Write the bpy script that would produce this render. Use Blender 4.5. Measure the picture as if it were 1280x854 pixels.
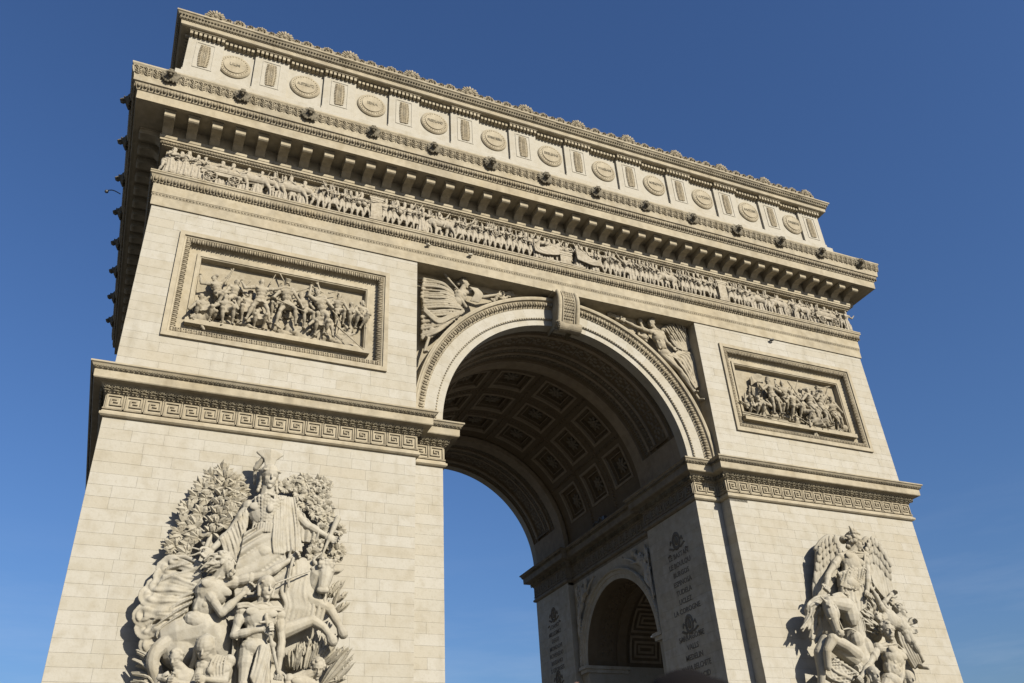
import bpy, math, random, time
import numpy as np
from mathutils import Vector, Matrix
T0 = time.time()
random.seed(7); RNG = np.random.default_rng(7)
SC = bpy.context.scene
for o in list(bpy.data.objects): bpy.data.objects.remove(o, do_unlink=True)
COL = SC.collection
PI = math.pi; R = math.radians

# ------------------------------------------------------------------ camera
YAW, PITCH, ROLL, FPX = 0.44612, 0.56381, -0.06264, 1057.28
def cam_axes():
    f = np.array([math.sin(YAW)*math.cos(PITCH), math.cos(YAW)*math.cos(PITCH), math.sin(PITCH)])
    r = np.array([math.cos(YAW), -math.sin(YAW), 0.0]); u = np.cross(r, f)
    c, s = math.cos(ROLL), math.sin(ROLL)
    return f, r*c+u*s, -r*s+u*c
f_, r_, u_ = cam_axes()
cam = bpy.data.cameras.new('camera'); camo = bpy.data.objects.new('camera', cam); COL.objects.link(camo)
camo.matrix_world = Matrix(((r_[0], u_[0], -f_[0], -20.224), (r_[1], u_[1], -f_[1], -34.806), (r_[2], u_[2], -f_[2], 1.6), (0, 0, 0, 1)))
cam.sensor_width = 36; cam.lens = 36*FPX/1280; cam.clip_start = .05; cam.clip_end = 6000
cam.dof.use_dof = True; cam.dof.focus_distance = 46; cam.dof.aperture_fstop = 4.0
SC.camera = camo
# ------------------------------------------------------------------ light
SUN_AZ, SUN_EL = 20.0, 26.5            # degrees to the right of the facade's normal, above the horizon
sd = Vector((math.sin(R(SUN_AZ))*math.cos(R(SUN_EL)), -math.cos(R(SUN_AZ))*math.cos(R(SUN_EL)), math.sin(R(SUN_EL))))
sun = bpy.data.lights.new('sun', 'SUN'); sun.energy = 5.0; sun.angle = R(.53); sun.color = (1.0, .93, .80)
suno = bpy.data.objects.new('sun', sun); COL.objects.link(suno)
suno.rotation_euler = sd.to_track_quat('Z', 'Y').to_euler(); suno.location = sd*200
w = bpy.data.worlds.new('World'); SC.world = w; w.use_nodes = True
nt = w.node_tree; nt.nodes.clear()
sky = nt.nodes.new('ShaderNodeTexSky'); sky.sky_type = 'NISHITA'; sky.sun_disc = False
sky.sun_elevation = R(SUN_EL); sky.sun_rotation = math.atan2(sd.x, sd.y)
sky.altitude = 50; sky.air_density = 1.5; sky.dust_density = 1.0; sky.ozone_density = 10
bg = nt.nodes.new('ShaderNodeBackground'); bg.inputs['Strength'].default_value = .058
out = nt.nodes.new('ShaderNodeOutputWorld')
tint = nt.nodes.new('ShaderNodeMix'); tint.data_type = 'RGBA'; tint.blend_type = 'MULTIPLY'; tint.inputs[0].default_value = 1.0; tint.inputs[7].default_value = (1.06, .965, 1.05, 1)
nt.links.new(sky.outputs[0], tint.inputs[6])
wtc = nt.nodes.new('ShaderNodeTexCoord'); wmp = nt.nodes.new('ShaderNodeMapping'); wmp.inputs['Scale'].default_value = (2.2, 2.2, 16)
wn = nt.nodes.new('ShaderNodeTexNoise'); wn.inputs['Scale'].default_value = 1.6; wn.inputs['Detail'].default_value = 7; wn.inputs['Roughness'].default_value = .62
wr = nt.nodes.new('ShaderNodeMapRange'); wr.inputs[1].default_value = .46; wr.inputs[2].default_value = .80; wr.inputs[3].default_value = 0; wr.inputs[4].default_value = .13
sep = nt.nodes.new('ShaderNodeSeparateXYZ'); lowf = nt.nodes.new('ShaderNodeMapRange'); lowf.inputs[1].default_value = .34; lowf.inputs[2].default_value = .16; lowf.inputs[3].default_value = 0; lowf.inputs[4].default_value = 1
wm = nt.nodes.new('ShaderNodeMath'); wm.operation = 'MULTIPLY'; cir = nt.nodes.new('ShaderNodeMix'); cir.data_type = 'RGBA'; cir.inputs[7].default_value = (7.5, 7.9, 8.6, 1)
nt.links.new(wtc.outputs['Generated'], wmp.inputs[0]); nt.links.new(wmp.outputs[0], wn.inputs[0]); nt.links.new(wn.outputs[0], wr.inputs[0])
nt.links.new(wtc.outputs['Generated'], sep.inputs[0]); nt.links.new(sep.outputs[2], lowf.inputs[0]); nt.links.new(wr.outputs[0], wm.inputs[0]); nt.links.new(lowf.outputs[0], wm.inputs[1])
nt.links.new(wm.outputs[0], cir.inputs[0]); nt.links.new(tint.outputs[2], cir.inputs[6]); nt.links.new(cir.outputs[2], bg.inputs[0]); nt.links.new(bg.outputs[0], out.inputs[0])
SC.view_settings.view_transform = 'Standard'; SC.view_settings.look = 'None'; SC.view_settings.exposure = .9; SC.view_settings.gamma = 1
SC.cycles.max_bounces = 6; SC.cycles.diffuse_bounces = 4; SC.cycles.use_denoising = True

# ------------------------------------------------------------------ materials
def mat(name):
    m = bpy.data.materials.new(name); m.use_nodes = True
    return m, m.node_tree, m.node_tree.nodes['Principled BSDF']
def stone(name, col, tonevar=.16, streak=.25, speck=.12, grime=0.0, grimecol=(.06, .05, .035), rough=.85, bump=.25, scale=1.0):
    m, t, b = mat(name); N = t.nodes; L = t.links
    tc = N.new('ShaderNodeTexCoord')
    def noise(sc, det, vec=None, stretch=None):
        n = N.new('ShaderNodeTexNoise'); n.inputs['Scale'].default_value = sc; n.inputs['Detail'].default_value = det
        if stretch:
            mp = N.new('ShaderNodeMapping'); mp.inputs['Scale'].default_value = stretch
            L.new(tc.outputs['Object'], mp.inputs[0]); L.new(mp.outputs[0], n.inputs[0])
        else: L.new(tc.outputs['Object'], n.inputs[0])
        return n
    def ramp(src, lo, hi):
        r = N.new('ShaderNodeMapRange'); r.inputs[1].default_value = lo; r.inputs[2].default_value = hi
        L.new(src, r.inputs[0]); return r.outputs[0]
    def mixc(a, bcol, fac, mode='MIX'):
        x = N.new('ShaderNodeMix'); x.data_type = 'RGBA'; x.blend_type = mode
        if isinstance(a, tuple): x.inputs[6].default_value = a+(1,)
        else: L.new(a, x.inputs[6])
        if isinstance(bcol, tuple): x.inputs[7].default_value = bcol+(1,)
        else: L.new(bcol, x.inputs[7])
        if isinstance(fac, float): x.inputs[0].default_value = fac
        else: L.new(fac, x.inputs[0])
        return x.outputs[2]
    def mul(a, k):
        x = N.new('ShaderNodeMath'); x.operation = 'MULTIPLY'; L.new(a, x.inputs[0])
        if isinstance(k, float): x.inputs[1].default_value = k
        else: L.new(k, x.inputs[1])
        return x.outputs[0]
    at = N.new('ShaderNodeAttribute'); at.attribute_name = 'tone'
    oc = (col[0]*.93, col[1]*.84, col[2]*.68); pale = tuple(min(.8, c*1.10) for c in (col[0], col[1]*1.02, col[2]*1.08))
    c = mixc(col, oc, mul(ramp(at.outputs['Fac'], .45, 1.0), tonevar*1.25))
    c = mixc(c, pale, mul(ramp(at.outputs['Fac'], .4, 0.0), .55))
    big = noise(.22*scale, 3); c = mixc(c, oc, mul(ramp(big.outputs[0], .5, .75), .35))
    med = noise(1.7*scale, 6); c = mixc(c, (col[0]*.76, col[1]*.71, col[2]*.60), mul(ramp(med.outputs[0], .47, .78), .6)); m2_ = noise(5.5*scale, 8); c = mixc(c, (col[0]*.72, col[1]*.69, col[2]*.62), mul(ramp(m2_.outputs[0], .55, .75), .35))
    st = noise(1.0*scale, 5, stretch=(2.2, 2.2, .16)); c = mixc(c, (col[0]*.55, col[1]*.52, col[2]*.47), mul(ramp(st.outputs[0], .56, .8), streak))
    sp = noise(14*scale, 3); c = mixc(c, (col[0]*.6, col[1]*.57, col[2]*.5), mul(ramp(sp.outputs[0], .58, .74), speck*2))
    if grime > 0:
        g = noise(2.6*scale, 7); g2 = noise(.35*scale, 3)
        gs = N.new('ShaderNodeMath'); gs.operation = 'ADD'; L.new(g.outputs[0], gs.inputs[0]); L.new(g2.outputs[0], gs.inputs[1])
        c = mixc(c, grimecol, mul(ramp(gs.outputs[0], .82, 1.25), grime))
    L.new(c, b.inputs['Base Color']); b.inputs['Roughness'].default_value = rough
    b.inputs['Specular IOR Level'].default_value = .25
    fine = noise(9*scale, 8); bp = N.new('ShaderNodeBump'); bp.inputs['Strength'].default_value = bump; bp.inputs['Distance'].default_value = .03
    L.new(fine.outputs[0], bp.inputs['Height']); L.new(bp.outputs[0], b.inputs['Normal'])
    return m
CR = (.268, .250, .207)
M = {}
M['ashlar'] = stone('ashlar_limestone', CR)
M['trim'] = stone('dressed_limestone', (0.271, 0.237, 0.171), streak=.55, grime=.3)
M['carved'] = stone('weathered_carved_limestone', (0.235, 0.202, 0.142), streak=.3, grime=.6, bump=.4)
M['dirty'] = stone('lichen_stained_limestone', (0.171, 0.148, 0.102), streak=.4, grime=.85, grimecol=(.045, .04, .03), bump=.5)
M['relief'] = stone('relief_limestone', (0.235, 0.206, 0.150), tonevar=.05, streak=.2, grime=.25, scale=2.0, bump=.3)
M['statue'] = stone('statue_limestone', (0.265, 0.243, 0.192), tonevar=.05, streak=.25, grime=.18, scale=1.6, bump=.3)
M['vault'] = stone('shade_dark_vault_limestone', (0.116, 0.090, 0.058), streak=.3, grime=.5, grimecol=(.08, .06, .035))  # base colour darkened to deepen the vault's shade, plus grime noise
M['inner'] = stone('shade_lifted_wall_limestone', (0.343, 0.319, 0.264), streak=.45, grime=.25)  # same stone as the ashlar, colour lightened to lift the shaded inner walls
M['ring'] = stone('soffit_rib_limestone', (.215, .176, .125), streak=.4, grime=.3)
M['shadetrim'] = stone('shade_dark_trim_limestone', (0.175, 0.152, 0.115), streak=.4, grime=.5)  # trim stone with the shade under the arch put into its colour
M['letter'] = stone('incised_letter_stone', (.125, .112, .09), grime=.2)
M['frieze'] = stone('frieze_limestone', (0.267, 0.236, 0.180), tonevar=.05, streak=.25, grime=.4, scale=2.5)
def plain(name, col, rough=.5, metal=0.0, var=.15, sc=30.0, spec=.5):
    m, t, b = mat(name); N = t.nodes; L = t.links
    tc = N.new('ShaderNodeTexCoord'); n = N.new('ShaderNodeTexNoise'); n.inputs['Scale'].default_value = sc; n.inputs['Detail'].default_value = 5
    L.new(tc.outputs['Object'], n.inputs[0])
    x = N.new('ShaderNodeMix'); x.data_type = 'RGBA'; x.inputs[6].default_value = tuple(c*(1-var) for c in col)+(1,); x.inputs[7].default_value = tuple(min(1, c*(1+var)) for c in col)+(1,)
    L.new(n.outputs[0], x.inputs[0]); L.new(x.outputs[2], b.inputs['Base Color'])
    b.inputs['Roughness'].default_value = rough; b.inputs['Metallic'].default_value = metal; b.inputs['Specular IOR Level'].default_value = spec
    return m
M['beige'] = plain('beige_painted_metal', (.36, .33, .26), .5)
M['metal'] = plain('painted_metal', (.30, .29, .27), .45, .2)
M['darkmetal'] = plain('dark_metal', (.05, .05, .05), .5, .3)
M['whitemetal'] = plain('white_metal', (.62, .60, .54), .4)
M['skin'] = plain('skin', (.50, .27, .19), .5, 0, .1)
M['hair'] = plain('dark_hair', (.006, .005, .005), .95, 0, .4, 200, .08)
M['cloth'] = plain('dark_jacket_cloth', (.03, .035, .05), .9, 0, .2, 60)
M['trouser'] = plain('trouser_cloth', (.05, .06, .09), .9, 0, .2, 60)
M['paving'] = plain('asphalt_and_setts', (.080, .072, .060), .8, 0, .2, .6)

# ------------------------------------------------------------------ mesh helpers
class MB:
    def __init__(s): s.v = []; s.f = []; s.t = []; s.n = 0
    def add(s, v, f, tone=None):
        v = np.asarray(v, float).reshape(-1, 3); s.v.append(v)
        n = s.n
        s.f.extend([tuple(i+n for i in q) for q in f]); s.n += len(v)
        s.t.extend([.3 if tone is None else tone]*len(f))
    def box(s, x0, x1, y0, y1, z0, z1, tone=None):
        v = [(x, y, z) for z in (z0, z1) for y in (y0, y1) for x in (x0, x1)]
        s.add(v, [(0, 2, 3, 1), (4, 5, 7, 6), (0, 1, 5, 4), (2, 6, 7, 3), (0, 4, 6, 2), (1, 3, 7, 5)], tone)
    def mesh(s, name, mt, smooth=False):
        me = bpy.data.meshes.new(name)
        v = np.concatenate(s.v) if s.v else np.zeros((0, 3))
        used = np.zeros(len(v), bool); used[[i for q in s.f for i in q]] = True
        if not used.all():
            mp = np.cumsum(used)-1; v = v[used]; s.f = [tuple(int(mp[i]) for i in q) for q in s.f]
        me.from_pydata(v.tolist(), [], s.f); me.materials.append(mt)
        a = me.attributes.new('tone', 'FLOAT', 'FACE'); a.data.foreach_set('value', np.array(s.t, dtype=np.float32))
        if smooth: me.polygons.foreach_set('use_smooth', [True]*len(me.polygons))
        me.update(); return me
    def build(s, name, mt, parent=None, kind=None, label=None, smooth=False):
        return obj(name, s.mesh(name, mt, smooth), parent, kind, label)
def obj(name, me, parent=None, kind=None, label=None, cat=None, group=None, loc=None, mat4=None):
    o = bpy.data.objects.new(name, me); COL.objects.link(o)
    if parent is not None: o.parent = parent
    if mat4 is not None: o.matrix_local = mat4
    elif loc is not None: o.location = loc
    if kind: o['kind'] = kind
    if label: o['label'] = label
    if cat: o['category'] = cat
    if group: o['group'] = group
    return o
def thing(name, label, cat, group=None, loc=(0, 0, 0)):
    return obj(name, None, label=label, cat=cat, group=group, loc=loc)

def V(*a): return np.array(a, float)
def nrm(v): v = np.asarray(v, float); l = np.linalg.norm(v); return v/l if l > 1e-9 else v
def perp(d):
    d = nrm(d); a = V(0, 0, 1) if abs(d[2]) < .9 else V(1, 0, 0)
    x = nrm(np.cross(d, a)); return x, np.cross(d, x)
def tcap(mb, p0, p1, r0, r1=None, n=9, tone=None):
    r1 = r0 if r1 is None else r1
    p0 = np.asarray(p0, float); p1 = np.asarray(p1, float); d = p1-p0; L = np.linalg.norm(d)
    if L < 1e-6: return ell(mb, p0, (r0, r0, r0))
    d = d/L; x, y = perp(d)
    rows = []
    for a in (-75, -45, 0): rows.append((p0+d*r0*math.sin(R(a)), r0*math.cos(R(a))))
    for a in (0, 45, 75): rows.append((p1+d*r1*math.sin(R(a)), r1*math.cos(R(a))))
    ring(mb, rows, x, y, n, tone)
def ring(mb, rows, x, y, n, tone=None):
    vs = []; fs = []
    an = [2*PI*i/n for i in range(n)]
    for c, r in rows:
        for a in an: vs.append(c+x*math.cos(a)*r+y*math.sin(a)*r)
    m = len(rows)
    for j in range(m-1):
        for i in range(n): fs.append((j*n+i, j*n+(i+1) % n, (j+1)*n+(i+1) % n, (j+1)*n+i))
    fs.append(tuple(range(n-1, -1, -1))); fs.append(tuple((m-1)*n+i for i in range(n)))
    mb.add(vs, fs, tone)
def tube(mb, pts, r0, r1=None, n=8, tone=None):
    r1 = r0 if r1 is None else r1; k = len(pts)-1
    for i in range(k):
        a = r0+(r1-r0)*i/k; b = r0+(r1-r0)*(i+1)/k
        tcap(mb, pts[i], pts[i+1], a, b, n, tone)
_U = {}
def usphere(n, m):
    if (n, m) not in _U:
        v = [(0, 0, -1)]+[(math.cos(2*PI*i/n)*math.cos(b), math.sin(2*PI*i/n)*math.cos(b), math.sin(b)) for b in [-PI/2+PI*j/m for j in range(1, m)] for i in range(n)]+[(0, 0, 1)]
        f = [(0, 1+(i+1) % n, 1+i) for i in range(n)]
        for j in range(m-2):
            for i in range(n): a = 1+j*n; f.append((a+i, a+(i+1) % n, a+n+(i+1) % n, a+n+i))
        a = 1+(m-2)*n; f += [(a+i, a+(i+1) % n, len(v)-1) for i in range(n)]
        _U[(n, m)] = (np.array(v), f)
    return _U[(n, m)]
def ell(mb, c, r, ax=None, n=10, m=7, tone=None):
    v, f = usphere(n, m); v = v*np.array(r, float)
    if ax is not None: v = v @ np.array(ax, float)      # rows are the axes
    mb.add(v+np.asarray(c, float), f, tone)
def smoothpts(P, k=6):
    P = [np.asarray(p, float) for p in P]; out = []
    for i in range(len(P)-1):
        a = P[max(0, i-1)]; b = P[i]; c = P[i+1]; d = P[min(len(P)-1, i+2)]
        for j in range(k):
            t = j/k; out.append(.5*((2*b)+(-a+c)*t+(2*a-5*b+4*c-d)*t*t+(-a+3*b-3*c+d)*t**3))
    out.append(P[-1]); return np.array(out)
def resamp(P, n):
    P = smoothpts(P, 8) if len(P) > 2 else np.array([np.asarray(p, float) for p in P])
    s = np.r_[0, np.cumsum(np.linalg.norm(np.diff(P, axis=0), axis=1))]; u = np.linspace(0, s[-1], n)
    return np.stack([np.interp(u, s, P[:, k]) for k in range(3)], 1)
def sheet(mb, A, B, folds=6, amp=.08, thick=.12, nrmv=(0, -1, 0), along='A', nu=None, nv=8, sharp=1.0, sag=0.0, phase=0.0, drift=0.0):
    """closed pleated sheet between polylines A and B; the pleats run from A to B, counted along A"""
    nu = nu or max(10, folds*7); A = resamp(A, nu); B = resamp(B, nu); nv2 = nv+1
    N_ = nrm(nrmv); top = np.zeros((nu, nv2, 3)); bot = np.zeros((nu, nv2, 3))
    for j in range(nv2):
        t = j/nv
        for i in range(nu):
            u = i/(nu-1); ph = PI*(folds*(u+drift*t))+phase+.9*math.sin(4.1*u+2.3*t+folds)+.5*math.sin(9*u-3.1*t)
            w_ = abs(math.sin(ph))**.75*2-1; w_ *= .75+.5*math.sin(7*u+4*t+phase)
            p = A[i]*(1-t)+B[i]*t+V(0, 0, -1)*sag*4*t*(1-t)
            q = p+N_*amp*w_*(.6+.4*math.sin(PI*min(1, t+.3)))
            top[i, j] = q+N_*thick*.5; bot[i, j] = p-N_*thick*.5-N_*amp*.6
    vs = np.concatenate([top.reshape(-1, 3), bot.reshape(-1, 3)]); o = nu*nv2; fs = []
    I = lambda i, j: i*nv2+j
    for i in range(nu-1):
        for j in range(nv):
            fs.append((I(i, j), I(i+1, j), I(i+1, j+1), I(i, j+1))); fs.append((o+I(i, j), o+I(i, j+1), o+I(i+1, j+1), o+I(i+1, j)))
    for i in range(nu-1):
        fs.append((I(i, 0), o+I(i, 0), o+I(i+1, 0), I(i+1, 0))); fs.append((I(i, nv), I(i+1, nv), o+I(i+1, nv), o+I(i, nv)))
    for j in range(nv):
        fs.append((I(0, j), I(0, j+1), o+I(0, j+1), o+I(0, j))); fs.append((I(nu-1, j), o+I(nu-1, j), o+I(nu-1, j+1), I(nu-1, j+1)))
    mb.add(vs, fs)
def loft(mb, C, rad, ref=(0, -1, 0), n=20, pleat=0, amp=0.0, twist=0.0):
    """closed pleated tube through the points C with (side, front) radii"""
    C = [np.asarray(c, float) for c in C]; vs = []; fs = []
    for k, c in enumerate(C):
        d = nrm(C[min(k+1, len(C)-1)]-C[max(k-1, 0)]); x = nrm(np.cross(d, ref)); y = np.cross(x, d)
        a, b = rad[k]
        for i in range(n):
            th = 2*PI*i/n; q = 1+amp*math.sin(pleat*th+twist*k)*min(1, k/2)
            vs.append(c+x*math.cos(th)*a*q+y*math.sin(th)*b*q)
    m = len(C)
    for j in range(m-1):
        for i in range(n): fs.append((j*n+i, j*n+(i+1) % n, (j+1)*n+(i+1) % n, (j+1)*n+i))
    fs.append(tuple(range(n-1, -1, -1))); fs.append(tuple((m-1)*n+i for i in range(n)))
    mb.add(vs, fs)
def blade(mb, a, b, w_=.12, t=.03, nv=(0, -1, 0), tone=None):
    a = np.asarray(a, float); b = np.asarray(b, float); d = b-a; s = nrm(np.cross(d, nv))*w_*.5; N_ = nrm(nv)*t
    m1 = a+d*.3; m2 = a+d*.65
    vs = [a-s*.35, a+s*.35, m1-s+N_*.3, m1+s+N_*.3, m2-s*.85+N_*.4, m2+s*.85+N_*.4, b, a+N_, m1+N_*2.2, m2+N_*2.2]
    mb.add(vs, [(0, 7, 8, 2), (7, 1, 3, 8), (2, 8, 9, 4), (8, 3, 5, 9), (4, 9, 6), (9, 5, 6), (1, 0, 2, 3), (3, 2, 4, 5), (5, 4, 6)], tone)
def prof_ring(mb, poly, prof, tone=None, closed=True, edges=None):
    """sweep profile [(outward, z)] round a rectilinear counter-clockwise plan"""
    P = [np.array(p, float) for p in poly]; n = len(P); nn = []
    for i in range(n):
        e0 = nrm(P[i]-P[i-1]); e1 = nrm(P[(i+1) % n]-P[i])
        if not closed and i == 0: e0 = e1
        if not closed and i == n-1: e1 = e0
        a = np.array((e0[1], -e0[0])); b = np.array((e1[1], -e1[0]))
        nn.append(a if abs(a@b-1) < 1e-6 else a+b)
    vs = [(P[i][0]+nn[i][0]*d, P[i][1]+nn[i][1]*d, z) for d, z in prof for i in range(n)]
    fs = []; m = len(prof)
    for j in range(m-1):
        for i in (edges if edges is not None else range(n if closed else n-1)):
            k = (i+1) % n; fs.append((j*n+i, j*n+k, (j+1)*n+k, (j+1)*n+i))
    mb.add(vs, fs, tone)
def remesh(mb, vox, name, mt, parent=None, label=None, smooth=2, fac=.5, kind=None):
    """one continuous carved surface out of the overlapping masses in mb"""
    me = mb.mesh('t', mt); o = bpy.data.objects.new('t', me); COL.objects.link(o)
    r = o.modifiers.new('r', 'REMESH'); r.mode = 'VOXEL'; r.voxel_size = vox; r.use_smooth_shade = True
    if smooth:
        s = o.modifiers.new('s', 'SMOOTH'); s.iterations = smooth; s.factor = fac
    dg = bpy.context.evaluated_depsgraph_get(); nm = bpy.data.meshes.new_from_object(o.evaluated_get(dg)); nm.name = name
    bpy.data.objects.remove(o, do_unlink=True); bpy.data.meshes.remove(me)
    nm.materials.clear(); nm.materials.append(mt)
    if parent is None and label is None and kind is None: return nm
    return obj(name, nm, parent, kind, label)

# ------------------------------------------------------------------ figures (all joints in metres, a = picture-left side)
def head(mb, c, H, f, up=(0, 0, 1), hair='short', face=True, rg=None):
    rg = rg or random; c = np.asarray(c, float); f = nrm(f); s = nrm(np.cross(f, up)); u = np.cross(s, f); A = (s, f, u)
    P = lambda a, b, d: c+(s*a+f*b+u*d)*H
    ell(mb, P(0, -.05, .12), (.33*H, .40*H, .38*H), A, 12, 9)
    ell(mb, P(0, .12, -.14), (.25*H, .26*H, .29*H), A, 12, 8); ell(mb, P(0, .15, -.30), (.17*H, .18*H, .16*H), A, 10, 7)
    ell(mb, P(0, .27, -.41), (.10*H, .09*H, .075*H), A)
    if face:
        tcap(mb, P(0, .345, .13), P(0, .435, -.07), .032*H, .052*H, 7)
        tube(mb, [P(-.22, .22, .12), P(-.1, .315, .155), P(0, .32, .13), P(.1, .315, .155), P(.22, .22, .12)], .042*H, None, 7)
        for k in (-1, 1):
            ell(mb, P(.15*k, .23, -.08), (.09*H, .09*H, .10*H), A); ell(mb, P(.125*k, .30, .065), (.06*H, .028*H, .028*H), A)
            ell(mb, P(.33*k, -.02, .0), (.05*H, .10*H, .13*H), A)
        tcap(mb, P(-.075, .345, -.20), P(.075, .345, -.20), .030*H, None, 6); tcap(mb, P(-.05, .34, -.255), P(.05, .34, -.255), .032*H, None, 6)
    if hair in ('curls', 'long', 'beard', 'bun'):
        for _ in range(60 if face else 24):
            th = rg.uniform(-PI, PI); ph = rg.uniform(-.2, 1.5)
            d = V(math.sin(th)*math.cos(ph), math.cos(th)*math.cos(ph), math.sin(ph))
            if d[1] > .35 and ph < .85: continue
            ell(mb, P(d[0]*.34, -.05+d[1]*.40, .14+d[2]*.36), (.10*H, .10*H, .085*H), A, 7, 5)
    if hair == 'short': ell(mb, P(0, -.10, .19), (.36*H, .40*H, .36*H), A)
    if hair == 'beard':
        for _ in range(16): ell(mb, P(rg.uniform(-.2, .2), rg.uniform(.15, .38), rg.uniform(-.55, -.32)), (.08*H, .08*H, .10*H), A, 7, 5)
    if hair == 'cap':
        ell(mb, P(0, -.05, .20), (.37*H, .44*H, .38*H), A, 14, 9); tcap(mb, P(-.3, .22, .22), P(.3, .22, .22), .06*H)
        for k in (-1, 1): tcap(mb, P(.34*k, .02, .1), P(.3*k, .05, -.3), .07*H)
    if hair == 'shako':
        vs = [(P(0, -.05, .22), .36*H), (P(0, -.06, .8), .42*H)]; ring(mb, vs, s, f, 10); tcap(mb, P(-.15, .38, .22), P(.15, .38, .22), .07*H)
    if hair == 'bicorne': ell(mb, P(0, -.02, .36), (.75*H, .22*H, .30*H), A)
    if hair == 'helmet':
        ell(mb, P(0, -.06, .18), (.38*H, .46*H, .40*H), A, 14, 9); tcap(mb, P(-.28, .28, .25), P(.28, .28, .25), .06*H)
    if hair == 'plume':
        ell(mb, P(0, -.06, .18), (.38*H, .46*H, .40*H), A); tube(mb, [P(0, .2, .5), P(0, -.05, .72), P(0, -.35, .6), P(0, -.5, .2)], .12*H, .10*H)
    if hair == 'veil':
        ell(mb, P(0, -.08, .14), (.42*H, .46*H, .46*H), A, 14, 9)
        for k in range(4): tube(mb, [P(-.36, .1-.1*k, .1+.1*k), P(0, .2-.16*k, .42+.05*k), P(.36, .1-.1*k, .1+.1*k)], .05*H)
        for k in (-1, 1): tube(mb, [P(.34*k, 0, .1), P(.36*k, -.05, -.3), P(.5*k, -.1, -.7)], .12*H, .16*H)
    if hair == 'bun':
        ell(mb, P(0, -.55, .05), (.22*H, .22*H, .22*H), A)
def hand(mb, w0, d, H, curl=.4, pn=(0, -1, 0), side=1, fine=True):
    d = nrm(d); pn = nrm(np.asarray(pn, float)-d*(np.asarray(pn, float)@d)); s = np.cross(d, pn)*side
    c = w0+d*.20*H; ell(mb, c, (.18*H, .24*H, .085*H), (s, d, pn))
    if not fine: ell(mb, w0+d*.42*H, (.15*H, .2*H, .08*H), (s, d, pn)); return
    for k, (o, L) in enumerate(((-.135, .30), (-.045, .36), (.05, .34), (.135, .26))):
        a = w0+d*.38*H+s*o*H; b = a+(d*math.cos(curl)+pn*math.sin(curl)*.9)*L*.5*H
        e = b+(d*math.cos(curl*2.3)+pn*math.sin(curl*2.3))*L*.5*H
        tcap(mb, a, b, .052*H, .048*H, 6); tcap(mb, b, e, .048*H, .04*H, 6)
    a = w0+d*.12*H-s*.15*H; b = a+(d*.6-s*.6+pn*.3)*.22*H; tcap(mb, a, b, .065*H, .055*H, 6); tcap(mb, b, b+(d*.8+pn*.4)*.16*H, .055*H, .045*H, 6)
def limb(mb, a, b, r0, r1, bulge, H, dirv=None, n=10):
    tcap(mb, a, b, r0, r1, n); m = a+(b-a)*.35
    d = nrm(b-a); x, y = perp(d)
    if dirv is not None: m = m+np.asarray(dirv)*r0*.25
    ell(mb, m, (bulge, bulge, np.linalg.norm(b-a)*.36), (x, y, d))
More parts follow.
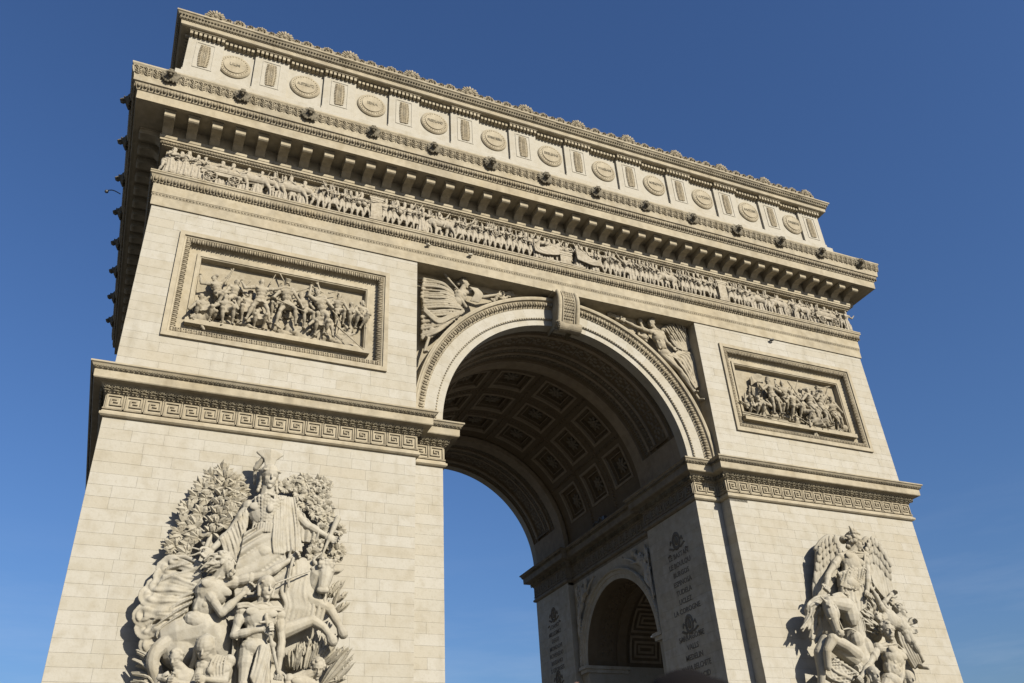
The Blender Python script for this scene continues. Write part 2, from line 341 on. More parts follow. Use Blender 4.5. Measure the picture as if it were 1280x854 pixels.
def figure(mb, J, H, face=(0, -1, 0), hair='curls', female=False, fine=True, back=False, legs=True, torso=True, headup=(0, 0, 1), curl=.6, chest_only=False, feet=True, bulk=1.22):
    g = {k: np.asarray(v, float) for k, v in J.items()}
    nk, pv, sa, sb = g['nk'], g['pv'], g['sa'], g['sb']
    up = nrm(nk-pv); rt = nrm(sb-sa); fw = nrm(np.cross(rt, up)); rt = np.cross(up, fw)
    if back: fw = -fw
    A = (rt, up, fw); at = lambda t: pv+(nk-pv)*t; B_ = H*bulk
    head(mb, g['hd'], H, face, headup, hair, face=fine)
    tcap(mb, nk-up*.1*H, g['hd']-V(0, 0, .15)*H, .23*B_, .19*B_)
    if torso:
        ell(mb, at(.66), (.56*B_, .62*H, .38*B_), A, 14, 10); ell(mb, at(.36), (.43*B_, .55*H, .32*B_), A, 12, 9); ell(mb, pv, (.50*B_, .42*H, .38*B_), A, 12, 9)
        tcap(mb, sa, sb, .20*B_); tcap(mb, nk+up*.05*H, sa, .15*B_, .14*B_); tcap(mb, nk+up*.05*H, sb, .15*B_, .14*B_)
        for k in (-1, 1):
            if female: ell(mb, at(.71)+fw*.30*B_+rt*k*.24*B_, (.19*H, .20*H, .15*H), A)
            else:
                ell(mb, at(.75)+fw*.285*B_+rt*k*.27*B_, (.29*B_, .19*H, .075*B_), A)
                if fine:
                    for t, w_ in ((.58, .12), (.46, .115), (.34, .11)): ell(mb, at(t)+fw*.285*B_+rt*k*.12*B_, (w_*B_*.8, .11*H, .045*B_), A, 8, 6)
                    tcap(mb, at(.55)+rt*k*.4*H+fw*.12*H, at(.2)+rt*k*.36*H+fw*.14*H, .10*H)
        if not female and fine:
            for k in (-1, 1): tcap(mb, nk+fw*.22*B_-up*.02*H+rt*k*.06*H, (sa if k < 0 else sb)+fw*.15*B_+up*.08*H, .05*H, .05*H); tcap(mb, pv+rt*k*.42*B_+up*.05*H+fw*.15*B_, pv+rt*k*.10*B_-up*.30*H+fw*.26*B_, .06*H, .05*H)
    for sh, el_, wr, sg in ((sa, g['ea'], g['wa'], -1), (sb, g['eb'], g['wb'], 1)):
        ell(mb, sh, (.235*B_,)*3); limb(mb, sh, el_, .17*B_, .13*B_, .19*B_ if not female else .16*B_, H)
        limb(mb, el_, wr, .14*B_, .09*B_, .155*B_ if not female else .13*B_, H)
        ell(mb, (sh+el_)/2+fw*.07*B_, (.12*B_, .12*B_, .20*B_)) if fine and not female else None
        hand(mb, wr, nrm(wr-el_), H, curl, side=sg, fine=fine)
    if legs:
        for k, kn, ft in ((-1, g['ka'], g['fa']), (1, g['kb'], g['fb'])):
            hip = pv+rt*k*.27*H-up*.15*H
            limb(mb, hip, kn, .29*B_, .18*B_, .29*B_, H); ell(mb, kn, (.19*B_,)*3)
            limb(mb, kn, ft, .17*B_, .10*B_, .195*B_, H)
            if feet:
                fd = nrm(V(rt[0]*k*.3, fw[1] if abs(fw[1]) > .3 else -.6, -.25)); tcap(mb, ft-V(0, 0, .05)*H, ft+fd*.55*H-V(0, 0, .1)*H, .12*B_, .09*B_)

# joints and curves of the carved figures, in metres
D={'minerva':{'hd':[-15.65,-1.05,16.09],
'nk':[-15.68,-0.95,15.29],
'sa':[-16.31,-0.9,14.86],
'sb':[-14.79,-0.95,15.1],
'ea':[-16.92,-1.2,13.63],
'wa':[-17.51,-1.35,12.86],
'eb':[-13.97,-1.1,14.24],
'wb':[-13.18,-1.2,13.85],
'pv':[-15.54,-1.05,12.93],
'ka':[-15.86,-1.1,10.78],
'kb':[-14.76,-1.2,10.82],
'fa':[-15.68,-0.8,9.09],
'fb':[-14.55,-0.9,9.11]},
'capman':{'hd':[-15.45,-1.95,11.3],
'nk':[-15.5,-1.75,10.8],
'sa':[-16.21,-1.7,10.47],
'sb':[-14.82,-1.7,10.39],
'ea':[-16.4,-1.8,9.58],
'wa':[-15.46,-2.1,9.76],
'eb':[-14.66,-1.8,9.42],
'wb':[-14.72,-2.0,8.4],
'pv':[-15.59,-1.7,9.18],
'ka':[-15.88,-1.9,7.89],
'kb':[-15.11,-1.9,7.86],
'fa':[-15.89,-1.6,6.87],
'fb':[-14.76,-1.6,6.83]},
'beard':{'hd':[-17.03,-1.6,12.22],
'nk':[-17.16,-1.4,11.77],
'sa':[-17.62,-1.5,11.31],
'sb':[-16.62,-1.3,11.65],
'ea':[-16.92,-1.8,10.34],
'wa':[-16.24,-1.75,11.12],
'eb':[-15.4,-1.5,11.99],
'wb':[-14.65,-1.6,12.54],
'pv':[-17.65,-1.2,10.13],
'ka':[-18.55,-1.3,9.37],
'kb':[-16.82,-1.0,9.75],
'fa':[-18.73,-1.0,8.21],
'fb':[-16.4,-0.8,8.42]},
'mother':{'hd':[-17.35,-1.9,9.01],
'nk':[-16.9,-1.7,8.73],
'sa':[-17.34,-1.75,8.51],
'sb':[-16.44,-1.65,8.7],
'ea':[-17.56,-1.9,7.8],
'wa':[-18.07,-2.1,7.85],
'eb':[-16.56,-2.0,7.96],
'wb':[-17.19,-2.2,7.96],
'pv':[-16.72,-1.6,7.44],
'ka':[-17.34,-2.1,6.82],
'kb':[-16.58,-2.1,6.68],
'fa':[-17.15,-1.6,5.88],
'fb':[-16.39,-1.6,5.73]},
'child':{'hd':[-18.25,-1.8,8.69],
'nk':[-17.91,-1.65,8.35],
'sa':[-18.14,-1.7,8.2],
'sb':[-17.61,-1.6,8.18],
'ea':[-18.33,-1.8,7.8],
'wa':[-18.45,-2.0,7.97],
'eb':[-17.59,-1.8,7.66],
'wb':[-18.09,-2.0,7.71],
'pv':[-17.74,-1.5,7.44],
'ka':[-18.08,-1.8,7.02],
'kb':[-17.69,-1.8,6.92],
'fa':[-17.95,-1.4,6.41],
'fb':[-17.52,-1.4,6.36]},
'boy':{'hd':[-13.2,-1.5,8.58],
'nk':[-13.67,-1.35,8.39],
'sa':[-14.21,-1.4,8.2],
'sb':[-13.28,-1.3,8.13],
'ea':[-14.29,-1.5,7.61],
'wa':[-13.79,-1.7,7.48],
'eb':[-12.92,-1.5,7.64],
'wb':[-13.43,-1.7,7.32],
'pv':[-13.79,-1.2,7.29],
'ka':[-14.09,-1.5,6.69],
'kb':[-13.51,-1.5,6.64],
'fa':[-13.97,-1.2,5.93],
'fb':[-13.38,-1.2,5.87]},
'oxL':{'body':[[-18.29,-0.9,9.71],[-17.31,-1.0,9.96],[-16.75,-0.9,9.31]],
'leg':[[-18.34,-1.0,9.62],[-18.84,-1.1,9.18],[-18.97,-1.1,8.67],[-18.6,-0.9,7.96]]},
'ox':{'body':[[-14.95,-0.9,10.72],[-14.16,-0.9,11.01],[-13.64,-1.0,11.33]],
'head':[[-13.12,-1.4,12.36],[-13.26,-1.5,11.73],[-13.48,-1.6,10.93]],
'h1':[[-13.45,-1.4,12.5],[-13.64,-1.45,12.7],[-13.36,-1.4,13.01]],
'h2':[[-12.93,-1.3,12.34],[-12.66,-1.3,12.29],[-12.37,-1.3,12.5]],
'leg':[[-14.93,-1.3,9.77],[-13.54,-1.5,10.33],[-13.1,-1.55,10.09],[-12.84,-1.6,9.79]],
'leg2':[[-13.65,-1.1,11.24],[-12.81,-1.2,10.88],[-12.55,-1.3,10.43],[-12.38,-1.3,10.16]]},
'cloakO':[[-18.96,-0.55,12.59],[-19.16,-0.6,11.65],[-19.42,-0.6,11.14],[-19.56,-0.6,10.77],[-19.54,-0.55,10.26],[-19.38,-0.5,9.75],[-18.96,-0.6,9.52]],
'cloakI':[[-17.8,-1.2,12.13],[-17.76,-1.2,11.82],[-17.79,-1.2,11.57],[-17.88,-1.2,11.19],[-18.15,-1.2,10.46],[-18.45,-1.1,9.88],[-18.52,-1.1,9.65]],
'mant1':[[-16.08,-1.35,13.95],[-15.11,-1.4,14.2]],
'himA':[[-16.44,-1.25,13.59],[-16.48,-1.25,12.79],[-16.6,-1.2,12.01],[-16.47,-1.1,11.07]],
'himB':[[-15.06,-1.35,14.41],[-14.89,-1.4,13.57],[-14.76,-1.4,12.77],[-14.47,-1.2,11.16]],
'cloA':[[-15.18,-1.25,15.29],[-15.11,-1.4,14.14],[-15.09,-1.45,13.3],[-15.0,-1.45,12.85]],
'cloB':[[-14.51,-1.0,15.4],[-14.06,-1.15,14.58],[-13.73,-1.15,14.01],[-14.09,-1.3,13.03]],
'slA':[[-16.45,-1.1,14.66],[-16.68,-1.2,14.12],[-16.97,-1.3,13.64],[-17.3,-1.35,13.25]],
'slB':[[-16.33,-1.1,14.01],[-16.46,-1.15,13.16],[-16.59,-1.1,12.54],[-16.97,-1.1,12.57]],
'srA':[[-14.43,-1.0,15.16],[-13.93,-1.1,14.49],[-13.38,-1.15,14.04]],
'srB':[[-14.44,-1.0,13.87],[-14.06,-1.0,13.55],[-13.51,-1.1,13.56]],
'crest':[[-15.7,-1.1,16.49],[-15.69,-1.15,16.92],[-15.71,-1.2,17.26]],
'mantbase':[[-16.76,-0.8,12.12],[-14.18,-0.8,12.66]],
'horn':[[-12.71,-1.2,14.64],[-13.03,-1.25,13.73],[-13.36,-1.2,12.71]],
'sword':[[-15.38,-2.15,10.07],[-15.04,-2.1,9.11],[-14.74,-2.05,8.22]],
'staff':[[-15.07,-1.8,11.58],[-13.77,-1.6,12.22]],
'ribbon':[[-14.49,-1.7,12.62],[-14.57,-1.7,12.09],[-14.58,-1.65,11.53]],
'cape':[[-16.37,-1.9,10.64],[-16.03,-1.95,10.68],[-15.61,-2.05,10.5],[-15.02,-2.0,10.61],[-14.74,-1.8,10.61]],
'laurT':[[-17.75,-0.8,12.92],[-17.56,-0.75,13.75],[-17.4,-0.7,14.54],[-17.33,-0.65,15.24],[-17.33,-0.6,16.12]],
'laurB':[[[-17.74,-0.7,12.95],[-18.24,-0.6,13.1],[-18.91,-0.55,13.16]],[[-17.68,-0.7,13.22],[-18.2,-0.6,13.52],[-18.74,-0.55,13.6]],[[-17.61,-0.7,13.49],[-18.11,-0.6,13.96],[-18.62,-0.55,14.09]],[[-17.53,-0.7,13.98],[-17.97,-0.6,14.41],[-18.65,-0.55,14.69]],[[-17.44,-0.7,14.43],[-17.86,-0.6,15.09],[-18.33,-0.55,15.22]],[[-17.39,-0.7,14.82],[-17.77,-0.6,15.49],[-18.19,-0.55,15.69]],[[-17.34,-0.7,15.28],[-17.59,-0.6,15.74],[-17.89,-0.55,16.13]],[[-17.34,-0.7,15.68],[-17.27,-0.6,16.07],[-17.52,-0.55,16.44]],[[-17.33,-0.7,15.22],[-17.05,-0.6,15.58],[-16.64,-0.55,15.65]],[[-17.35,-0.7,14.94],[-17.01,-0.6,15.18],[-16.69,-0.55,15.24]],[[-17.4,-0.7,14.54],[-17.05,-0.6,14.73],[-16.78,-0.55,14.66]],[[-17.52,-0.7,13.88],[-17.19,-0.6,14.16],[-16.9,-0.55,14.32]],[[-17.92,-0.7,12.88],[-18.29,-0.6,12.78],[-18.89,-0.55,13.01]],[[-17.71,-0.7,13.11],[-17.99,-0.6,13.44],[-18.34,-0.55,13.9]],[[-17.33,-0.7,15.79],[-17.06,-0.6,16.04],[-16.89,-0.55,16.02]]],
'oakB':[[[-13.78,-0.6,15.46],[-14.05,-0.6,15.98]],[[-13.78,-0.6,15.46],[-14.22,-0.6,16.02]],[[-13.31,-0.6,14.48],[-13.78,-0.6,15.46]],[[-13.31,-0.6,14.48],[-13.56,-0.6,15.66]],[[-12.98,-0.6,13.93],[-13.31,-0.6,14.48]],[[-12.95,-0.6,13.35],[-12.98,-0.6,13.93]]],
'oakC':[[-14.56,-0.55,16.06],[-14.51,-0.5,16.3],[-14.13,-0.6,16.34],[-14.01,-0.6,16.23],[-13.43,-0.55,16.38],[-13.23,-0.5,16.3],[-13.57,-0.6,15.79],[-13.27,-0.5,15.98],[-14.32,-0.65,15.71],[-14.06,-0.6,15.37],[-13.25,-0.5,15.74],[-13.63,-0.6,15.35],[-13.05,-0.5,15.27],[-13.29,-0.6,15.09],[-13.51,-0.6,14.88],[-13.03,-0.5,14.97],[-13.63,-0.55,15.19],[-13.13,-0.55,14.58],[-12.96,-0.5,14.73],[-12.66,-0.6,14.31],[-12.53,-0.5,14.36],[-12.75,-0.7,13.45],[-12.5,-0.6,13.39],[-13.31,-0.7,14.15],[-13.24,-0.8,13.6],[-13.47,-0.9,13.43],[-13.63,-1.0,13.05],[-12.6,-0.6,13.26],[-14.99,-0.8,15.85]],
'bladeR':[[[-12.82,-0.9,8.16],[-11.86,-0.8,9.53]],[[-12.7,-0.9,8.16],[-11.78,-0.8,9.22]],[[-12.57,-0.9,8.1],[-11.83,-0.8,8.92]],[[-13.6,-0.9,8.72],[-13.47,-0.8,9.71]],[[-13.66,-0.9,8.66],[-13.65,-0.8,9.64]],[[-13.48,-0.9,8.72],[-13.17,-0.8,9.96]],[[-13.36,-0.9,8.73],[-12.98,-0.8,9.91]],[[-14.09,-0.9,8.7],[-14.18,-0.8,9.31]],[[-13.96,-0.9,8.65],[-13.91,-0.8,9.38]],[[-13.12,-0.9,8.97],[-12.91,-0.8,9.79]],[[-13.0,-0.9,8.98],[-12.63,-0.8,9.5]],[[-12.87,-0.9,8.98],[-12.31,-0.8,9.45]],[[-12.74,-0.9,8.87],[-12.05,-0.8,9.52]],[[-12.77,-0.9,11.42],[-12.39,-0.8,12.06]],[[-12.91,-0.9,11.47],[-12.59,-0.8,11.98]],[[-12.57,-0.9,11.23],[-12.17,-0.8,11.61]],[[-12.48,-0.9,10.85],[-12.14,-0.8,11.22]],[[-12.74,-0.9,10.84],[-12.52,-0.8,11.99]],[[-12.82,-0.9,8.16],[-12.0,-0.8,8.43]],[[-12.43,-0.9,9.97],[-12.86,-0.8,9.12]],[[-12.97,-0.9,11.4],[-12.77,-0.8,11.77]],[[-13.86,-0.9,8.83],[-13.77,-0.8,9.57]],[[-13.24,-0.9,8.85],[-12.7,-0.8,9.62]]],
'bladeL':[[[-18.62,-0.7,8.05],[-19.57,-0.6,9.18]],[[-18.61,-0.7,7.94],[-19.58,-0.6,8.93]],[[-18.64,-0.7,7.83],[-19.54,-0.6,8.43]],[[-18.68,-0.7,7.72],[-19.5,-0.6,8.16]],[[-18.58,-0.7,8.11],[-19.32,-0.6,9.05]],[[-18.8,-0.7,7.83],[-19.41,-0.6,7.94]],[[-18.51,-0.7,8.0],[-19.09,-0.6,8.61]],[[-18.67,-0.7,8.0],[-19.43,-0.6,8.71]],[[-18.93,-0.7,7.61],[-19.47,-0.6,7.67]]],
'genius':{'hd':[16.13,-1.05,16.26],
'nk':[15.82,-0.9,15.66],
'sa':[14.88,-0.9,15.36],
'sb':[16.72,-0.9,15.58],
'ea':[13.55,-1.1,14.22],
'wa':[13.04,-1.3,13.56],
'eb':[16.39,-1.15,14.54],
'wb':[15.82,-1.3,13.48],
'pv':[15.07,-0.9,13.84],
'ka':[14.23,-1.0,12.58],
'kb':[15.18,-1.0,12.63],
'fa':[14.24,-0.6,11.53],
'fb':[15.17,-0.6,11.58]},
'nude':{'hd':[16.22,-1.5,11.33],
'nk':[16.49,-1.35,10.71],
'sa':[15.32,-1.4,10.48],
'sb':[16.94,-1.3,10.34],
'ea':[14.28,-1.55,9.6],
'wa':[13.41,-1.7,8.98],
'eb':[16.52,-1.45,9.47],
'wb':[15.93,-1.6,8.67],
'pv':[15.75,-1.3,8.88],
'ka':[14.11,-1.8,7.72],
'kb':[15.28,-1.8,7.74],
'fa':[13.91,-1.4,6.53],
'fb':[15.35,-1.4,6.53]},
'falling':{'hd':[16.43,-0.9,12.16],
'nk':[17.07,-0.8,12.34],
'sa':[17.0,-0.85,12.71],
'sb':[17.67,-0.8,12.22],
'ea':[16.83,-0.9,13.23],
'wa':[16.77,-0.8,13.67],
'eb':[17.99,-0.9,11.86],
'wb':[18.41,-0.9,11.71],
'pv':[18.15,-0.7,11.98],
'ka':[18.47,-0.9,11.07],
'kb':[18.28,-0.8,11.14],
'fa':[18.93,-0.8,10.19],
'fb':[18.94,-0.6,10.29]},
'old':{'hd':[18.56,-0.6,12.74],
'nk':[18.17,-0.5,12.33],
'sa':[17.85,-0.5,12.55],
'sb':[18.51,-0.5,12.17],
'ea':[17.48,-0.6,13.11],
'wa':[18.01,-0.7,13.48],
'eb':[18.57,-0.6,11.96],
'wb':[18.79,-0.7,12.04],
'pv':[18.36,-0.4,11.53],
'ka':[18.3,-0.6,10.9],
'kb':[18.57,-0.5,10.7],
'fa':[18.77,-0.5,10.02],
'fb':[19.0,-0.4,9.93]},
'kid1':{'hd':[13.93,-2.0,8.99],
'nk':[13.97,-1.8,8.48],
'sa':[13.35,-1.8,8.37],
'sb':[14.51,-1.8,8.39],
'ea':[12.94,-1.9,7.88],
'wa':[12.94,-2.1,7.65],
'eb':[14.38,-1.9,7.91],
'wb':[13.8,-2.1,7.66],
'pv':[13.69,-1.7,7.48],
'ka':[12.94,-1.9,6.94],
'kb':[13.65,-1.9,6.94],
'fa':[12.98,-1.6,6.25],
'fb':[13.68,-1.6,6.25]},
'kid2':{'hd':[16.75,-1.5,8.98],
'nk':[17.1,-1.3,8.54],
'sa':[16.41,-1.3,8.37],
'sb':[17.81,-1.2,8.52],
'ea':[16.06,-1.4,7.92],
'wa':[16.04,-1.6,7.63],
'eb':[17.59,-1.4,7.95],
'wb':[16.87,-1.6,7.64],
'pv':[16.74,-1.2,7.44],
'ka':[15.9,-1.5,6.87],
'kb':[16.58,-1.5,6.88],
'fa':[15.92,-1.2,6.16],
'fb':[16.66,-1.2,6.16]},
'wingA':{'top':[[14.92,-0.7,15.43],[14.93,-0.75,16.3],[14.71,-0.75,16.57],[14.09,-0.7,16.27],[13.54,-0.65,15.77]],
'tip':[[14.32,-0.6,14.06],[13.87,-0.5,13.58],[13.44,-0.5,13.19],[13.1,-0.45,12.95],[12.86,-0.4,13.13]]},
'wingB':{'top':[[16.87,-0.7,16.04],[17.26,-0.75,16.58],[17.59,-0.75,16.67],[17.95,-0.7,16.39],[18.24,-0.65,15.92],[18.44,-0.6,15.43]],
'tip':[[17.04,-0.6,14.13],[17.35,-0.5,13.81],[17.68,-0.45,13.47],[18.05,-0.4,13.27],[18.29,-0.4,13.04],[18.57,-0.35,13.31]]},
'flame':[[16.14,-1.1,16.78],[16.07,-1.15,17.04],[15.88,-1.15,17.32]],
'hneck':[[12.98,-1.5,12.65],[13.99,-1.3,12.65],[14.57,-1.1,12.04],[14.48,-1.0,11.1],[14.24,-1.0,9.98]],
'hhead':[[12.49,-1.65,12.46],[12.35,-1.85,11.79],[12.43,-1.9,10.96]],
'hear':[[12.4,-1.75,12.43],[12.08,-1.8,12.6]],
'hleg1':[[13.89,-1.2,10.14],[12.91,-1.6,10.5],[12.07,-1.8,10.69],[11.63,-1.7,10.16],[11.64,-1.5,9.41]],
'hleg2':[[13.83,-1.1,9.94],[12.1,-1.3,10.76],[11.61,-1.2,10.16],[11.54,-1.1,9.34],[11.51,-0.9,8.7]],
'mane':[[[12.68,-1.4,12.83],[11.96,-1.2,12.55],[11.56,-1.1,11.94],[11.0,-1.0,11.32]],[[12.68,-1.5,12.86],[11.99,-1.3,12.7],[11.54,-1.2,12.36],[11.47,-1.1,12.1]],[[12.5,-1.4,12.7],[12.17,-1.1,12.25],[11.9,-1.0,11.59],[11.53,-0.9,10.93]],[[12.35,-1.4,12.47],[12.4,-1.0,12.01],[12.37,-0.9,11.41],[11.91,-0.8,10.81]],[[13.04,-1.5,12.82],[13.76,-1.3,13.1],[14.39,-1.1,12.84],[14.78,-1.0,12.37]],[[13.24,-1.4,12.92],[14.08,-1.2,13.09],[14.61,-1.0,12.77],[15.09,-0.9,12.12]],[[12.51,-1.5,12.79],[11.68,-1.3,12.4],[11.77,-1.1,11.89],[11.47,-1.0,11.35]]],
'bridle':[[[12.49,-1.75,12.72],[12.63,-1.85,12.31],[12.59,-1.95,11.77],[12.8,-1.9,11.19]],[[12.59,-1.95,11.77],[12.03,-1.95,11.63]],[[12.89,-1.8,11.19],[13.56,-1.6,11.33],[14.03,-1.5,11.24]]],
'flames':[[[14.98,-0.8,13.32],[14.54,-1.0,13.47]],[[15.11,-0.8,13.03],[14.77,-1.0,13.25]],[[15.27,-0.8,12.8],[14.85,-1.0,13.02]],[[15.52,-0.8,12.64],[15.1,-1.0,12.85]],[[15.57,-0.8,12.35],[15.07,-1.0,12.56]],[[15.81,-0.8,12.13],[15.31,-1.0,12.34]],[[15.83,-0.8,11.78],[15.26,-1.0,11.99]],[[15.56,-0.8,13.17],[15.24,-1.0,13.46]],[[15.85,-0.8,12.89],[15.53,-1.0,13.18]],[[16.14,-0.8,12.61],[15.82,-1.0,12.9]],[[16.15,-0.8,12.2],[15.67,-1.0,12.48]],[[16.27,-0.8,11.68],[15.71,-1.0,11.95]],[[15.32,-0.8,13.4],[14.98,-1.0,13.62]],[[16.18,-0.8,13.15],[15.86,-1.0,13.44]],[[15.81,-0.8,13.43],[15.38,-1.0,13.65]],[[16.47,-0.8,12.87],[16.07,-1.0,13.15]],[[16.3,-0.8,11.34],[15.64,-1.0,11.55]]],
'drapeA':[[17.9,-0.6,11.69],[17.83,-0.6,11.11],[18.14,-0.5,10.45],[18.54,-0.4,9.8]],
'drapeB':[[18.32,-0.8,11.43],[18.54,-0.75,10.87],[18.69,-0.7,10.31],[18.86,-0.6,10.0]],
'drapeC':[[12.43,-1.2,9.93],[12.98,-1.4,9.53],[13.35,-1.5,9.2]],
'drapeD':[[11.65,-1.0,9.41],[11.81,-1.2,8.91],[12.67,-1.4,8.63]],
'drapeE':[[14.54,-1.3,10.14],[13.94,-1.4,9.78],[13.39,-1.5,9.52]],
'drapeF':[[14.53,-1.3,9.93],[13.97,-1.4,9.46],[13.5,-1.5,9.21]],
'waistA':[[14.36,-1.0,14.31],[15.17,-1.15,14.57],[16.11,-1.15,14.76]],
'waistB':[[14.28,-0.95,13.72],[14.88,-1.15,13.52],[15.9,-1.05,13.92]],
'sashA':[[16.64,-0.95,15.94],[16.33,-1.1,15.23],[15.69,-1.1,13.89]],
'sashB':[[17.09,-0.9,15.93],[16.94,-0.9,15.28],[15.93,-1.0,13.87]],
'panL':[{'hd':[-16.86,-0.45,26.54],
'pv':[-16.79,-0.3,25.7],
'wa':[-17.74,-0.4,26.35],
'wb':[-15.46,-0.4,26.76],
'fa':[-17.51,-0.25,23.97],
'fb':[-16.18,-0.25,24.26],
'H':0.37},{'hd':[-15.67,-0.35,26.8],
'pv':[-15.55,-0.2,25.77],
'wa':[-16.12,-0.3,25.93],
'wb':[-14.66,-0.3,25.5],
'fa':[-15.96,-0.15,24.49],
'fb':[-15.03,-0.15,24.69],
'H':0.37},{'hd':[-14.15,-0.45,26.57],
'pv':[-13.77,-0.3,25.54],
'wa':[-14.49,-0.4,26.94],
'wb':[-13.38,-0.4,25.93],
'fa':[-13.21,-0.25,24.36],
'fb':[-13.68,-0.25,24.41],
'H':0.38},{'hd':[-19.45,-0.35,25.13],
'pv':[-19.22,-0.2,24.47],
'wa':[-19.74,-0.3,24.53],
'wb':[-18.94,-0.3,24.61],
'fa':[-19.57,-0.15,23.98],
'fb':[-18.96,-0.15,24.02],
'H':0.35},{'hd':[-19.01,-0.2,26.43],
'pv':[-18.75,-0.05,25.78],
'wa':[-19.64,-0.15,26.41],
'wb':[-18.25,-0.15,27.13],
'fa':[-18.74,0.0,24.86],
'fb':[-18.44,0.0,24.93],
'H':0.34},{'hd':[-17.96,-0.15,26.47],
'pv':[-18.05,0.0,25.7],
'wa':[-18.25,-0.1,25.87],
'wb':[-17.55,-0.1,26.14],
'fa':[-18.17,0.05,24.72],
'fb':[-17.78,0.05,24.81],
'H':0.34},{'hd':[-18.38,-0.4,25.32],
'pv':[-18.33,-0.25,24.74],
'wa':[-18.8,-0.35,24.91],
'wb':[-17.93,-0.35,25.21],
'fa':[-18.34,-0.2,23.93],
'fb':[-17.93,-0.2,24.07],
'H':0.35},{'hd':[-17.28,-0.1,25.89],
'pv':[-17.42,0.05,25.19],
'wa':[-17.8,-0.05,25.55],
'wb':[-16.91,-0.05,25.55],
'fa':[-17.5,0.1,24.51],
'fb':[-17.03,0.1,24.61],
'H':0.34},{'hd':[-14.92,-0.2,26.39],
'pv':[-14.58,-0.05,25.68],
'wa':[-15.21,-0.15,25.88],
'wb':[-14.27,-0.15,25.79],
'fa':[-14.58,0.0,24.68],
'fb':[-14.16,0.0,24.77],
'H':0.34},{'hd':[-14.03,-0.35,25.4],
'pv':[-13.87,-0.2,24.81],
'wa':[-14.24,-0.3,24.97],
'wb':[-13.57,-0.3,25.12],
'fa':[-14.07,-0.15,24.29],
'fb':[-13.57,-0.15,24.4],
'H':0.33},{'hd':[-13.01,-0.1,26.86],
'pv':[-13.02,0.05,26.05],
'wa':[-13.33,-0.05,26.39],
'wb':[-12.6,-0.05,26.13],
'fa':[-13.05,0.1,25.28],
'fb':[-12.7,0.1,25.36],
'H':0.32},{'hd':[-12.36,-0.1,26.47],
'pv':[-12.29,0.05,25.79],
'wa':[-12.6,-0.05,26.13],
'wb':[-12.07,-0.05,26.15],
'fa':[-12.34,0.1,25.23],
'fb':[-12.08,0.1,25.29],
'H':0.34},{'hd':[-11.79,-0.1,26.72],
'pv':[-11.81,0.05,26.0],
'wa':[-12.07,-0.05,26.25],
'wb':[-11.63,-0.05,26.46],
'fa':[-11.81,0.1,25.34],
'fb':[-11.59,0.1,25.39],
'H':0.34},{'hd':[-17.39,-0.35,23.95],
'pv':[-16.69,-0.2,24.0],
'wa':[-17.12,-0.3,24.14],
'wb':[-17.0,-0.3,23.77],
'fa':[-16.05,-0.15,24.17],
'fb':[-16.23,-0.15,24.33],
'H':0.33},{'hd':[-19.66,-0.25,24.0],
'pv':[-19.2,-0.1,24.15],
'wa':[-19.55,-0.2,24.34],
'wb':[-19.32,-0.2,23.81],
'fa':[-18.81,-0.05,24.12],
'fb':[-18.76,-0.05,24.33],
'H':0.33},{'hd':[-15.76,-0.25,24.32],
'pv':[-14.98,-0.1,24.23],
'wa':[-15.43,-0.2,24.47],
'wb':[-15.31,-0.2,24.0],
'fa':[-14.22,-0.05,24.22],
'fb':[-14.15,-0.05,24.44],
'H':0.33},{'hd':[-16.87,-0.15,24.99],
'pv':[-16.72,0.0,24.61],
'wa':[-17.08,-0.1,24.77],
'wb':[-16.52,-0.1,24.9],
'fa':[-16.91,0.05,24.21],
'fb':[-16.52,0.05,24.29],
'H':0.33},{'hd':[-16.17,-0.05,26.51],
'pv':[-16.04,0.1,25.85],
'wa':[-16.39,0.0,26.23],
'wb':[-15.86,0.0,26.88],
'fa':[-16.16,0.15,25.04],
'fb':[-15.75,0.15,25.03],
'H':0.33},{'hd':[-14.42,-0.05,27.04],
'pv':[-14.3,0.1,26.37],
'wa':[-14.65,0.0,26.75],
'wb':[-14.09,0.0,27.43],
'fa':[-14.42,0.15,25.22],
'fb':[-14.08,0.15,25.3],
'H':0.33}],
'panLprops':[[[-18.51,-0.3,26.13],[-18.23,-0.3,27.14]],[[-16.43,-0.15,26.75],[-16.23,-0.1,27.42]],[[-16.09,-0.45,25.73],[-14.72,-0.45,25.33]],[[-13.74,-0.4,26.17],[-12.9,-0.4,25.21]],[[-13.04,-0.3,24.93],[-11.68,-0.3,23.84]],[[-14.47,-0.3,27.02],[-13.85,-0.3,26.74]],[[-16.01,0.0,27.6],[-15.63,-0.1,26.87]],[[-13.53,0.0,27.02],[-13.1,0.0,27.24]],[[-17.38,-0.2,26.68],[-17.59,-0.2,26.32]],[[-20.03,0.1,26.34],[-19.87,0.1,24.96]],[[-12.88,-0.2,25.65],[-12.99,-0.2,24.59]],[[-15.42,-0.1,26.5],[-14.43,-0.1,27.06]]],
'panR':[{'hd':[13.55,-0.45,26.49],
'pv':[13.76,-0.3,25.82],
'wa':[12.93,-0.4,26.21],
'wb':[14.42,-0.4,26.18],
'fa':[13.72,-0.25,24.39],
'fb':[14.34,-0.25,24.3],
'H':0.38},{'hd':[14.89,-0.25,26.64],
'pv':[14.98,-0.1,25.74],
'wa':[14.43,-0.2,26.79],
'wb':[15.52,-0.2,26.38],
'fa':[14.96,-0.05,24.79],
'fb':[15.33,-0.05,24.56],
'H':0.37},{'hd':[15.25,-0.4,26.03],
'pv':[15.36,-0.25,25.24],
'wa':[14.69,-0.35,25.47],
'wb':[15.75,-0.35,25.35],
'fa':[15.0,-0.2,24.24],
'fb':[15.68,-0.2,24.35],
'H':0.37},{'hd':[16.64,-0.45,26.4],
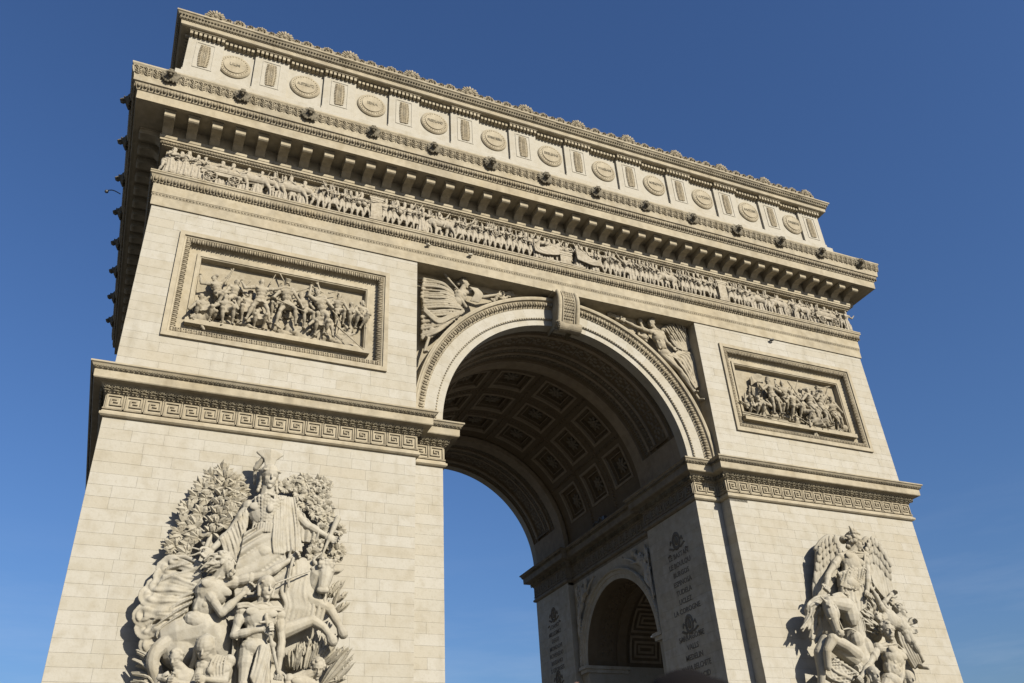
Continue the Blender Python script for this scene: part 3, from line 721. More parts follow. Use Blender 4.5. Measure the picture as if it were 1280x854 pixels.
'pv':[16.73,-0.3,25.54],
'wa':[15.79,-0.4,25.63],
'wb':[17.28,-0.4,25.09],
'fa':[17.75,-0.25,24.07],
'fb':[17.23,-0.25,24.18],
'H':0.39},{'hd':[18.01,-0.25,26.59],
'pv':[17.74,-0.1,25.71],
'wa':[17.36,-0.2,26.2],
'wb':[18.81,-0.2,27.17],
'fa':[18.65,-0.05,24.2],
'fb':[18.09,-0.05,24.21],
'H':0.38},{'hd':[12.6,-0.35,25.21],
'pv':[12.89,-0.2,24.66],
'wa':[12.19,-0.3,25.07],
'wb':[13.37,-0.3,25.17],
'fa':[12.78,-0.15,24.1],
'fb':[12.37,-0.15,24.13],
'H':0.36},{'hd':[18.76,-0.15,26.16],
'pv':[18.76,0.0,25.43],
'wa':[18.22,-0.1,25.79],
'wb':[19.09,-0.1,25.63],
'fa':[18.85,0.05,24.18],
'fb':[19.33,0.05,24.26],
'H':0.37},{'hd':[14.1,-0.15,25.86],
'pv':[14.14,0.0,25.16],
'wa':[13.7,-0.1,25.43],
'wb':[14.4,-0.1,25.25],
'fa':[14.33,0.05,24.54],
'fb':[14.52,0.05,24.48],
'H':0.35},{'hd':[15.92,-0.3,25.8],
'pv':[16.26,-0.15,25.05],
'wa':[15.51,-0.25,25.36],
'wb':[16.72,-0.25,25.37],
'fa':[16.3,-0.1,24.3],
'fb':[16.73,-0.1,24.27],
'H':0.36},{'hd':[16.62,-0.35,24.61],
'pv':[16.85,-0.2,24.24],
'wa':[16.35,-0.3,24.31],
'wb':[17.13,-0.3,24.33],
'fa':[17.24,-0.15,23.94],
'fb':[17.59,-0.15,23.99],
'H':0.36},{'hd':[16.46,-0.05,26.53],
'pv':[16.37,0.1,25.78],
'wa':[15.98,0.0,26.27],
'wb':[16.86,0.0,26.22],
'fa':[16.11,0.15,24.78],
'fb':[16.57,0.15,24.86],
'H':0.35},{'hd':[17.97,-0.05,26.99],
'pv':[17.86,0.1,26.24],
'wa':[17.52,0.0,26.53],
'wb':[18.37,0.0,26.68],
'fa':[17.63,0.15,25.02],
'fb':[18.1,0.15,25.1],
'H':0.35},{'hd':[12.31,-0.05,25.22],
'pv':[12.38,0.1,24.64],
'wa':[11.96,0.0,24.9],
'wb':[12.69,0.0,24.92],
'fa':[11.98,0.15,24.12],
'fb':[12.52,0.15,24.21],
'H':0.34},{'hd':[15.3,-0.3,24.43],
'pv':[16.02,-0.15,24.23],
'wa':[15.03,-0.25,24.12],
'wb':[15.4,-0.25,23.89],
'fa':[16.86,-0.1,24.0],
'fb':[16.57,-0.1,23.77],
'H':0.34},{'hd':[18.73,-0.05,26.51],
'pv':[18.62,0.1,25.76],
'wa':[18.35,0.0,26.27],
'wb':[18.98,0.0,26.07],
'fa':[18.62,0.15,24.59],
'fb':[18.86,0.15,24.63],
'H':0.35}],
'panRprops':[[[12.84,-0.3,25.56],[13.08,-0.3,26.39]],[[14.38,-0.3,26.53],[14.86,-0.3,25.91]],[[15.47,-0.2,26.98],[15.95,-0.3,25.91]],[[15.91,-0.1,26.3],[16.43,-0.1,27.31]],[[17.81,-0.3,26.83],[18.84,-0.3,27.17]],[[16.91,-0.35,25.55],[17.44,-0.35,24.75]],[[17.8,-0.2,25.47],[18.63,-0.2,26.62]],[[11.29,-0.1,25.02],[12.31,-0.3,24.33]],[[11.23,-0.3,24.1],[14.53,-0.3,24.02]],[[11.19,-0.3,23.96],[15.34,-0.3,23.86]],[[15.18,-0.25,24.63],[16.65,-0.3,23.87]],[[18.51,-0.2,25.19],[19.33,-0.2,23.94]],[[18.37,-0.2,25.47],[18.96,-0.2,25.51]],[[16.19,-0.2,24.23],[15.95,-0.2,23.81]]],
'flagR':[[[13.57,-0.1,27.14],[13.14,-0.05,27.19],[12.67,0.0,26.88]],[[13.05,-0.3,26.39],[12.86,-0.1,25.87],[12.57,-0.05,26.24]]],
'vicL':{'hd':[-6.03,0.55,29.61],
'nk':[-6.18,0.6,29.16],
'sa':[-6.55,0.55,28.86],
'sb':[-5.62,0.55,29.12],
'ea':[-6.05,0.4,27.99],
'wa':[-6.5,0.4,28.72],
'eb':[-4.93,0.6,29.01],
'wb':[-3.96,0.6,29.42],
'pv':[-6.57,0.55,27.84],
'ka':[-7.03,0.45,27.07],
'kb':[-7.68,0.5,27.3],
'fa':[-8.25,0.55,25.63],
'fb':[-8.34,0.6,24.75]},
'vicR':{'hd':[6.15,0.55,29.62],
'nk':[6.39,0.6,29.26],
'sa':[5.94,0.55,28.97],
'sb':[6.8,0.55,29.05],
'ea':[4.96,0.55,29.14],
'wa':[4.26,0.6,29.45],
'eb':[6.99,0.45,28.38],
'wb':[7.37,0.45,28.08],
'pv':[6.74,0.6,27.62],
'ka':[7.69,0.55,26.57],
'kb':[7.46,0.6,26.86],
'fa':[8.54,0.6,25.31],
'fb':[8.75,0.65,24.87]},
'putto':{'hd':[5.49,0.75,29.71],
'nk':[5.62,0.8,29.33],
'sa':[5.37,0.8,29.12],
'sb':[5.92,0.8,29.23],
'ea':[5.23,0.75,28.73],
'wa':[5.55,0.7,28.66],
'eb':[5.9,0.8,28.79],
'wb':[5.72,0.75,28.51],
'pv':[5.66,0.8,28.64],
'ka':[5.99,0.8,28.38],
'kb':[6.14,0.8,28.31],
'fa':[6.23,0.8,28.22],
'fb':[6.33,0.8,28.19]},
'vLsk':[[[-8.32,0.8,29.44],[-8.43,0.8,28.44],[-8.41,0.75,27.55],[-8.42,0.8,26.57],[-8.46,0.8,25.57]],[[-6.73,0.6,28.8],[-6.6,0.55,28.18],[-6.18,0.5,27.64],[-6.57,0.5,27.13],[-7.95,0.6,25.64]]],
'vLsk2':[[[-8.28,0.7,29.47],[-7.75,0.7,29.87],[-7.14,0.7,29.76],[-6.68,0.7,29.15]],[[-8.39,0.6,27.46],[-7.68,0.5,26.96],[-6.96,0.45,27.26],[-6.17,0.5,27.73]]],
'vLtrump':[[-6.38,0.4,28.93],[-6.85,0.45,29.47],[-7.25,0.5,30.0]],
'vLgar':[[-3.94,0.65,29.46],[-4.29,0.8,29.02],[-3.98,0.75,29.29],[-3.56,0.75,29.66],[-3.2,0.8,29.78],[-2.96,0.8,29.79],[-3.72,0.8,29.29]],
'vRwing':{'top':[[7.09,0.8,29.48],[7.48,0.8,29.84],[8.06,0.85,30.17],[8.6,0.9,30.2]],
'tip':[[7.9,0.85,28.37],[8.31,0.85,28.24],[8.8,0.9,28.36],[9.05,0.95,28.88]]},
'vRdr':[[[6.79,0.55,27.44],[7.5,0.55,27.26],[7.98,0.55,26.41],[8.47,0.6,25.5]],[[7.76,0.75,27.96],[8.79,0.8,28.09],[8.96,0.8,27.26],[9.01,0.8,25.91]]],
'vRgar':[[4.29,0.65,29.49],[4.06,0.7,29.53],[3.8,0.75,29.67],[3.54,0.8,29.8],[3.36,0.85,29.79],[4.52,0.8,29.37]]}

# ================================================================== ground
W, DP, YA, A0, ZC, XI = 22.4, 22.2, .8, 7.31, 20.85, 8.95      # half width, depth, arch set-back, radius, springing, pier edge
g = MB(); g.add([(-3000, -3000, 0), (3000, -3000, 0), (3000, 3000, 0), (-3000, 3000, 0)], [(0, 1, 2, 3)])
g.build('ground', M['paving'], None, 'structure')
arc = thing('triumphal_arch', 'huge pale limestone triumphal arch with carved reliefs against the blue sky', 'monument')

# ---- plan of one pier's outline (right one), counter-clockwise; left is mirrored
XR = A0+.42; Y1, Y2 = 5.9, DP-5.9
def pier_plan(s, d=0):
    P = [(A0, YA), (XI, YA), (XI, 0), (W, 0), (W, DP), (XI, DP), (XI, DP-YA), (A0, DP-YA), (A0, Y2), (XR, Y2), (XR, Y1), (A0, Y1)]
    if s > 0: return P
    return [(-x, y) for x, y in P][::-1]
# ---- walls: cores 3 cm behind the stone faces, passage cut through each pier
SR, SZ, YC = 4.22, 12.85, DP/2          # small arch radius, springing, centre
def arch_block(mb, fr, u0, u1, z0, z1, w0, w1, uc, rad, zs, n=28, tone=None):
    """block u0..u1 x z0..z1 x w0..w1 with a round-headed opening; fr maps (u, w, z) to the world"""
    pts = [(uc-rad, z0)]+[(uc-rad*math.cos(PI*i/n), zs+rad*math.sin(PI*i/n)) for i in range(n+1)]+[(uc+rad, z0)]
    outer = []
    for i, (u, z) in enumerate(pts):
        if i == 0: outer.append((u0, z0)); continue
        if i == len(pts)-1: outer.append((u1, z0)); continue
        a = PI*(i-1)/n; du, dz = -math.cos(a), math.sin(a); ks = []
        if du < -1e-6: ks.append((u0-uc)/du)
        if du > 1e-6: ks.append((u1-uc)/du)
        if dz > 1e-6: ks.append((z1-zs)/dz)
        k = min(ks); outer.append((uc+du*k, zs+dz*k))
    cor = [(u0, z1), (u1, z1)]
    m = len(pts); vs = []
    for w_ in (w0, w1):
        vs += [fr(u, w_, z) for u, z in pts]+[fr(u, w_, z) for u, z in outer]+[fr(u, w_, z) for u, z in cor]
    S = 2*m+2; fs = []
    for i in range(m-1):
        a, b = outer[i], outer[i+1]
        for o in (0, S): fs.append((o+i, o+i+1, o+m+i+1, o+m+i))
        if abs(a[0]-u0) < 1e-6 and abs(b[1]-z1) < 1e-6 and abs(b[0]-u0) > 1e-6 and abs(a[1]-z1) > 1e-6:
            for o in (0, S): fs.append((o+m+i, o+m+i+1, o+2*m))
        if abs(a[1]-z1) < 1e-6 and abs(b[0]-u1) < 1e-6 and abs(b[1]-z1) > 1e-6:
            for o in (0, S): fs.append((o+m+i, o+m+i+1, o+2*m+1))
        fs.append((i, S+i, S+i+1, i+1))
    mb.add(vs, fs, tone)
    for a, b in (((u0, z0), (u0, z1)), ((u0, z1), (u1, z1)), ((u1, z1), (u1, z0))):
        mb.add([fr(a[0], w0, a[1]), fr(b[0], w0, b[1]), fr(b[0], w1, b[1]), fr(a[0], w1, a[1])], [(0, 1, 2, 3)], tone)
e = .03
ZI = 18.45
for s in (1, -1):
    c = MB()
    sx = lambda a, b: (min(s*a, s*b), max(s*a, s*b))
    # passage-wall blocks of the pier
    arch_block(c, lambda u, w_, z: (s*w_, u, z), Y1+e, Y2-e, 0, ZI, XR+e, W-e, YC, SR+.42, SZ)
    for sy in (-1, 1):
        ya, yb = sorted((YC+sy*SR, YC+sy*(SR+.5))); xa, xb = sx(XR+.05, W-.05); c.box(xa, xb, ya, yb, 0, SZ)
    x0, x1 = sx(A0+e, W-e)
    for ya, yb in ((YA+e, Y1), (Y2, DP-YA-e)): c.box(x0, x1, ya, yb, 0, ZI)
    x0, x1 = sx(XI+e, W-e)
    for ya, yb in ((e, YA+.05), (DP-YA-.05, DP-e)): c.box(x0, x1, ya, yb, 0, ZI)
    # upper pier, with the relief panels' recesses left open
    x0, x1 = sx(XI+e, W-e)
    px0, px1, pz0, pz1 = 10.49, 20.88, 22.78, 28.75
    for za, zb in ((ZI, pz0+.02), (pz1-.02, 30.2)): c.box(x0, x1, e, 3.0, za, zb)
    a, b = sx(XI+e, px0+.02); c.box(a, b, e, 3.0, pz0, pz1); a, b = sx(px1-.02, W-e); c.box(a, b, e, 3.0, pz0, pz1)
    a, b = sx(px0, px1); c.box(a, b, .8, 3.0, pz0, pz1)
    c.box(x0, x1, 2.9, DP-e, ZI, 30.2)
    c.build('pier_core', M['ashlar'], arc, label=None)
# central bay: wall over the arch (front and back), set back behind the spandrels
c = MB()
for w0, w1 in ((1.16, 5.9), (DP-5.9, DP-1.16)):
    arch_block(c, lambda u, w_, z: (u, w_, z), -XI-.02, XI+.02, ZI+.9, 30.2, w0, w1, 0, A0+.35, ZC)
arch_block(c, lambda u, w_, z: (u, w_, z), -XI-.02, XI+.02, ZI+.9, 30.2, 5.9, DP-5.9, 0, A0+1.1, ZC)
c.box(-W+.4, W-.4, .4, DP-.4, 30.15, 37.02)
c.box(-W+.1, W-.1, .12, DP-.12, 37, 42.4)
c.build('masonry_core', M['ashlar'], arc)

# ---- ashlar: every stone of the visible faces
def ashlar(u0, u1, z0, z1, ch=.4905, holes=(), seed=0, z_anchor=None, maxl=2.3, minl=.75):
    rg = random.Random(seed); out = []; za = z0 if z_anchor is None else z_anchor
    zs = [z0]; k = math.floor((z0-za)/ch)+1
    while za+k*ch < z1-.12:
        if za+k*ch > z0+.12: zs.append(za+k*ch)
        k += 1
    zs.append(z1)
    for h in holes:
        for hz in (h[2], h[3]):
            if z0 < hz < z1: zs = [q for q in zs if abs(q-hz) > .14 or q in (z0, z1)]+[hz]
    zs = sorted(set(zs))
    for a, b in zip(zs[:-1], zs[1:]):
        segs = [(u0, u1)]; zm = (a+b)/2
        for h in holes:
            if h[2] < zm < h[3]:
                ns = []
                for p, q in segs:
                    if h[0] > p: ns.append((p, min(q, h[0])))
                    if h[1] < q: ns.append((max(p, h[1]), q))
                segs = [t for t in ns if t[1]-t[0] > .05]
        for p, q in segs:
            u = p
            while u < q-1e-4:
                L = rg.uniform(minl, maxl); v = u+L
                if q-v < minl*.7: v = q
                out.append((u, v, a, b)); u = v
    return out
def stone_mesh(mb, fr, blk, rg, joint=.0018, depth=.10):
    u0, u1, z0, z1 = blk; j = joint; pr = rg.uniform(.0, .004); ch = .003
    q = [(u0+j, z0+j), (u1-j, z0+j), (u1-j, z1-j), (u0+j, z1-j)]
    i = [(u0+j+ch, z0+j+ch), (u1-j-ch, z0+j+ch), (u1-j-ch, z1-j-ch), (u0+j+ch, z1-j-ch)]
    vs = [fr(u, depth, z) for u, z in q]+[fr(u, .004-pr, z) for u, z in q]+[fr(u, -pr, z) for u, z in i]
    fs = [(0, 1, 2, 3)]+[(k, (k+1) % 4, 4+(k+1) % 4, 4+k) for k in range(4)]+[(4+k, 4+(k+1) % 4, 8+(k+1) % 4, 8+k) for k in range(4)]+[(8, 9, 10, 11)]
    mb.add(vs, fs, rg.random()**1.6)
frF = lambda y: (lambda u, w_, z: (u, y+w_, z))
frI = lambda x: (lambda u, w_, z: (x+w_, u, z))            # faces -x
frJ = lambda x: (lambda u, w_, z: (x-w_, u, z))            # faces +x
frB = lambda y: (lambda u, w_, z: (u, y-w_, z))
walls = []   # name, frame, blocks, individual from z, material
ZL = 11.61
walls.append((frF(0), ashlar(-W, -XI, .4, ZI, seed=1, z_anchor=ZL), 'ashlar', 1))
walls.append((frF(0), ashlar(-W, -XI, 20.6, 30.1, seed=2, z_anchor=ZL, holes=[(-px1, -px0, pz0, pz1)]), 'ashlar', 3))
walls.append((frF(YA), ashlar(-XI, -A0, .4, ZI, seed=3, z_anchor=ZL), 'ashlar', 2))
walls.append((frF(YA), ashlar(A0, XI, .4, ZI, seed=4, z_anchor=ZL), 'ashlar', 2))
walls.append((frF(0), ashlar(XI, W, .4, ZI, seed=5, z_anchor=ZL), 'ashlar', 4))
walls.append((frF(0), ashlar(XI, W, 20.6, 30.1, seed=6, z_anchor=ZL, holes=[(px0, px1, pz0, pz1)]), 'ashlar', 5))
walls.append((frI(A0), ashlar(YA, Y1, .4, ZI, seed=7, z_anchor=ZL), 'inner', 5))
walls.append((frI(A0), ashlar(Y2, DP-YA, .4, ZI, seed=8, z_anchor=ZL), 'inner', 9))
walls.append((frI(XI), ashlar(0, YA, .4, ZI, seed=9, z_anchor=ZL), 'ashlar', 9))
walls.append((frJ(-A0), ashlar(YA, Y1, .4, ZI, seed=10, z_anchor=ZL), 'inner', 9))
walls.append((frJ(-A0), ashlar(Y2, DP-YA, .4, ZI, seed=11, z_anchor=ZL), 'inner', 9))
for s in (1, -1):
    fr = frJ(W) if s > 0 else frI(-W)
    for za, zb, hl in ((.4, ZI, [(YC-SR-.6, YC+SR+.6, 0, SZ+SR+.6)]), (20.6, 30.1, [])):
        walls.append((fr, ashlar(0, DP, za, zb, seed=20+s, z_anchor=ZL, holes=hl), 'ashlar', 9))
for xa, xb in ((-W, -XI), (XI, W)):
    for za, zb in ((.4, ZI), (20.6, 30.1)): walls.append((frB(DP), ashlar(xa, xb, za, zb, seed=31, z_anchor=ZL), 'ashlar', 9))
camp = V(-20.2, -34.8, 1.6); cand = []
for wi, (fr, bl, mt, pri) in enumerate(walls):
    for bi, b in enumerate(bl):
        c_ = V(*fr((b[0]+b[1])/2, 0, (b[2]+b[3])/2)); d = c_-camp; dep = d@f_
        px = 640+FPX*(d@r_)/dep; py = 427-FPX*(d@u_)/dep
        vis = -10 < px < 1290 and -10 < py < 870 and pri < 9
        cand.append((0 if vis else 1, -(b[1]-b[0])*(b[3]-b[2])/dep**2, wi, bi))
cand.sort(); single = set((c_[2], c_[3]) for c_ in cand[:296] if c_[0] == 0)
rg = random.Random(5); facing = obj('stone_facing', None, arc)
rest = {}
for wi, (fr, bl, mt, pri) in enumerate(walls):
    for bi, b in enumerate(bl):
        if (wi, bi) in single:
            m_ = MB(); stone_mesh(m_, fr, b, rg); m_.build('stone', M[mt], facing)
        else: stone_mesh(rest.setdefault(mt, MB()), fr, b, rg)
for mt, m_ in rest.items(): m_.build('masonry', M[mt], facing, 'stuff')

# ---- impost cornice with its meander, round both piers
IMP = [(.0, 18.30), (.0, 18.46), (.10, 18.48), (.17, 18.54), (.17, 18.64), (.11, 18.68), (.09, 18.74), (.06, 18.76), (.06, 19.50), (.11, 19.52), (.13, 19.58), (.16, 19.60), (.20, 19.70), (.30, 19.86), (.36, 19.90), (.62, 19.92), (.65, 19.96), (.66, 20.30), (.70, 20.32), (.72, 20.38), (.80, 20.50), (.86, 20.54), (.86, 20.61), (0, 20.72)]
for s in (1, -1):
    PP = pier_plan(s)
    inner_e = [i for i in range(12) if all(abs(abs(PP[j][0])-A0) < .5 for j in (i, (i+1) % 12))]
    m_ = MB(); prof_ring(m_, PP, IMP, edges=[i for i in range(12) if i not in inner_e]); m_.build('impost_cornice', M['trim'], arc)
    m_ = MB(); prof_ring(m_, PP, IMP, edges=inner_e); m_.build('impost_cornice', M['shadetrim'], arc)  # same cornice, inner edges in the shade-darkened trim colour
# meander units: raised key pattern, one object each, shared mesh
def bar(mb, x0, z0, x1, z1, w_=.085, d=.035):
    h = w_/2; mb.box(min(x0, x1)-h, max(x0, x1)+h, -d, .01, min(z0, z1)-h, max(z0, z1)+h)
def meander_mesh(P, flip, mt='carved'):
    mb = MB(); gx = P/8; gz = .70/7.0
    path = [(.9, 0.9), (.9, 6.7), (6.9, 6.7), (6.9, 2.5), (2.6, 2.5), (2.6, 5.1), (5.2, 5.1), (5.2, 3.9), (4.0, 3.9)]
    g_ = lambda q: ((q[0]*gx if not flip else P-q[0]*gx), q[1]*gz-.005)
    for i, (a, b) in enumerate(zip(path[:-1], path[1:])):
        a, b = g_(a), g_(b); bar(mb, a[0], a[1], b[0], b[1], .068, .062+.0006*i)
    bar(mb, .0, .045, P, .045, .07, .058)
    a = g_((7.9, 1)); bar(mb, a[0], .085, a[0], .69, .05, .060)
    return mb.mesh('meander', M[mt])
cache = {}
def meander_run(o, ux, L, half=True):
    """o = start point of the run, ux = unit vector along it (x to the right when facing the wall)"""
    n = max(1, round(L/.745)); P = L/n; ux = V(*ux); ny = V(ux[1]*-1, ux[0], 0)
    for i in range(n):
        fl = i >= n/2; mt = 'shadetrim' if abs(ux[1]) > .5 and L > 1 else 'carved'; key = (round(P, 3), fl, mt)
        if key not in cache: cache[key] = meander_mesh(P, fl, mt)
        p = V(*o)+ux*P*i
        m4 = Matrix(((ux[0], ny[0], 0, p[0]), (ux[1], ny[1], 0, p[1]), (0, 0, 1, 18.775), (0, 0, 0, 1)))
        obj('meander', cache[key], arc, mat4=m4)
q = .062
meander_run((-W-q, -q, 0), (1, 0, 0), W-XI+2*q); meander_run((-XI+q, YA-q, 0), (1, 0, 0), XI-A0)
meander_run((A0-q, YA-q, 0), (1, 0, 0), XI-A0-.0); meander_run((XI-q, -q, 0), (1, 0, 0), W-XI+2*q)
meander_run((XI-q, YA-q, 0), (0, -1, 0), YA)
meander_run((A0-q, Y1+q, 0), (0, -1, 0), Y1-YA+2*q); meander_run((XR-q, Y2-q, 0), (0, -1, 0), Y2-Y1-2*q); meander_run((A0-q, DP-YA+q, 0), (0, -1, 0), Y2-Y1-0 if False else DP-YA-Y2+2*q)
# ---- runs along which carved mouldings repeat (visible sides)
def piers_runs(d, z):
    """start, direction, outward normal and length of each visible straight run at projection d"""
    return [((-W-d, -d, z), (1, 0, 0), (0, -1, 0), W-XI+2*d), ((-XI+d, YA-d, z), (1, 0, 0), (0, -1, 0), XI-A0), ((A0-d, YA-d, z), (1, 0, 0), (0, -1, 0), XI-A0), ((XI-d, -d, z), (1, 0, 0), (0, -1, 0), W-XI+2*d),
            ((XI-d, YA-d, z), (0, -1, 0), (-1, 0, 0), YA), ((A0-d, Y1+d, z), (0, -1, 0), (-1, 0, 0), Y1-YA+2*d), ((XR-d, Y2-d, z), (0, -1, 0), (-1, 0, 0), Y2-Y1-2*d), ((A0-d, DP-YA+d, z), (0, -1, 0), (-1, 0, 0), DP-YA-Y2+2*d),
            ((-W-d, DP, z), (0, -1, 0), (-1, 0, 0), DP), ((W+d, 0, z), (0, 1, 0), (1, 0, 0), DP)]
def box_runs(d, z, back=True):
    r = [((-W-d, -d, z), (1, 0, 0), (0, -1, 0), 2*W+2*d), ((-W-d, DP+d, z), (0, -1, 0), (-1, 0, 0), DP+2*d), ((W+d, -d, z), (0, 1, 0), (1, 0, 0), DP+2*d)]
    if back: r.append(((W+d, DP+d, z), (-1, 0, 0), (0, 1, 0), 2*W+2*d))
    return r
def repeat(mb, runs, pitch, unit, phase=.5):
    """unit = (verts in (along, out, up), faces); repeated along each run"""
    v0, f0 = unit; v0 = np.asarray(v0, float)
    for o, ux, nv, L in runs:
        n = max(1, round(L/pitch)); P = L/n; o = V(*o); ux = V(*ux); nv = V(*nv)
        for i in range(n):
            c = o+ux*P*(i+phase); k = P/pitch
            mb.add(c+np.outer(v0[:, 0]*k, ux)+np.outer(v0[:, 1], nv)+np.outer(v0[:, 2], V(0, 0, 1)), f0, .3)
def u_ell(rx, ry, rz, c=(0, 0, 0), n=7, m=5):
    v, f = usphere(n, m); return v*V(rx, ry, rz)+V(*c), f
def u_join(*us):
    vs = []; fs = []; n = 0
    for v, f in us: vs.append(np.asarray(v, float)); fs += [tuple(i+n for i in q) for q in f]; n += len(v)
    return np.concatenate(vs), fs
def u_box(x0, x1, y0, y1, z0, z1):
    m = MB(); m.box(x0, x1, y0, y1, z0, z1); return m.v[0], m.f
def u_egg(w_, h, out, fin=True):
    a = u_ell(w_*.30, out*.75, h*.46, (0, out*.35, 0), 8, 6)
    if not fin: return a
    return u_join(a, u_box(-w_*.5, -w_*.40, -.02, out*.8, -h*.5, h*.5), u_box(w_*.40, w_*.5, -.02, out*.8, -h*.5, h*.5), u_box(-w_*.5, w_*.5, -.02, out*.5, h*.38, h*.52))
def u_acanthus(w_, h, out, slope):
    us = []
    def lobe(cx, cz, a, lw, lh, o_=1.0):
        v, f = usphere(6, 4); v = v*V(lw, out*o_, lh); ca, sa_ = math.cos(a), math.sin(a)
        v = np.stack([v[:, 0]*ca+v[:, 2]*sa_, v[:, 1], -v[:, 0]*sa_+v[:, 2]*ca], 1)+V(cx, out*.15, cz); v[:, 1] += v[:, 2]*slope; us.append((v, f))
    lobe(0, 0, 0, w_*.055, h*.46, 1.1)
    for s in (-1, 1):
        for k in range(4): lobe(s*w_*(.17+.02*(k % 2)), h*(-.30+.21*k), s*R(38), w_*.055, h*.135)
        lobe(s*w_*.36, h*.28, s*R(70), w_*.05, h*.10); lobe(s*w_*.37, -h*.05, s*R(10), w_*.04, h*.30, .8)
    lobe(w_*.5, 0, 0, w_*.05, h*.44, .9)
    return u_join(*us)
def u_leaf(w_, h, out, lobes=5):
    """upright carved leaf: fan of lobes"""
    us = []
    for k in range(lobes):
        a = (k-(lobes-1)/2)/((lobes-1)/2)*R(62); L = h*(.5-.13*abs(math.sin(a)))
        cx, cz = math.sin(a)*w_*.30, -h*.30+math.cos(a)*L*.75
        v, f = usphere(6, 4); v = v*V(w_*.075, out*.8, L*.5); ca, sa_ = math.cos(a), math.sin(a)
        v = np.stack([v[:, 0]*ca+v[:, 2]*sa_, v[:, 1], -v[:, 0]*sa_+v[:, 2]*ca], 1)+V(cx, out*.3, cz); us.append((v, f))
    us.append(u_ell(w_*.5, out*.6, h*.09, (0, out*.2, -h*.42), 6, 4)); us.append(u_ell(w_*.04, out*.9, h*.42, (w_*.48, out*.2, 0), 5, 4))
    return u_join(*us)
m_ = MB(); repeat(m_, piers_runs(.24, 19.74), .36, u_leaf(.36, .36, .11, 5)); m_.build('bed_leaf_moulding', M['dirty'], arc, 'stuff', smooth=True)
m_ = MB(); repeat(m_, piers_runs(.12, 19.555), .18, u_ell(.075, .035, .030)); m_.build('bead_moulding', M['carved'], arc, 'stuff', smooth=True)
m_ = MB(); repeat(m_, piers_runs(.74, 20.41), .2, u_leaf(.20, .15, .05, 3)); repeat(m_, piers_runs(.70, 20.325), .11, u_ell(.045, .025, .022, n=6, m=4)); m_.build('cornice_leaf_moulding', M['dirty'], arc, 'stuff', smooth=True)

# ---- main entablature
BOX = [(-W, 0), (W, 0), (W, DP), (-W, DP)]
def rbox(prof, name, mt, label=None):
    m_ = MB(); prof_ring(m_, BOX, prof); return m_.build(name, M[mt], arc, label=label)
rbox([(-1.25, 29.97), (.075, 29.97), (.08, 30.52), (.10, 30.54), (.10, 30.70), (-.2, 30.70)], 'architrave', 'trim')
rbox([(-.1, 30.70), (.12, 30.70), (.125, 31.30), (.17, 31.33), (.20, 31.40), (.30, 31.70), (.36, 31.74), (.37, 31.80), (.34, 31.84), (.37, 31.86), (.37, 31.93), (-.12, 31.99), (-.12, 33.80), (.15, 33.82), (.15, 33.88), (.20, 33.90), (.23, 34.05), (.23, 35.08), (1.55, 35.10), (1.66, 35.06), (1.67, 35.06), (1.69, 35.58), (1.74, 35.60), (1.76, 35.66), (1.88, 35.94), (1.96, 35.98), (1.98, 36.24), (1.99, 36.28), (2.02, 36.5), (2.10, 36.84), (2.17, 36.94), (2.17, 37.03), (0, 37.10)], 'entablature', 'trim')
m_ = MB(); repeat(m_, box_runs(.21, 31.50), .30, u_egg(.30, .30, .11)); m_.build('egg_and_dart', M['carved'], arc, 'stuff', smooth=True)
m_ = MB(); repeat(m_, box_runs(.17, 31.315), .155, u_ell(.065, .04, .035)); repeat(m_, box_runs(.105, 30.62), .155, u_ell(.07, .035, .055)); repeat(m_, box_runs(1.72, 35.635), .155, u_ell(.06, .04, .035, n=6, m=4)); m_.build('bead_moulding', M['carved'], arc, 'stuff', smooth=True)
m_ = MB(); repeat(m_, box_runs(.20, 33.96), .155, u_egg(.155, .16, .07, True)); m_.build('frieze_top_moulding', M['carved'], arc, 'stuff', smooth=True)
m_ = MB(); repeat(m_, box_runs(1.81, 35.81), .30, u_egg(.30, .27, .10)); m_.build('cornice_egg_and_dart', M['carved'], arc, 'stuff', smooth=True)
m_ = MB(); repeat(m_, box_runs(2.06, 36.60), .435, u_acanthus(.435, .62, .065, .22)); m_.build('palmette_moulding', M['trim'], arc, 'stuff', smooth=True)
# modillions: block with a curved underside, one object each
def modillion_mesh():
    m_ = MB(); w_ = .25
    prof = [(0, 34.40), (0, 35.07), (1.10, 35.07), (1.12, 35.0), (1.12, 34.74), (1.06, 34.69), (.98, 34.67), (.80, 34.71), (.55, 34.72), (.32, 34.68), (.12, 34.50)]
    n = len(prof); vs = [(-w_, -p, z-34) for p, z in prof]+[(w_, -p, z-34) for p, z in prof]
    fs = [tuple(range(n)), tuple(range(2*n-1, n-1, -1))]+[(i, n+i, n+(i+1) % n, (i+1) % n) for i in range(n)]
    m_.add(vs, fs); m_.box(-w_-.04, w_+.04, -1.17, -.001, .985, 1.06)
    return m_.mesh('modillion', M['trim'])
mm = modillion_mesh()
for i in range(40):
    obj('modillion', mm, arc, loc=((i-19.5)*1.15, -.235, 34))
for s in (-1, 1):
    for i in range(20):
        o = obj('modillion', mm, arc, loc=(s*(W+.235), (i+.5)*DP/20, 34)); o.rotation_euler = (0, 0, s*PI/2)
m_ = MB(); m_.box(-W-.30, W+.30, -.30, -.2, 34.06, 34.20); m_.box(-W-.33, W+.33, -.33, -.2, 34.20, 34.36); m_.build('bed_course', M['trim'], arc)
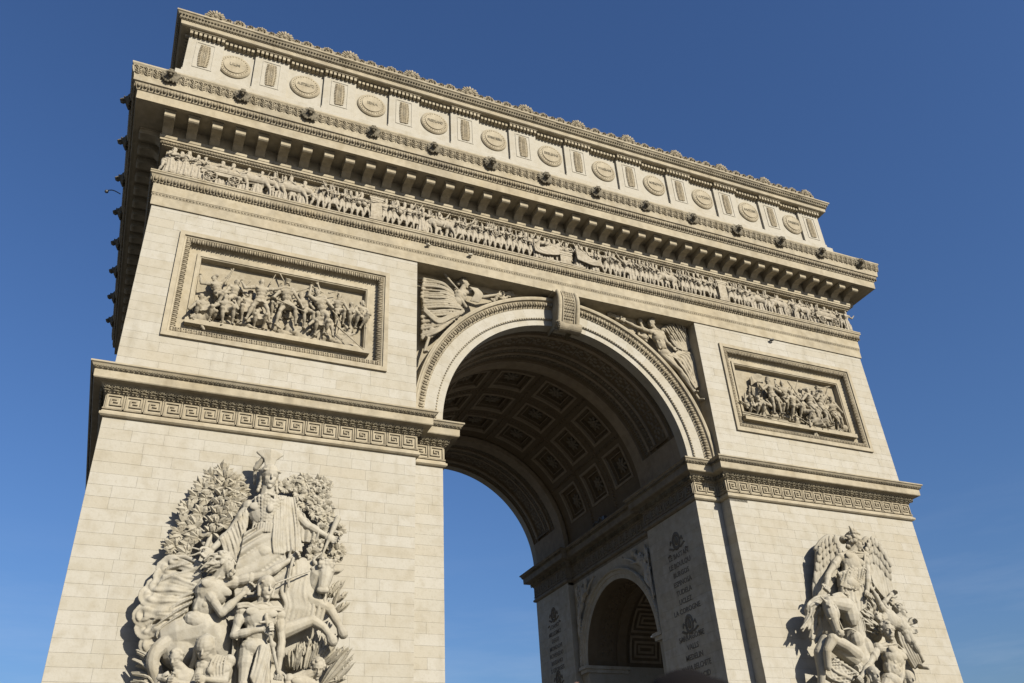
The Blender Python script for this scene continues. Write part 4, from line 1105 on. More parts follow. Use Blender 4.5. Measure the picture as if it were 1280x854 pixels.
# lion masks
def lion_mesh():
    m_ = MB(); rg = random.Random(3)
    for k in range(90):
        a = rg.uniform(0, 2*PI); r = rg.uniform(.16, .35); d_ = V(math.cos(a), 0, math.sin(a))
        ell(m_, (math.cos(a)*r, -.06-.14*(1-r/.36)*1.5, math.sin(a)*r), (.05, .07, .10), (V(-d_[2], 0, d_[0]), V(0, 1, 0), d_), 6, 5)
    ell(m_, (0, -.16, .03), (.20, .20, .22)); ell(m_, (0, -.36, -.07), (.12, .14, .11)); tcap(m_, (0, -.28, .12), (0, -.46, -.02), .05, .06)
    for s in (-1, 1):
        ell(m_, (.10*s, -.30, .08), (.05, .04, .035)); ell(m_, (.08*s, -.40, -.10), (.075, .08, .06)); ell(m_, (.16*s, -.16, .20), (.06, .05, .07))
    tcap(m_, (-.08, -.34, .15), (.08, -.34, .15), .035); ell(m_, (0, -.34, -.20), (.07, .08, .045))
    return remesh(m_, .02, 'lion_mask', M['dirty'], smooth=1)
lm_ = lion_mesh()
SCL = 1.12
for i in range(14):
    o = obj('lion_mask', lm_, arc, loc=((i-6.5)*3.497, -2.03, 36.66)); jl = random.Random(i); k = SCL*jl.uniform(.93, 1.06); o.scale = (k*jl.uniform(.95, 1.05), k*jl.uniform(.85, 1.1), k); o.rotation_euler = (R(jl.uniform(-6, 6)), R(jl.uniform(-6, 6)), R(jl.uniform(-7, 7)))
for s in (-1, 1):
    for i in range(8):
        o = obj('lion_mask', lm_, arc, loc=(s*(W+2.03), .3+i*(DP-.6)/7, 36.66)); o.rotation_euler = (0, 0, s*PI/2); o.scale = (SCL,)*3
# ---- attic
AT = [(.02, 37.05), (.35, 37.05), (.35, 39.30), (.20, 39.42), (.16, 39.46), (.10, 39.62), (-.04, 39.66), (-.04, 42.34), (.02, 42.36), (.10, 42.56), (.12, 42.60), (.52, 42.64), (.58, 42.68), (.60, 42.94), (.64, 42.96), (.70, 43.10), (.84, 43.30), (.90, 43.34), (.90, 43.44), (.2, 43.62), (-1.2, 43.62)]
rbox([q_ for q_ in AT if q_[1] <= 42.34], 'attic_wall', 'ashlar'); rbox([q_ for q_ in AT if q_[1] >= 42.34], 'attic_cornice', 'trim')
m_ = MB(); m_.box(-W+1, W-1, 1, DP-1, 43.2, 43.6); m_.build('roof', M['trim'], arc)
m_ = MB(); repeat(m_, box_runs(.66, 43.03), .17, u_egg(.17, .13, .07)); repeat(m_, box_runs(.78, 43.2), .17, u_ell(.07, .05, .05, n=6, m=4)); m_.build('attic_egg_moulding', M['dirty'], arc, 'stuff', smooth=True)
# attic pilasters, dentils, sword panels, medallions
def attic_pilaster():
    p = MB(); p.box(-.95, .95, -.125, .10, 39.70, 42.34); p.box(-1.0, 1.0, -.16, .10, 39.44, 39.69)
    for a in ((-.52, -.46, 40.0, 42.06), (.46, .52, 40.0, 42.06), (-.455, .455, 40.0, 40.06), (-.455, .455, 42.0, 42.06)): p.box(a[0], a[1], -.155, -.12, a[2], a[3])
    return p.mesh('attic_pilaster', M['ashlar'])
def sword_mesh():
    p = MB()
    for s in (-1, 1):
        for k in range(13):
            z = 40.22+k*.132; x = s*(.11+.06*math.sin(PI*(k+1)/14)); ell(p, (x, -.15, z), (.075, .045, .10), (nrm((1, 0, -.6*s)), (0, 1, 0), nrm((.6*s, 0, 1))), 6, 5)
            ell(p, (x-s*.09, -.15, z+.05), (.04, .03, .07), None, 6, 5); ell(p, (x+s*.10, -.15, z+.02), (.045, .03, .06), None, 6, 5)
    tcap(p, (0, -.15, 40.2), (0, -.15, 41.95), .028); tcap(p, (-.16, -.15, 40.32), (.16, -.15, 40.32), .03); tcap(p, (-.2, -.15, 40.15), (.2, -.15, 40.22), .035)
    return p.mesh('laurel_sword_relief', M['carved'], True)
pm = attic_pilaster(); sw = sword_mesh()
dn = MB(); dn.box(-.075, .075, -.14, .02, 0, .19)
dn_p = MB()
for i in range(8): dn_p.box(-.94+.24*i, -.94+.24*i+.16, -.14, .02, 0, .19)
for i in range(12):
    x = (i-5.5)*3.965
    if abs(x) > 21.5: x = math.copysign(21.49, x)
    o = obj('attic_pilaster', pm, arc, loc=(x, 0, 0)); obj('laurel_sword_relief', sw, o)
    m_ = MB();  [m_.box(-.95+.245*k, -.95+.245*k+.15, -.38, -.1, 42.33, 42.56) for k in range(8)]; m_.box(-.99, .99, -.42, .1, 42.562, 42.64)
    m_.build('dentil_block', M['trim'], o)
m_ = MB()
for i in range(11):
    x = (i-5)*3.965
    for k in range(8): m_.box(x-.93+.24*k, x-.93+.24*k+.15, -.28, .05, 42.34, 42.57)
for s in (-1, 1):
    for k in range(int(DP/.24)): m_.box(*sorted((s*(W+.28), s*(W-.1))), k*.24, k*.24+.16, 42.38, 42.57)
m_.build('dentils', M['trim'], arc, 'stuff')
names = ['ULM', 'AUSTERLITZ', 'IENA', 'FRIEDLAND', 'SOMMO SIERRA', 'ESSLING', 'WAGRAM', 'MOSKOWA', 'LUTZEN', 'BAUTZEN', 'DRESDE']
def disc(mb, r0, r1, y0, y1, n=40):
    vs = [(math.cos(2*PI*i/n)*r0, y0, math.sin(2*PI*i/n)*r0) for i in range(n)]+[(math.cos(2*PI*i/n)*r1, y1, math.sin(2*PI*i/n)*r1) for i in range(n)]
    mb.add(vs, [(i, (i+1) % n, n+(i+1) % n, n+i) for i in range(n)]+[tuple(range(n, 2*n))])
md = MB(); disc(md, .88, .87, .05, -.06); disc(md, .87, .80, -.06, -.12); disc(md, .62, .60, -.12, -.17, 36)
for k in range(28): ell(md, (math.cos(2*PI*k/28)*.70, -.125, math.sin(2*PI*k/28)*.70), (.045, .03, .045), None, 6, 4)
mdm = md.mesh('medallion', M['trim'])
def text(s, size, mt, parent, m4, width=None, name='inscription', ex=.012, label=None):
    cu = bpy.data.curves.new(name, 'FONT'); cu.body = s; cu.size = size; cu.extrude = ex; cu.align_x = 'CENTER'; cu.align_y = 'CENTER'; cu.resolution_u = 2; cu.offset = .004
    o = bpy.data.objects.new('t', cu); COL.objects.link(o); dg = bpy.context.evaluated_depsgraph_get()
    me = bpy.data.meshes.new_from_object(o.evaluated_get(dg)); bpy.data.objects.remove(o, do_unlink=True)
    me.materials.clear(); me.materials.append(mt)
    xs = [v.co.x for v in me.vertices]; wd = max(xs)-min(xs); k = 1.0 if width is None else min(1.0, width/wd)
    return obj(name, me, parent, label=label, mat4=m4 @ Matrix.Diagonal((k, 1, 1, 1)))
for i, nme in enumerate(names):
    o = obj('medallion', mdm, arc, loc=((i-5)*3.965, .03, 41.02), label='round shield inscribed %s' % nme)
    text(nme, .30, M['dirty'], o, Matrix(((1, 0, 0, 0), (0, 0, -1, -.182), (0, 1, 0, .02), (0, 0, 0, 1))), width=.98)
# antefix shells on the roof edge
def shell_mesh(r):
    m_ = MB(); m_.box(-r*1.05, r*1.05, -.06, .16, -.3, .12)
    for k in range(9):
        a = R(-84+k*21); L = r*(1.0 if k % 2 == 0 else .93)
        v0 = V(math.sin(a)*r*.28, -.05, math.cos(a)*r*.28); v1 = V(math.sin(a)*L*.86, -.02, math.cos(a)*L*.86+.02); tcap(m_, v0, v1, r*.07, r*.145, 7)
    ell(m_, (0, -.05, r*.25), (r*.22, .10, r*.28)); ell(m_, (0, .06, r*.30), (r*.72, .09, r*.62))
    for k in range(9):
        a = R(-100+k*25); ell(m_, (math.sin(a)*r*.5, -.10, math.cos(a)*r*.5), (r*.06, .07, r*.12), ((math.cos(a), 0, -math.sin(a)), (0, 1, 0), (math.sin(a), 0, math.cos(a))), 6, 5)
    return m_.mesh('shell_antefix', M['carved'], True)
sh = [shell_mesh(.62), shell_mesh(.37), shell_mesh(.22)]
def roofline(put):
    P = 3.87
    for i in range(12):
        x = (i-5.5)*P; put(sh[0], x, 43.55)
        if i < 11:
            for f_r in (.34, .66): put(sh[1], x+P*f_r, 43.55)
            for f_r in (.19, .5, .81): put(sh[2], x+P*f_r, 43.55)
jit = random.Random(9)
def put_front(me, x, z):
    o = obj('shell_antefix', me, arc, loc=(x+jit.uniform(-.02, .02), -.80, z+.06+jit.uniform(-.03, .01))); k = jit.uniform(.90, 1.04); o.scale = (k, 1, k*jit.uniform(.94, 1.05)); o.rotation_euler = (0, R(jit.uniform(-2, 2)), 0)
roofline(put_front)
for s in (-1, 1):
    for i in range(6):
        o = obj('shell_antefix', sh[0], arc, loc=(s*(W+.74), 1.6+i*3.8, 43.55)); o.rotation_euler = (0, 0, s*PI/2)

# ---- main arch: archivolts (voussoirs), soffit rings, coffered vault
def arcsweep(mb, prof, t0, t1, n, cx=0, cz=ZC, caps=False, tone=None, fr=None):
    """profile [(radius, y)] swept from angle t0 to t1 (degrees)"""
    fr = fr or (lambda u, w_, z: (u, w_, z)); m = len(prof); vs = []
    for i in range(n+1):
        a = R(t0+(t1-t0)*i/n)
        for r, y in prof: vs.append(fr(cx+math.cos(a)*r, y, cz+math.sin(a)*r))
    fs = [(i*m+j, i*m+j+1, (i+1)*m+j+1, (i+1)*m+j) for i in range(n) for j in range(m-1)]
    if caps: fs += [tuple(range(m)), tuple(n*m+j for j in range(m))]
    mb.add(vs, fs, tone)
rg = random.Random(11)
for side in (0, 1):
    Yf = (lambda y: y) if side == 0 else (lambda y: DP-y)
    nv = 37
    for k in range(nv):
        a0, a1 = 180*k/nv+.014, 180*(k+1)/nv-.014
        prof = [(A0-.004, Yf(1.46)), (A0-.004, Yf(YA+.0)), (A0+.34, Yf(YA-.006)), (A0+.36, Yf(YA-.10)), (A0+1.02, Yf(YA-.115)), (A0+1.05, Yf(1.46))]
        m_ = MB(); arcsweep(m_, prof, a0, a1, 3, caps=True, tone=rg.random()**1.3)
        if side == 0: m_.build('voussoir', M['ashlar'], arc)
        else:
            back = locals().get('back') or MB(); back.v += [v for v in m_.v]; back.f += [tuple(i+back.n for i in q) for q in m_.f]; back.t += m_.t; back.n += m_.n
    m_ = MB(); arcsweep(m_, [(A0+1.02, Yf(1.3)), (A0+1.02, Yf(YA-.13)), (A0+1.10, Yf(YA-.17)), (A0+1.42, Yf(YA-.30)), (A0+1.46, Yf(YA-.42)), (A0+1.56, Yf(YA-.45)), (A0+1.60, Yf(YA-.42)), (A0+1.66, Yf(YA-.42)), (A0+1.68, Yf(1.3))], 0, 180, 96)
    m_.build('archivolt_moulding', M['trim'], arc)
back.build('masonry', M['ashlar'], arc, 'stuff')
def arc_repeat(mb, r, y, pitch, unit, t0=0, t1=180, cz=ZC, fr=None, face='y'):
    fr = fr or (lambda u, w_, z: (u, w_, z)); v0, f0 = unit; v0 = np.asarray(v0, float); n = max(1, round(R(t1-t0)*r/pitch)); P = R(t1-t0)*r/n
    for i in range(n):
        a = R(t0)+(R(t1-t0))*(i+.5)/n; ca, sa_ = math.cos(a), math.sin(a); vs = []
        for x, o, z in v0:   # x along the arc, o outward from the surface, z across
            if face == 'y': rr, yy = r+z, y-o
            else: rr, yy = r-o, y+z
            vs.append(fr(ca*rr-sa_*x, yy, cz+sa_*rr+ca*x))
        mb.add(vs, f0)
m_ = MB(); arc_repeat(m_, A0+1.25, YA-.24, .33, u_egg(.33, .28, .10)); arc_repeat(m_, A0+1.06, YA-.14, .16, u_ell(.065, .035, .03)); m_.build('egg_and_dart', M['carved'], arc, 'stuff', smooth=True)
m_ = MB(); arc_repeat(m_, A0+.40, YA-.11, .16, u_ell(.065, .035, .045)); m_.build('bead_moulding', M['carved'], arc, 'stuff', smooth=True)
# soffit rings (front and back): plain ends, recessed carved panel between 14 and 166 degrees
TH0 = 13.5
for side in (0, 1):
    Yf = (lambda y: y) if side == 0 else (lambda y: DP-y)
    m_ = MB()
    PR_ = [(A0, 1.45), (A0+.10, 1.50), (A0+.12, 1.90), (A0+.05, 1.95), (A0+.05, 2.15), (A0+.20, 2.20), (A0+.22, 3.45), (A0+.10, 3.50), (A0+.10, 3.60), (A0+.16, 3.65), (A0+.16, 4.05), (A0+.05, 4.10), (A0+.05, 4.25), (A0+.12, 4.30), (A0+.12, 4.95), (A0, 5.0)]
    mr = MB(); arcsweep(mr, [(A0, Yf(YA+.02)), (A0, Yf(1.45))], 0, 180, 80); arcsweep(mr, [(A0, Yf(5.0)), (A0, Yf(5.9)), (A0+.40, Yf(5.9))], 0, 180, 80)
    arcsweep(mr, [(A0+.10, Yf(1.95)), (A0+.03, Yf(1.95)), (A0+.03, Yf(2.17)), (A0+.12, Yf(2.18))], TH0+2, 178-TH0, 70); arcsweep(mr, [(A0+.16, Yf(3.46)), (A0+.06, Yf(3.46)), (A0+.06, Yf(3.60)), (A0+.16, Yf(3.61))], TH0+2, 178-TH0, 70); arcsweep(mr, [(A0+.14, Yf(4.10)), (A0+.03, Yf(4.10)), (A0+.03, Yf(4.27)), (A0+.12, Yf(4.28))], TH0+2, 178-TH0, 70)
    arcsweep(m_, [(r, Yf(y)) for r, y in PR_], TH0, 180-TH0, 70, caps=True)
    for a, b in ((0, TH0), (180-TH0, 180)): arcsweep(mr, [(A0, Yf(1.45)), (A0, Yf(5.0))], a, b, 6)
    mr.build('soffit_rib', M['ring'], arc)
    for a in (TH0+2.2, 180-TH0-2.2):
        arcsweep(m_, [(A0+.3, Yf(1.95)), (A0+.04, Yf(1.95)), (A0+.04, Yf(4.25)), (A0+.3, Yf(4.25))], a-.55, a+.55, 2, caps=True)
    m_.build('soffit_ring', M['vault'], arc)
    m_ = MB(); arc_repeat(m_, A0+.22, Yf(2.82), .95, u_join(*[u_ell(.16, .07, .10, (x, 0, z), 8, 5) for x, z in ((-.3, -.25), (-.08, -.38), (.15, -.2), (.3, .0), (.18, .25), (-.1, .35), (-.32, .2), (0, 0))], u_ell(.07, .09, .5, (.46, 0, 0))), TH0+3, 177-TH0, face='r')
    m_.build('scroll_ornament', M['shadetrim'], arc, 'stuff', smooth=True)
    m_ = MB(); arc_repeat(m_, A0+.16, Yf(3.85), .30, u_egg(.30, .32, .09), TH0+2, 178-TH0, face='r'); arc_repeat(m_, A0+.12, Yf(1.7), .22, u_leaf(.22, .30, .07, 3), TH0+1, 179-TH0, face='r'); arc_repeat(m_, A0+.12, Yf(4.62), .28, u_leaf(.28, .5, .07, 3), TH0+1, 179-TH0, face='r')
    m_.build('soffit_egg_moulding', M['shadetrim'], arc, 'stuff', smooth=True)
# coffers
RV = A0+.40; cofT = [20.2, 43.5, 66.8, 90, 113.2, 136.5, 159.8]; cofY = [YC-3.15, YC, YC+3.15]; hw, hy = 8.75, 1.13
m_ = MB(); ths = [0]; [ths.extend([t-hw, t+hw]) for t in cofT]; ths.append(180)
ys = [Y1]; [ys.extend([y-hy, y+hy]) for y in cofY]; ys.append(Y2)
for i in range(len(ths)-1):
    for j in range(len(ys)-1):
        if i % 2 == 1 and j % 2 == 1: continue
        arcsweep(m_, [(RV, ys[j]), (RV, ys[j+1])], ths[i], ths[i+1], max(2, int((ths[i+1]-ths[i])/3)))
for i in range(0, len(ths)-1, 2):       # guilloche strips between the coffers
    tm = (ths[i]+ths[i+1])/2
    if 0 < i < len(ths)-2:
        for k in range(36):
            y = Y1+.15+k*(Y2-Y1-.3)/35; a = R(tm); ell(m_, (math.cos(a)*RV, y, ZC+math.sin(a)*RV), (.10, .12, .10), None, 7, 5)
for j in (2, 4):
    y = (ys[j]+ys[j+1])/2
    for k in range(100):
        a = R(3+174*k/99); ell(m_, (math.cos(a)*RV, y, ZC+math.sin(a)*RV), (.10, .12, .10), None, 7, 5)
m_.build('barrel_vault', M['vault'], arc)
def coffer_meshes():
    m_ = MB()
    def ringf(h0, y0, r0, h1, y1, r1):       # sloped frame between two rectangles on the cylinder
        n = 6
        def P(h, y, r, u, v): a = R(90+h*u); return (math.cos(a)*r, y*v, math.sin(a)*r)
        for sgn in (-1, 1):
            vs = []; 
            for i in range(n+1):
                u = -1+2*i/n; vs += [P(h0, y0, r0, u, sgn), P(h1, y1, r1, u, sgn)]
            m_.add(vs, [(2*i, 2*i+1, 2*i+3, 2*i+2) for i in range(n)])
            vs = [P(h0, y0, r0, sgn, -1), P(h0, y0, r0, sgn, 1), P(h1, y1, r1, sgn, 1), P(h1, y1, r1, sgn, -1)]
            m_.add(vs, [(0, 1, 2, 3)])
    k = hw/hy*1.0
    st = [(0, RV+.02), (.0, RV-.05), (.15, RV-.05), (.16, RV+.12), (.20, RV+.13), (.21, RV+.20), (.40, RV+.24), (.41, RV+.17), (.46, RV+.17), (.47, RV+.42)]
    mf = MB(); m0 = m_
    for q_, ((i0, r0), (i1, r1)) in enumerate(zip(st[:-1], st[1:])):
        m_ = mf if q_ in (0, 1, 2, 7) else m0
        ringf(hw-i0*7.6, hy-i0, r0, hw-i1*7.6, hy-i1, r1)
    m_ = m0
    i1, r1 = st[-1]; H_, Y_ = hw-i1*7.6, hy-i1; vs = []
    for i in range(7):
        a = R(90-H_+2*H_*i/6); vs += [(math.cos(a)*r1, -Y_, math.sin(a)*r1), (math.cos(a)*r1, Y_, math.sin(a)*r1)]
    m_.add(vs, [(2*i, 2*i+1, 2*i+3, 2*i+2) for i in range(6)])
    for t in np.linspace(-.75, .75, 9):      # carved eggs round the inner frame
        for s in (-1, 1): ell(m_, (t, s*(hy-.30), RV+.19), (.06, .08, .06), None, 6, 4); ell(m_, (s*.84, t, RV+.16), (.08, .06, .06), None, 6, 4)
    ro = MB()
    for rr, nn, ln, zz in ((.34, 8, .20, RV+.30), (.18, 6, .14, RV+.24)):
        for q_ in range(nn):
            a = 2*PI*q_/nn; ell(ro, (math.cos(a)*rr, math.sin(a)*rr, zz), (ln, .10, .06), ((math.cos(a), math.sin(a), 0), (-math.sin(a), math.cos(a), 0), (0, 0, 1)), 8, 5)
    ell(ro, (0, 0, RV+.18), (.10, .10, .09))
    return m_.mesh('coffer', M['vault']), ro.mesh('rosette', M['shadetrim'], True), mf.mesh('coffer_frame', M['ring'])
cm, rm, fm = coffer_meshes()
for t in cofT:
    for y in cofY:
        o = obj('coffer', cm, arc, mat4=Matrix.Translation((0, y, ZC)) @ Matrix.Rotation(-R(t-90), 4, 'Y')); obj('rosette', rm, o); obj('coffer_frame', fm, o)

# ---- keystone console
m_ = MB(); n = 26; prof = []
for i in range(n+1):
    t = i/n; z = 29.93-t*2.15; y = -.22-.26*math.sin(min(1, t*1.9)*PI*.5)+.62*max(0, t-.2)**1.1; prof.append((y, z))
for wdt, off in ((.55, 0), ): 
    vs = [(sx_*wdt, y, z) for sx_ in (-1, 1) for y, z in prof]+[(sx_*wdt, 1.4, z) for sx_ in (-1, 1) for y, z in prof]; k = n+1
    m_.add(vs, [(i, i+1, k+i+1, k+i) for i in range(n)]+[(i, i+1, 2*k+i+1, 2*k+i) for i in range(n)]+[(k+i, k+i+1, 3*k+i+1, 3*k+i) for i in range(n)])
kb = m_.build('keystone', M['carved'], arc, label='scrolled keystone console')
for s in (-1, 1):
    m_ = MB(); pr3 = [(s*.57, y+.02, z) for y, z in prof]; tube(m_, pr3, .14, .14, 10); tube(m_, [(s*.36, y-.03, z) for y, z in prof], .04, .04, 6)
    m_.add([(s*.60, y, z) for y, z in prof]+[(s*.60, 1.4, z) for y, z in prof], [(i, i+1, n+2+i, n+1+i) for i in range(n)])
    m_.build('volute_band', M['trim'], kb, smooth=True)
m_ = MB()
for s in (-1, 1):
    for k in range(30):       # lower scroll spiral
        a = R(k*24); r = .36*(1-k/36); tcap(m_, (s*.70, .02+math.cos(a)*r, 27.62+math.sin(a)*r), (s*.62, .02+math.cos(a)*r, 27.62+math.sin(a)*r), .05, None, 6)
vs = []; nn = 20
for i in range(nn):
    a = 2*PI*i/nn; vs += [(-.68, .02+math.cos(a)*.36, 27.62+math.sin(a)*.36), (-.3, .02+math.cos(a)*.30, 27.62+math.sin(a)*.30), (0, .02+math.cos(a)*.26, 27.62+math.sin(a)*.26), (.3, .02+math.cos(a)*.30, 27.62+math.sin(a)*.30), (.68, .02+math.cos(a)*.36, 27.62+math.sin(a)*.36)]
m_.add(vs, [(5*i+j, 5*i+j+1, 5*((i+1) % nn)+j+1, 5*((i+1) % nn)+j) for i in range(nn) for j in range(4)]+[tuple(5*i for i in range(nn)), tuple(5*i+4 for i in range(nn))])
m_.build('scroll', M['carved'], kb, smooth=False)
m_ = MB()
for r_i in range(13):
    for q_ in range(7):
        t = (r_i+.5)/15; i = int(t*n); y, z = prof[i]; x = -.33+.11*q_+(.055 if r_i % 2 else 0)
        if abs(x) < .36: ell(m_, (x, y-.02, z), (.058, .035, .085), None, 6, 4)
m_.build('scale_ornament', M['carved'], kb, 'stuff', smooth=True)
m_ = MB(); m_.box(-.86, .86, -.20, 1.2, 29.86, 29.965); m_.build('cap_slab', M['trim'], kb)

# ---- spandrel frames (flat fillets round the sunk triangles)
m_ = MB()
for s in (-1, 1):
    x0, x1 = sorted((s*.9, s*XI)); m_.box(x0, x1, .92, 1.2, 29.60, 29.98); m_.box(x0, x1, 1.02, 1.2, 29.50, 29.60)
    x0, x1 = sorted((s*(XI-.17), s*(XI+.02))); m_.box(x0, x1, .93, 1.2, 21.0, 29.6); x0, x1 = sorted((s*(XI-.25), s*(XI-.17))); m_.box(x0, x1, 1.03, 1.2, 21.0, 29.5)
    x0, x1 = sorted((s*XI, s*(XI+.6))); m_.box(x0, x1, .03, 1.3, 20.6, 30.0)
m_.build('spandrel_frame', M['trim'], arc)

# ---- small passage arches on the inner walls, their vaults
for s in (1, -1):
    fr = lambda u, w_, z, s=s: (s*w_, u, z)
    pr = [(SR-.004, XR+.03), (SR-.004, XR-.02), (SR+.28, XR-.04), (SR+.30, XR-.10), (SR+.48, XR-.12), (SR+.50, XR-.22), (SR+.62, XR-.24), (SR+.66, XR-.16), (SR+.66, XR+.1)]
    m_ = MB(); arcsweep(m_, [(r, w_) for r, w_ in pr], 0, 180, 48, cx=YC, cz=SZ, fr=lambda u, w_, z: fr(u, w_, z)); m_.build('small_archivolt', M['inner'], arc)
    m_ = MB(); arc_repeat(m_, SR+.56, 0, .2, u_ell(.07, .05, .06), cz=SZ, fr=lambda u, w_, z: (s*(XR-.23+w_), YC+u, z)); m_.build('egg_and_dart', M['inner'], arc, 'stuff', smooth=True)
    m_ = MB()
    # passage vault: plain ribs, then coffered bays
    def sm(r, w0, w1, a0=0, a1=180, n=40): arcsweep(m_, [(r, w0), (r, w1)], a0, a1, n, cx=YC, cz=SZ, fr=lambda u, w_, z: fr(u, w_, z))
    sm(SR, XR+.03, XR+.7); sm(SR+.12, XR+.7, XR+2.2); sm(SR, XR+2.2, XR+2.9)
    arcsweep(m_, [(SR, XR+.7), (SR+.12, XR+.7)], 0, 180, 40, cx=YC, cz=SZ, fr=lambda u, w_, z: fr(u, w_, z)); arcsweep(m_, [(SR, XR+2.2), (SR+.12, XR+2.2)], 0, 180, 40, cx=YC, cz=SZ, fr=lambda u, w_, z: fr(u, w_, z))
    arcsweep(m_, [(SR, XR+2.9), (SR+.30, XR+2.9)], 0, 180, 40, cx=YC, cz=SZ, fr=lambda u, w_, z: fr(u, w_, z)); sm(SR+.30, XR+2.9, W-3.2); sm(SR, W-3.2, W-.1)
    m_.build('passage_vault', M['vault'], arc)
    if s > 0:
        w0 = XR+3.2; n_c = 3; pw = (W-3.5-w0)/n_c
        for i in range(n_c):
            for k in range(7):
                m_ = MB(); a0, a1 = 4+k*24.8, 4+k*24.8+22.4; wa, wb = w0+i*pw+.1, w0+(i+1)*pw-.1; SRV = SR+.30
                for q_, (ins, dr) in enumerate(((0, .10), (.34, .22), (.62, .06))):
                    da = math.degrees(ins/SRV); nx = .16
                    arcsweep(m_, [(SRV-.001-dr*.0-.05*q_*0-.08-.02*q_, wa+ins), (SRV-.08-.02*q_, wa+ins+nx)], a0+da, a1-da, 5, cx=YC, cz=SZ, fr=fr)
                    arcsweep(m_, [(SRV-.08-.02*q_, wb-ins-nx), (SRV-.08-.02*q_, wb-ins)], a0+da, a1-da, 5, cx=YC, cz=SZ, fr=fr)
                    dn_ = math.degrees(nx/SRV)
                    for b0, b1 in ((a0+da, a0+da+dn_), (a1-da-dn_, a1-da)): arcsweep(m_, [(SRV-.08-.02*q_, wa+ins), (SRV-.08-.02*q_, wb-ins)], b0, b1, 1, cx=YC, cz=SZ, fr=fr)
                m_.build('passage_coffer', M['ring'], arc)
    # impost of the small arch and scroll band
    m_ = MB()
    for sy in (-1, 1):
        y0, y1 = sorted((YC+sy*(SR-.18), YC+sy*(SR+.75)))
        x0, x1 = sorted((s*(XR-.30), s*(XR+3.0))); m_.box(x0, x1, y0, y1, 12.62, 12.82)
        y0, y1 = sorted((YC+sy*(SR-.10), YC+sy*(SR+.70))); x0, x1 = sorted((s*(XR-.2), s*(XR+2.9))); m_.box(x0, x1, y0, y1, 12.40, 12.62)
    m_.build('small_impost', M['inner'], arc)
    m_ = MB(); arc_repeat(m_, SR+.12, 0, .55, u_join(*[u_ell(.12, .06, .09, (x, 0, z), 7, 4) for x, z in ((-.15, -.3), (.1, -.1), (-.1, .15), (.12, .35))]), 8, 172, cz=SZ, fr=lambda u, w_, z: (s*(XR+1.45+w_), YC+u, z), face='r'); m_.build('scroll_ornament', M['vault'], arc, 'stuff', smooth=True)
    # recessed wall around the small arch
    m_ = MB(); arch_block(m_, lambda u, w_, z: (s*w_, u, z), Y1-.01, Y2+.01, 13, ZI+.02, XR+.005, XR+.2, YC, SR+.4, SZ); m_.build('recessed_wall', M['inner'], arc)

# ---- names carved on the inner walls
LT = [(['LE BASTAN', 'LE BOULOU', 'BURGOS', 'ESPINOSA', 'TUDELA', 'UCLEZ', 'LA COROGNE'], 3.18, 16.15, .497, 16.95), (['SARRAGOSSE', 'VALLS', 'MEDELIN', 'MARIA BELCHITE', 'ALMONACID'], 3.18, 11.78, .50, 12.42), (['LOANO', 'MILLESIMO', 'DEGO', 'MONDOVI', 'ROVEREDO', 'BASSANO', 'S GEORGES'], 18.8, 16.15, .475, 16.92), (['MANTOUE', 'TAGLIAMENTO'], 18.8, 11.9, .475, 12.7)]
def wreath(y, z, k=1.0):
    m_ = MB()
    for i in range(20):
        a = 2*PI*i/20; ell(m_, (A0-.01, y+math.sin(a)*.26*k, z+math.cos(a)*.34*k), (.05, .07*k, .10*k), None, 6, 5)
    ell(m_, (A0-.01, y, z), (.08, .14*k, .20*k)); ell(m_, (A0-.02, y, z+.12*k), (.08, .08*k, .12*k))
    for s in (-1, 1):
        for t in range(6): ell(m_, (A0-.01, y+s*(.3+.09*t)*k, z+(-.34+.04*t*(1 if t < 4 else -1))*k), (.045, .09*k, .05*k), None, 6, 5)
        tube(m_, [(A0-.01, y+s*.2*k, z-.1*k), (A0-.01, y+s*.45*k, z+.1*k), (A0-.01, y+s*.5*k, z-.05*k)], .035*k)
    m_.build('wreath_relief', M['letter'], arc, smooth=True)
for lines, y, z, dz, zc in LT:
    wreath(y, zc, 1.2)
    for i, s_ in enumerate(lines):
        text(s_, .39, M['letter'], arc, Matrix(((0, 0, -1, A0-.012), (-1, 0, 0, y), (0, 1, 0, z-dz*i), (0, 0, 0, 1))), width=2.6, name='inscription', ex=.008, label='the name %s' % s_)
P_ = lambda L: [np.array(p, float) for p in L]
VOX = .025
ST = M['statue']
def leafclump(mb, c, r, n, rg, w_=.16, t=.03):
    for k in range(n):
        d = nrm(V(rg.gauss(0, 1), -abs(rg.gauss(0, .7)), rg.gauss(.15, 1))); a = np.asarray(c)+d*r*.12; blade(mb, a, np.asarray(c)+d*r*rg.uniform(.8, 1.15), w_*rg.uniform(.8, 1.2), t, nv=nrm(np.cross(d, V(rg.gauss(0, 1), rg.gauss(0, 1), rg.gauss(0, 1)))+V(0, -1.2, 0)))
def laurel(mb, c, dirv, r, rg, n=11, w_=.15):
    dirv = nrm(dirv)
    for k in range(n):
        a = R(-75+150*k/(n-1)+rg.uniform(-8, 8)); d = V(dirv[0]*math.cos(a)-dirv[2]*math.sin(a), -rg.uniform(.05, .55), dirv[0]*math.sin(a)+dirv[2]*math.cos(a))
        L = r*rg.uniform(.75, 1.1); s0 = np.asarray(c)-V(*dirv)*r*.25*abs(math.sin(a)); blade(mb, s0, s0+nrm(d)*L, w_*r/.42, .05, nv=(rg.uniform(-.5, .5), -1, rg.uniform(-.3, .3)))
rg = random.Random(21)
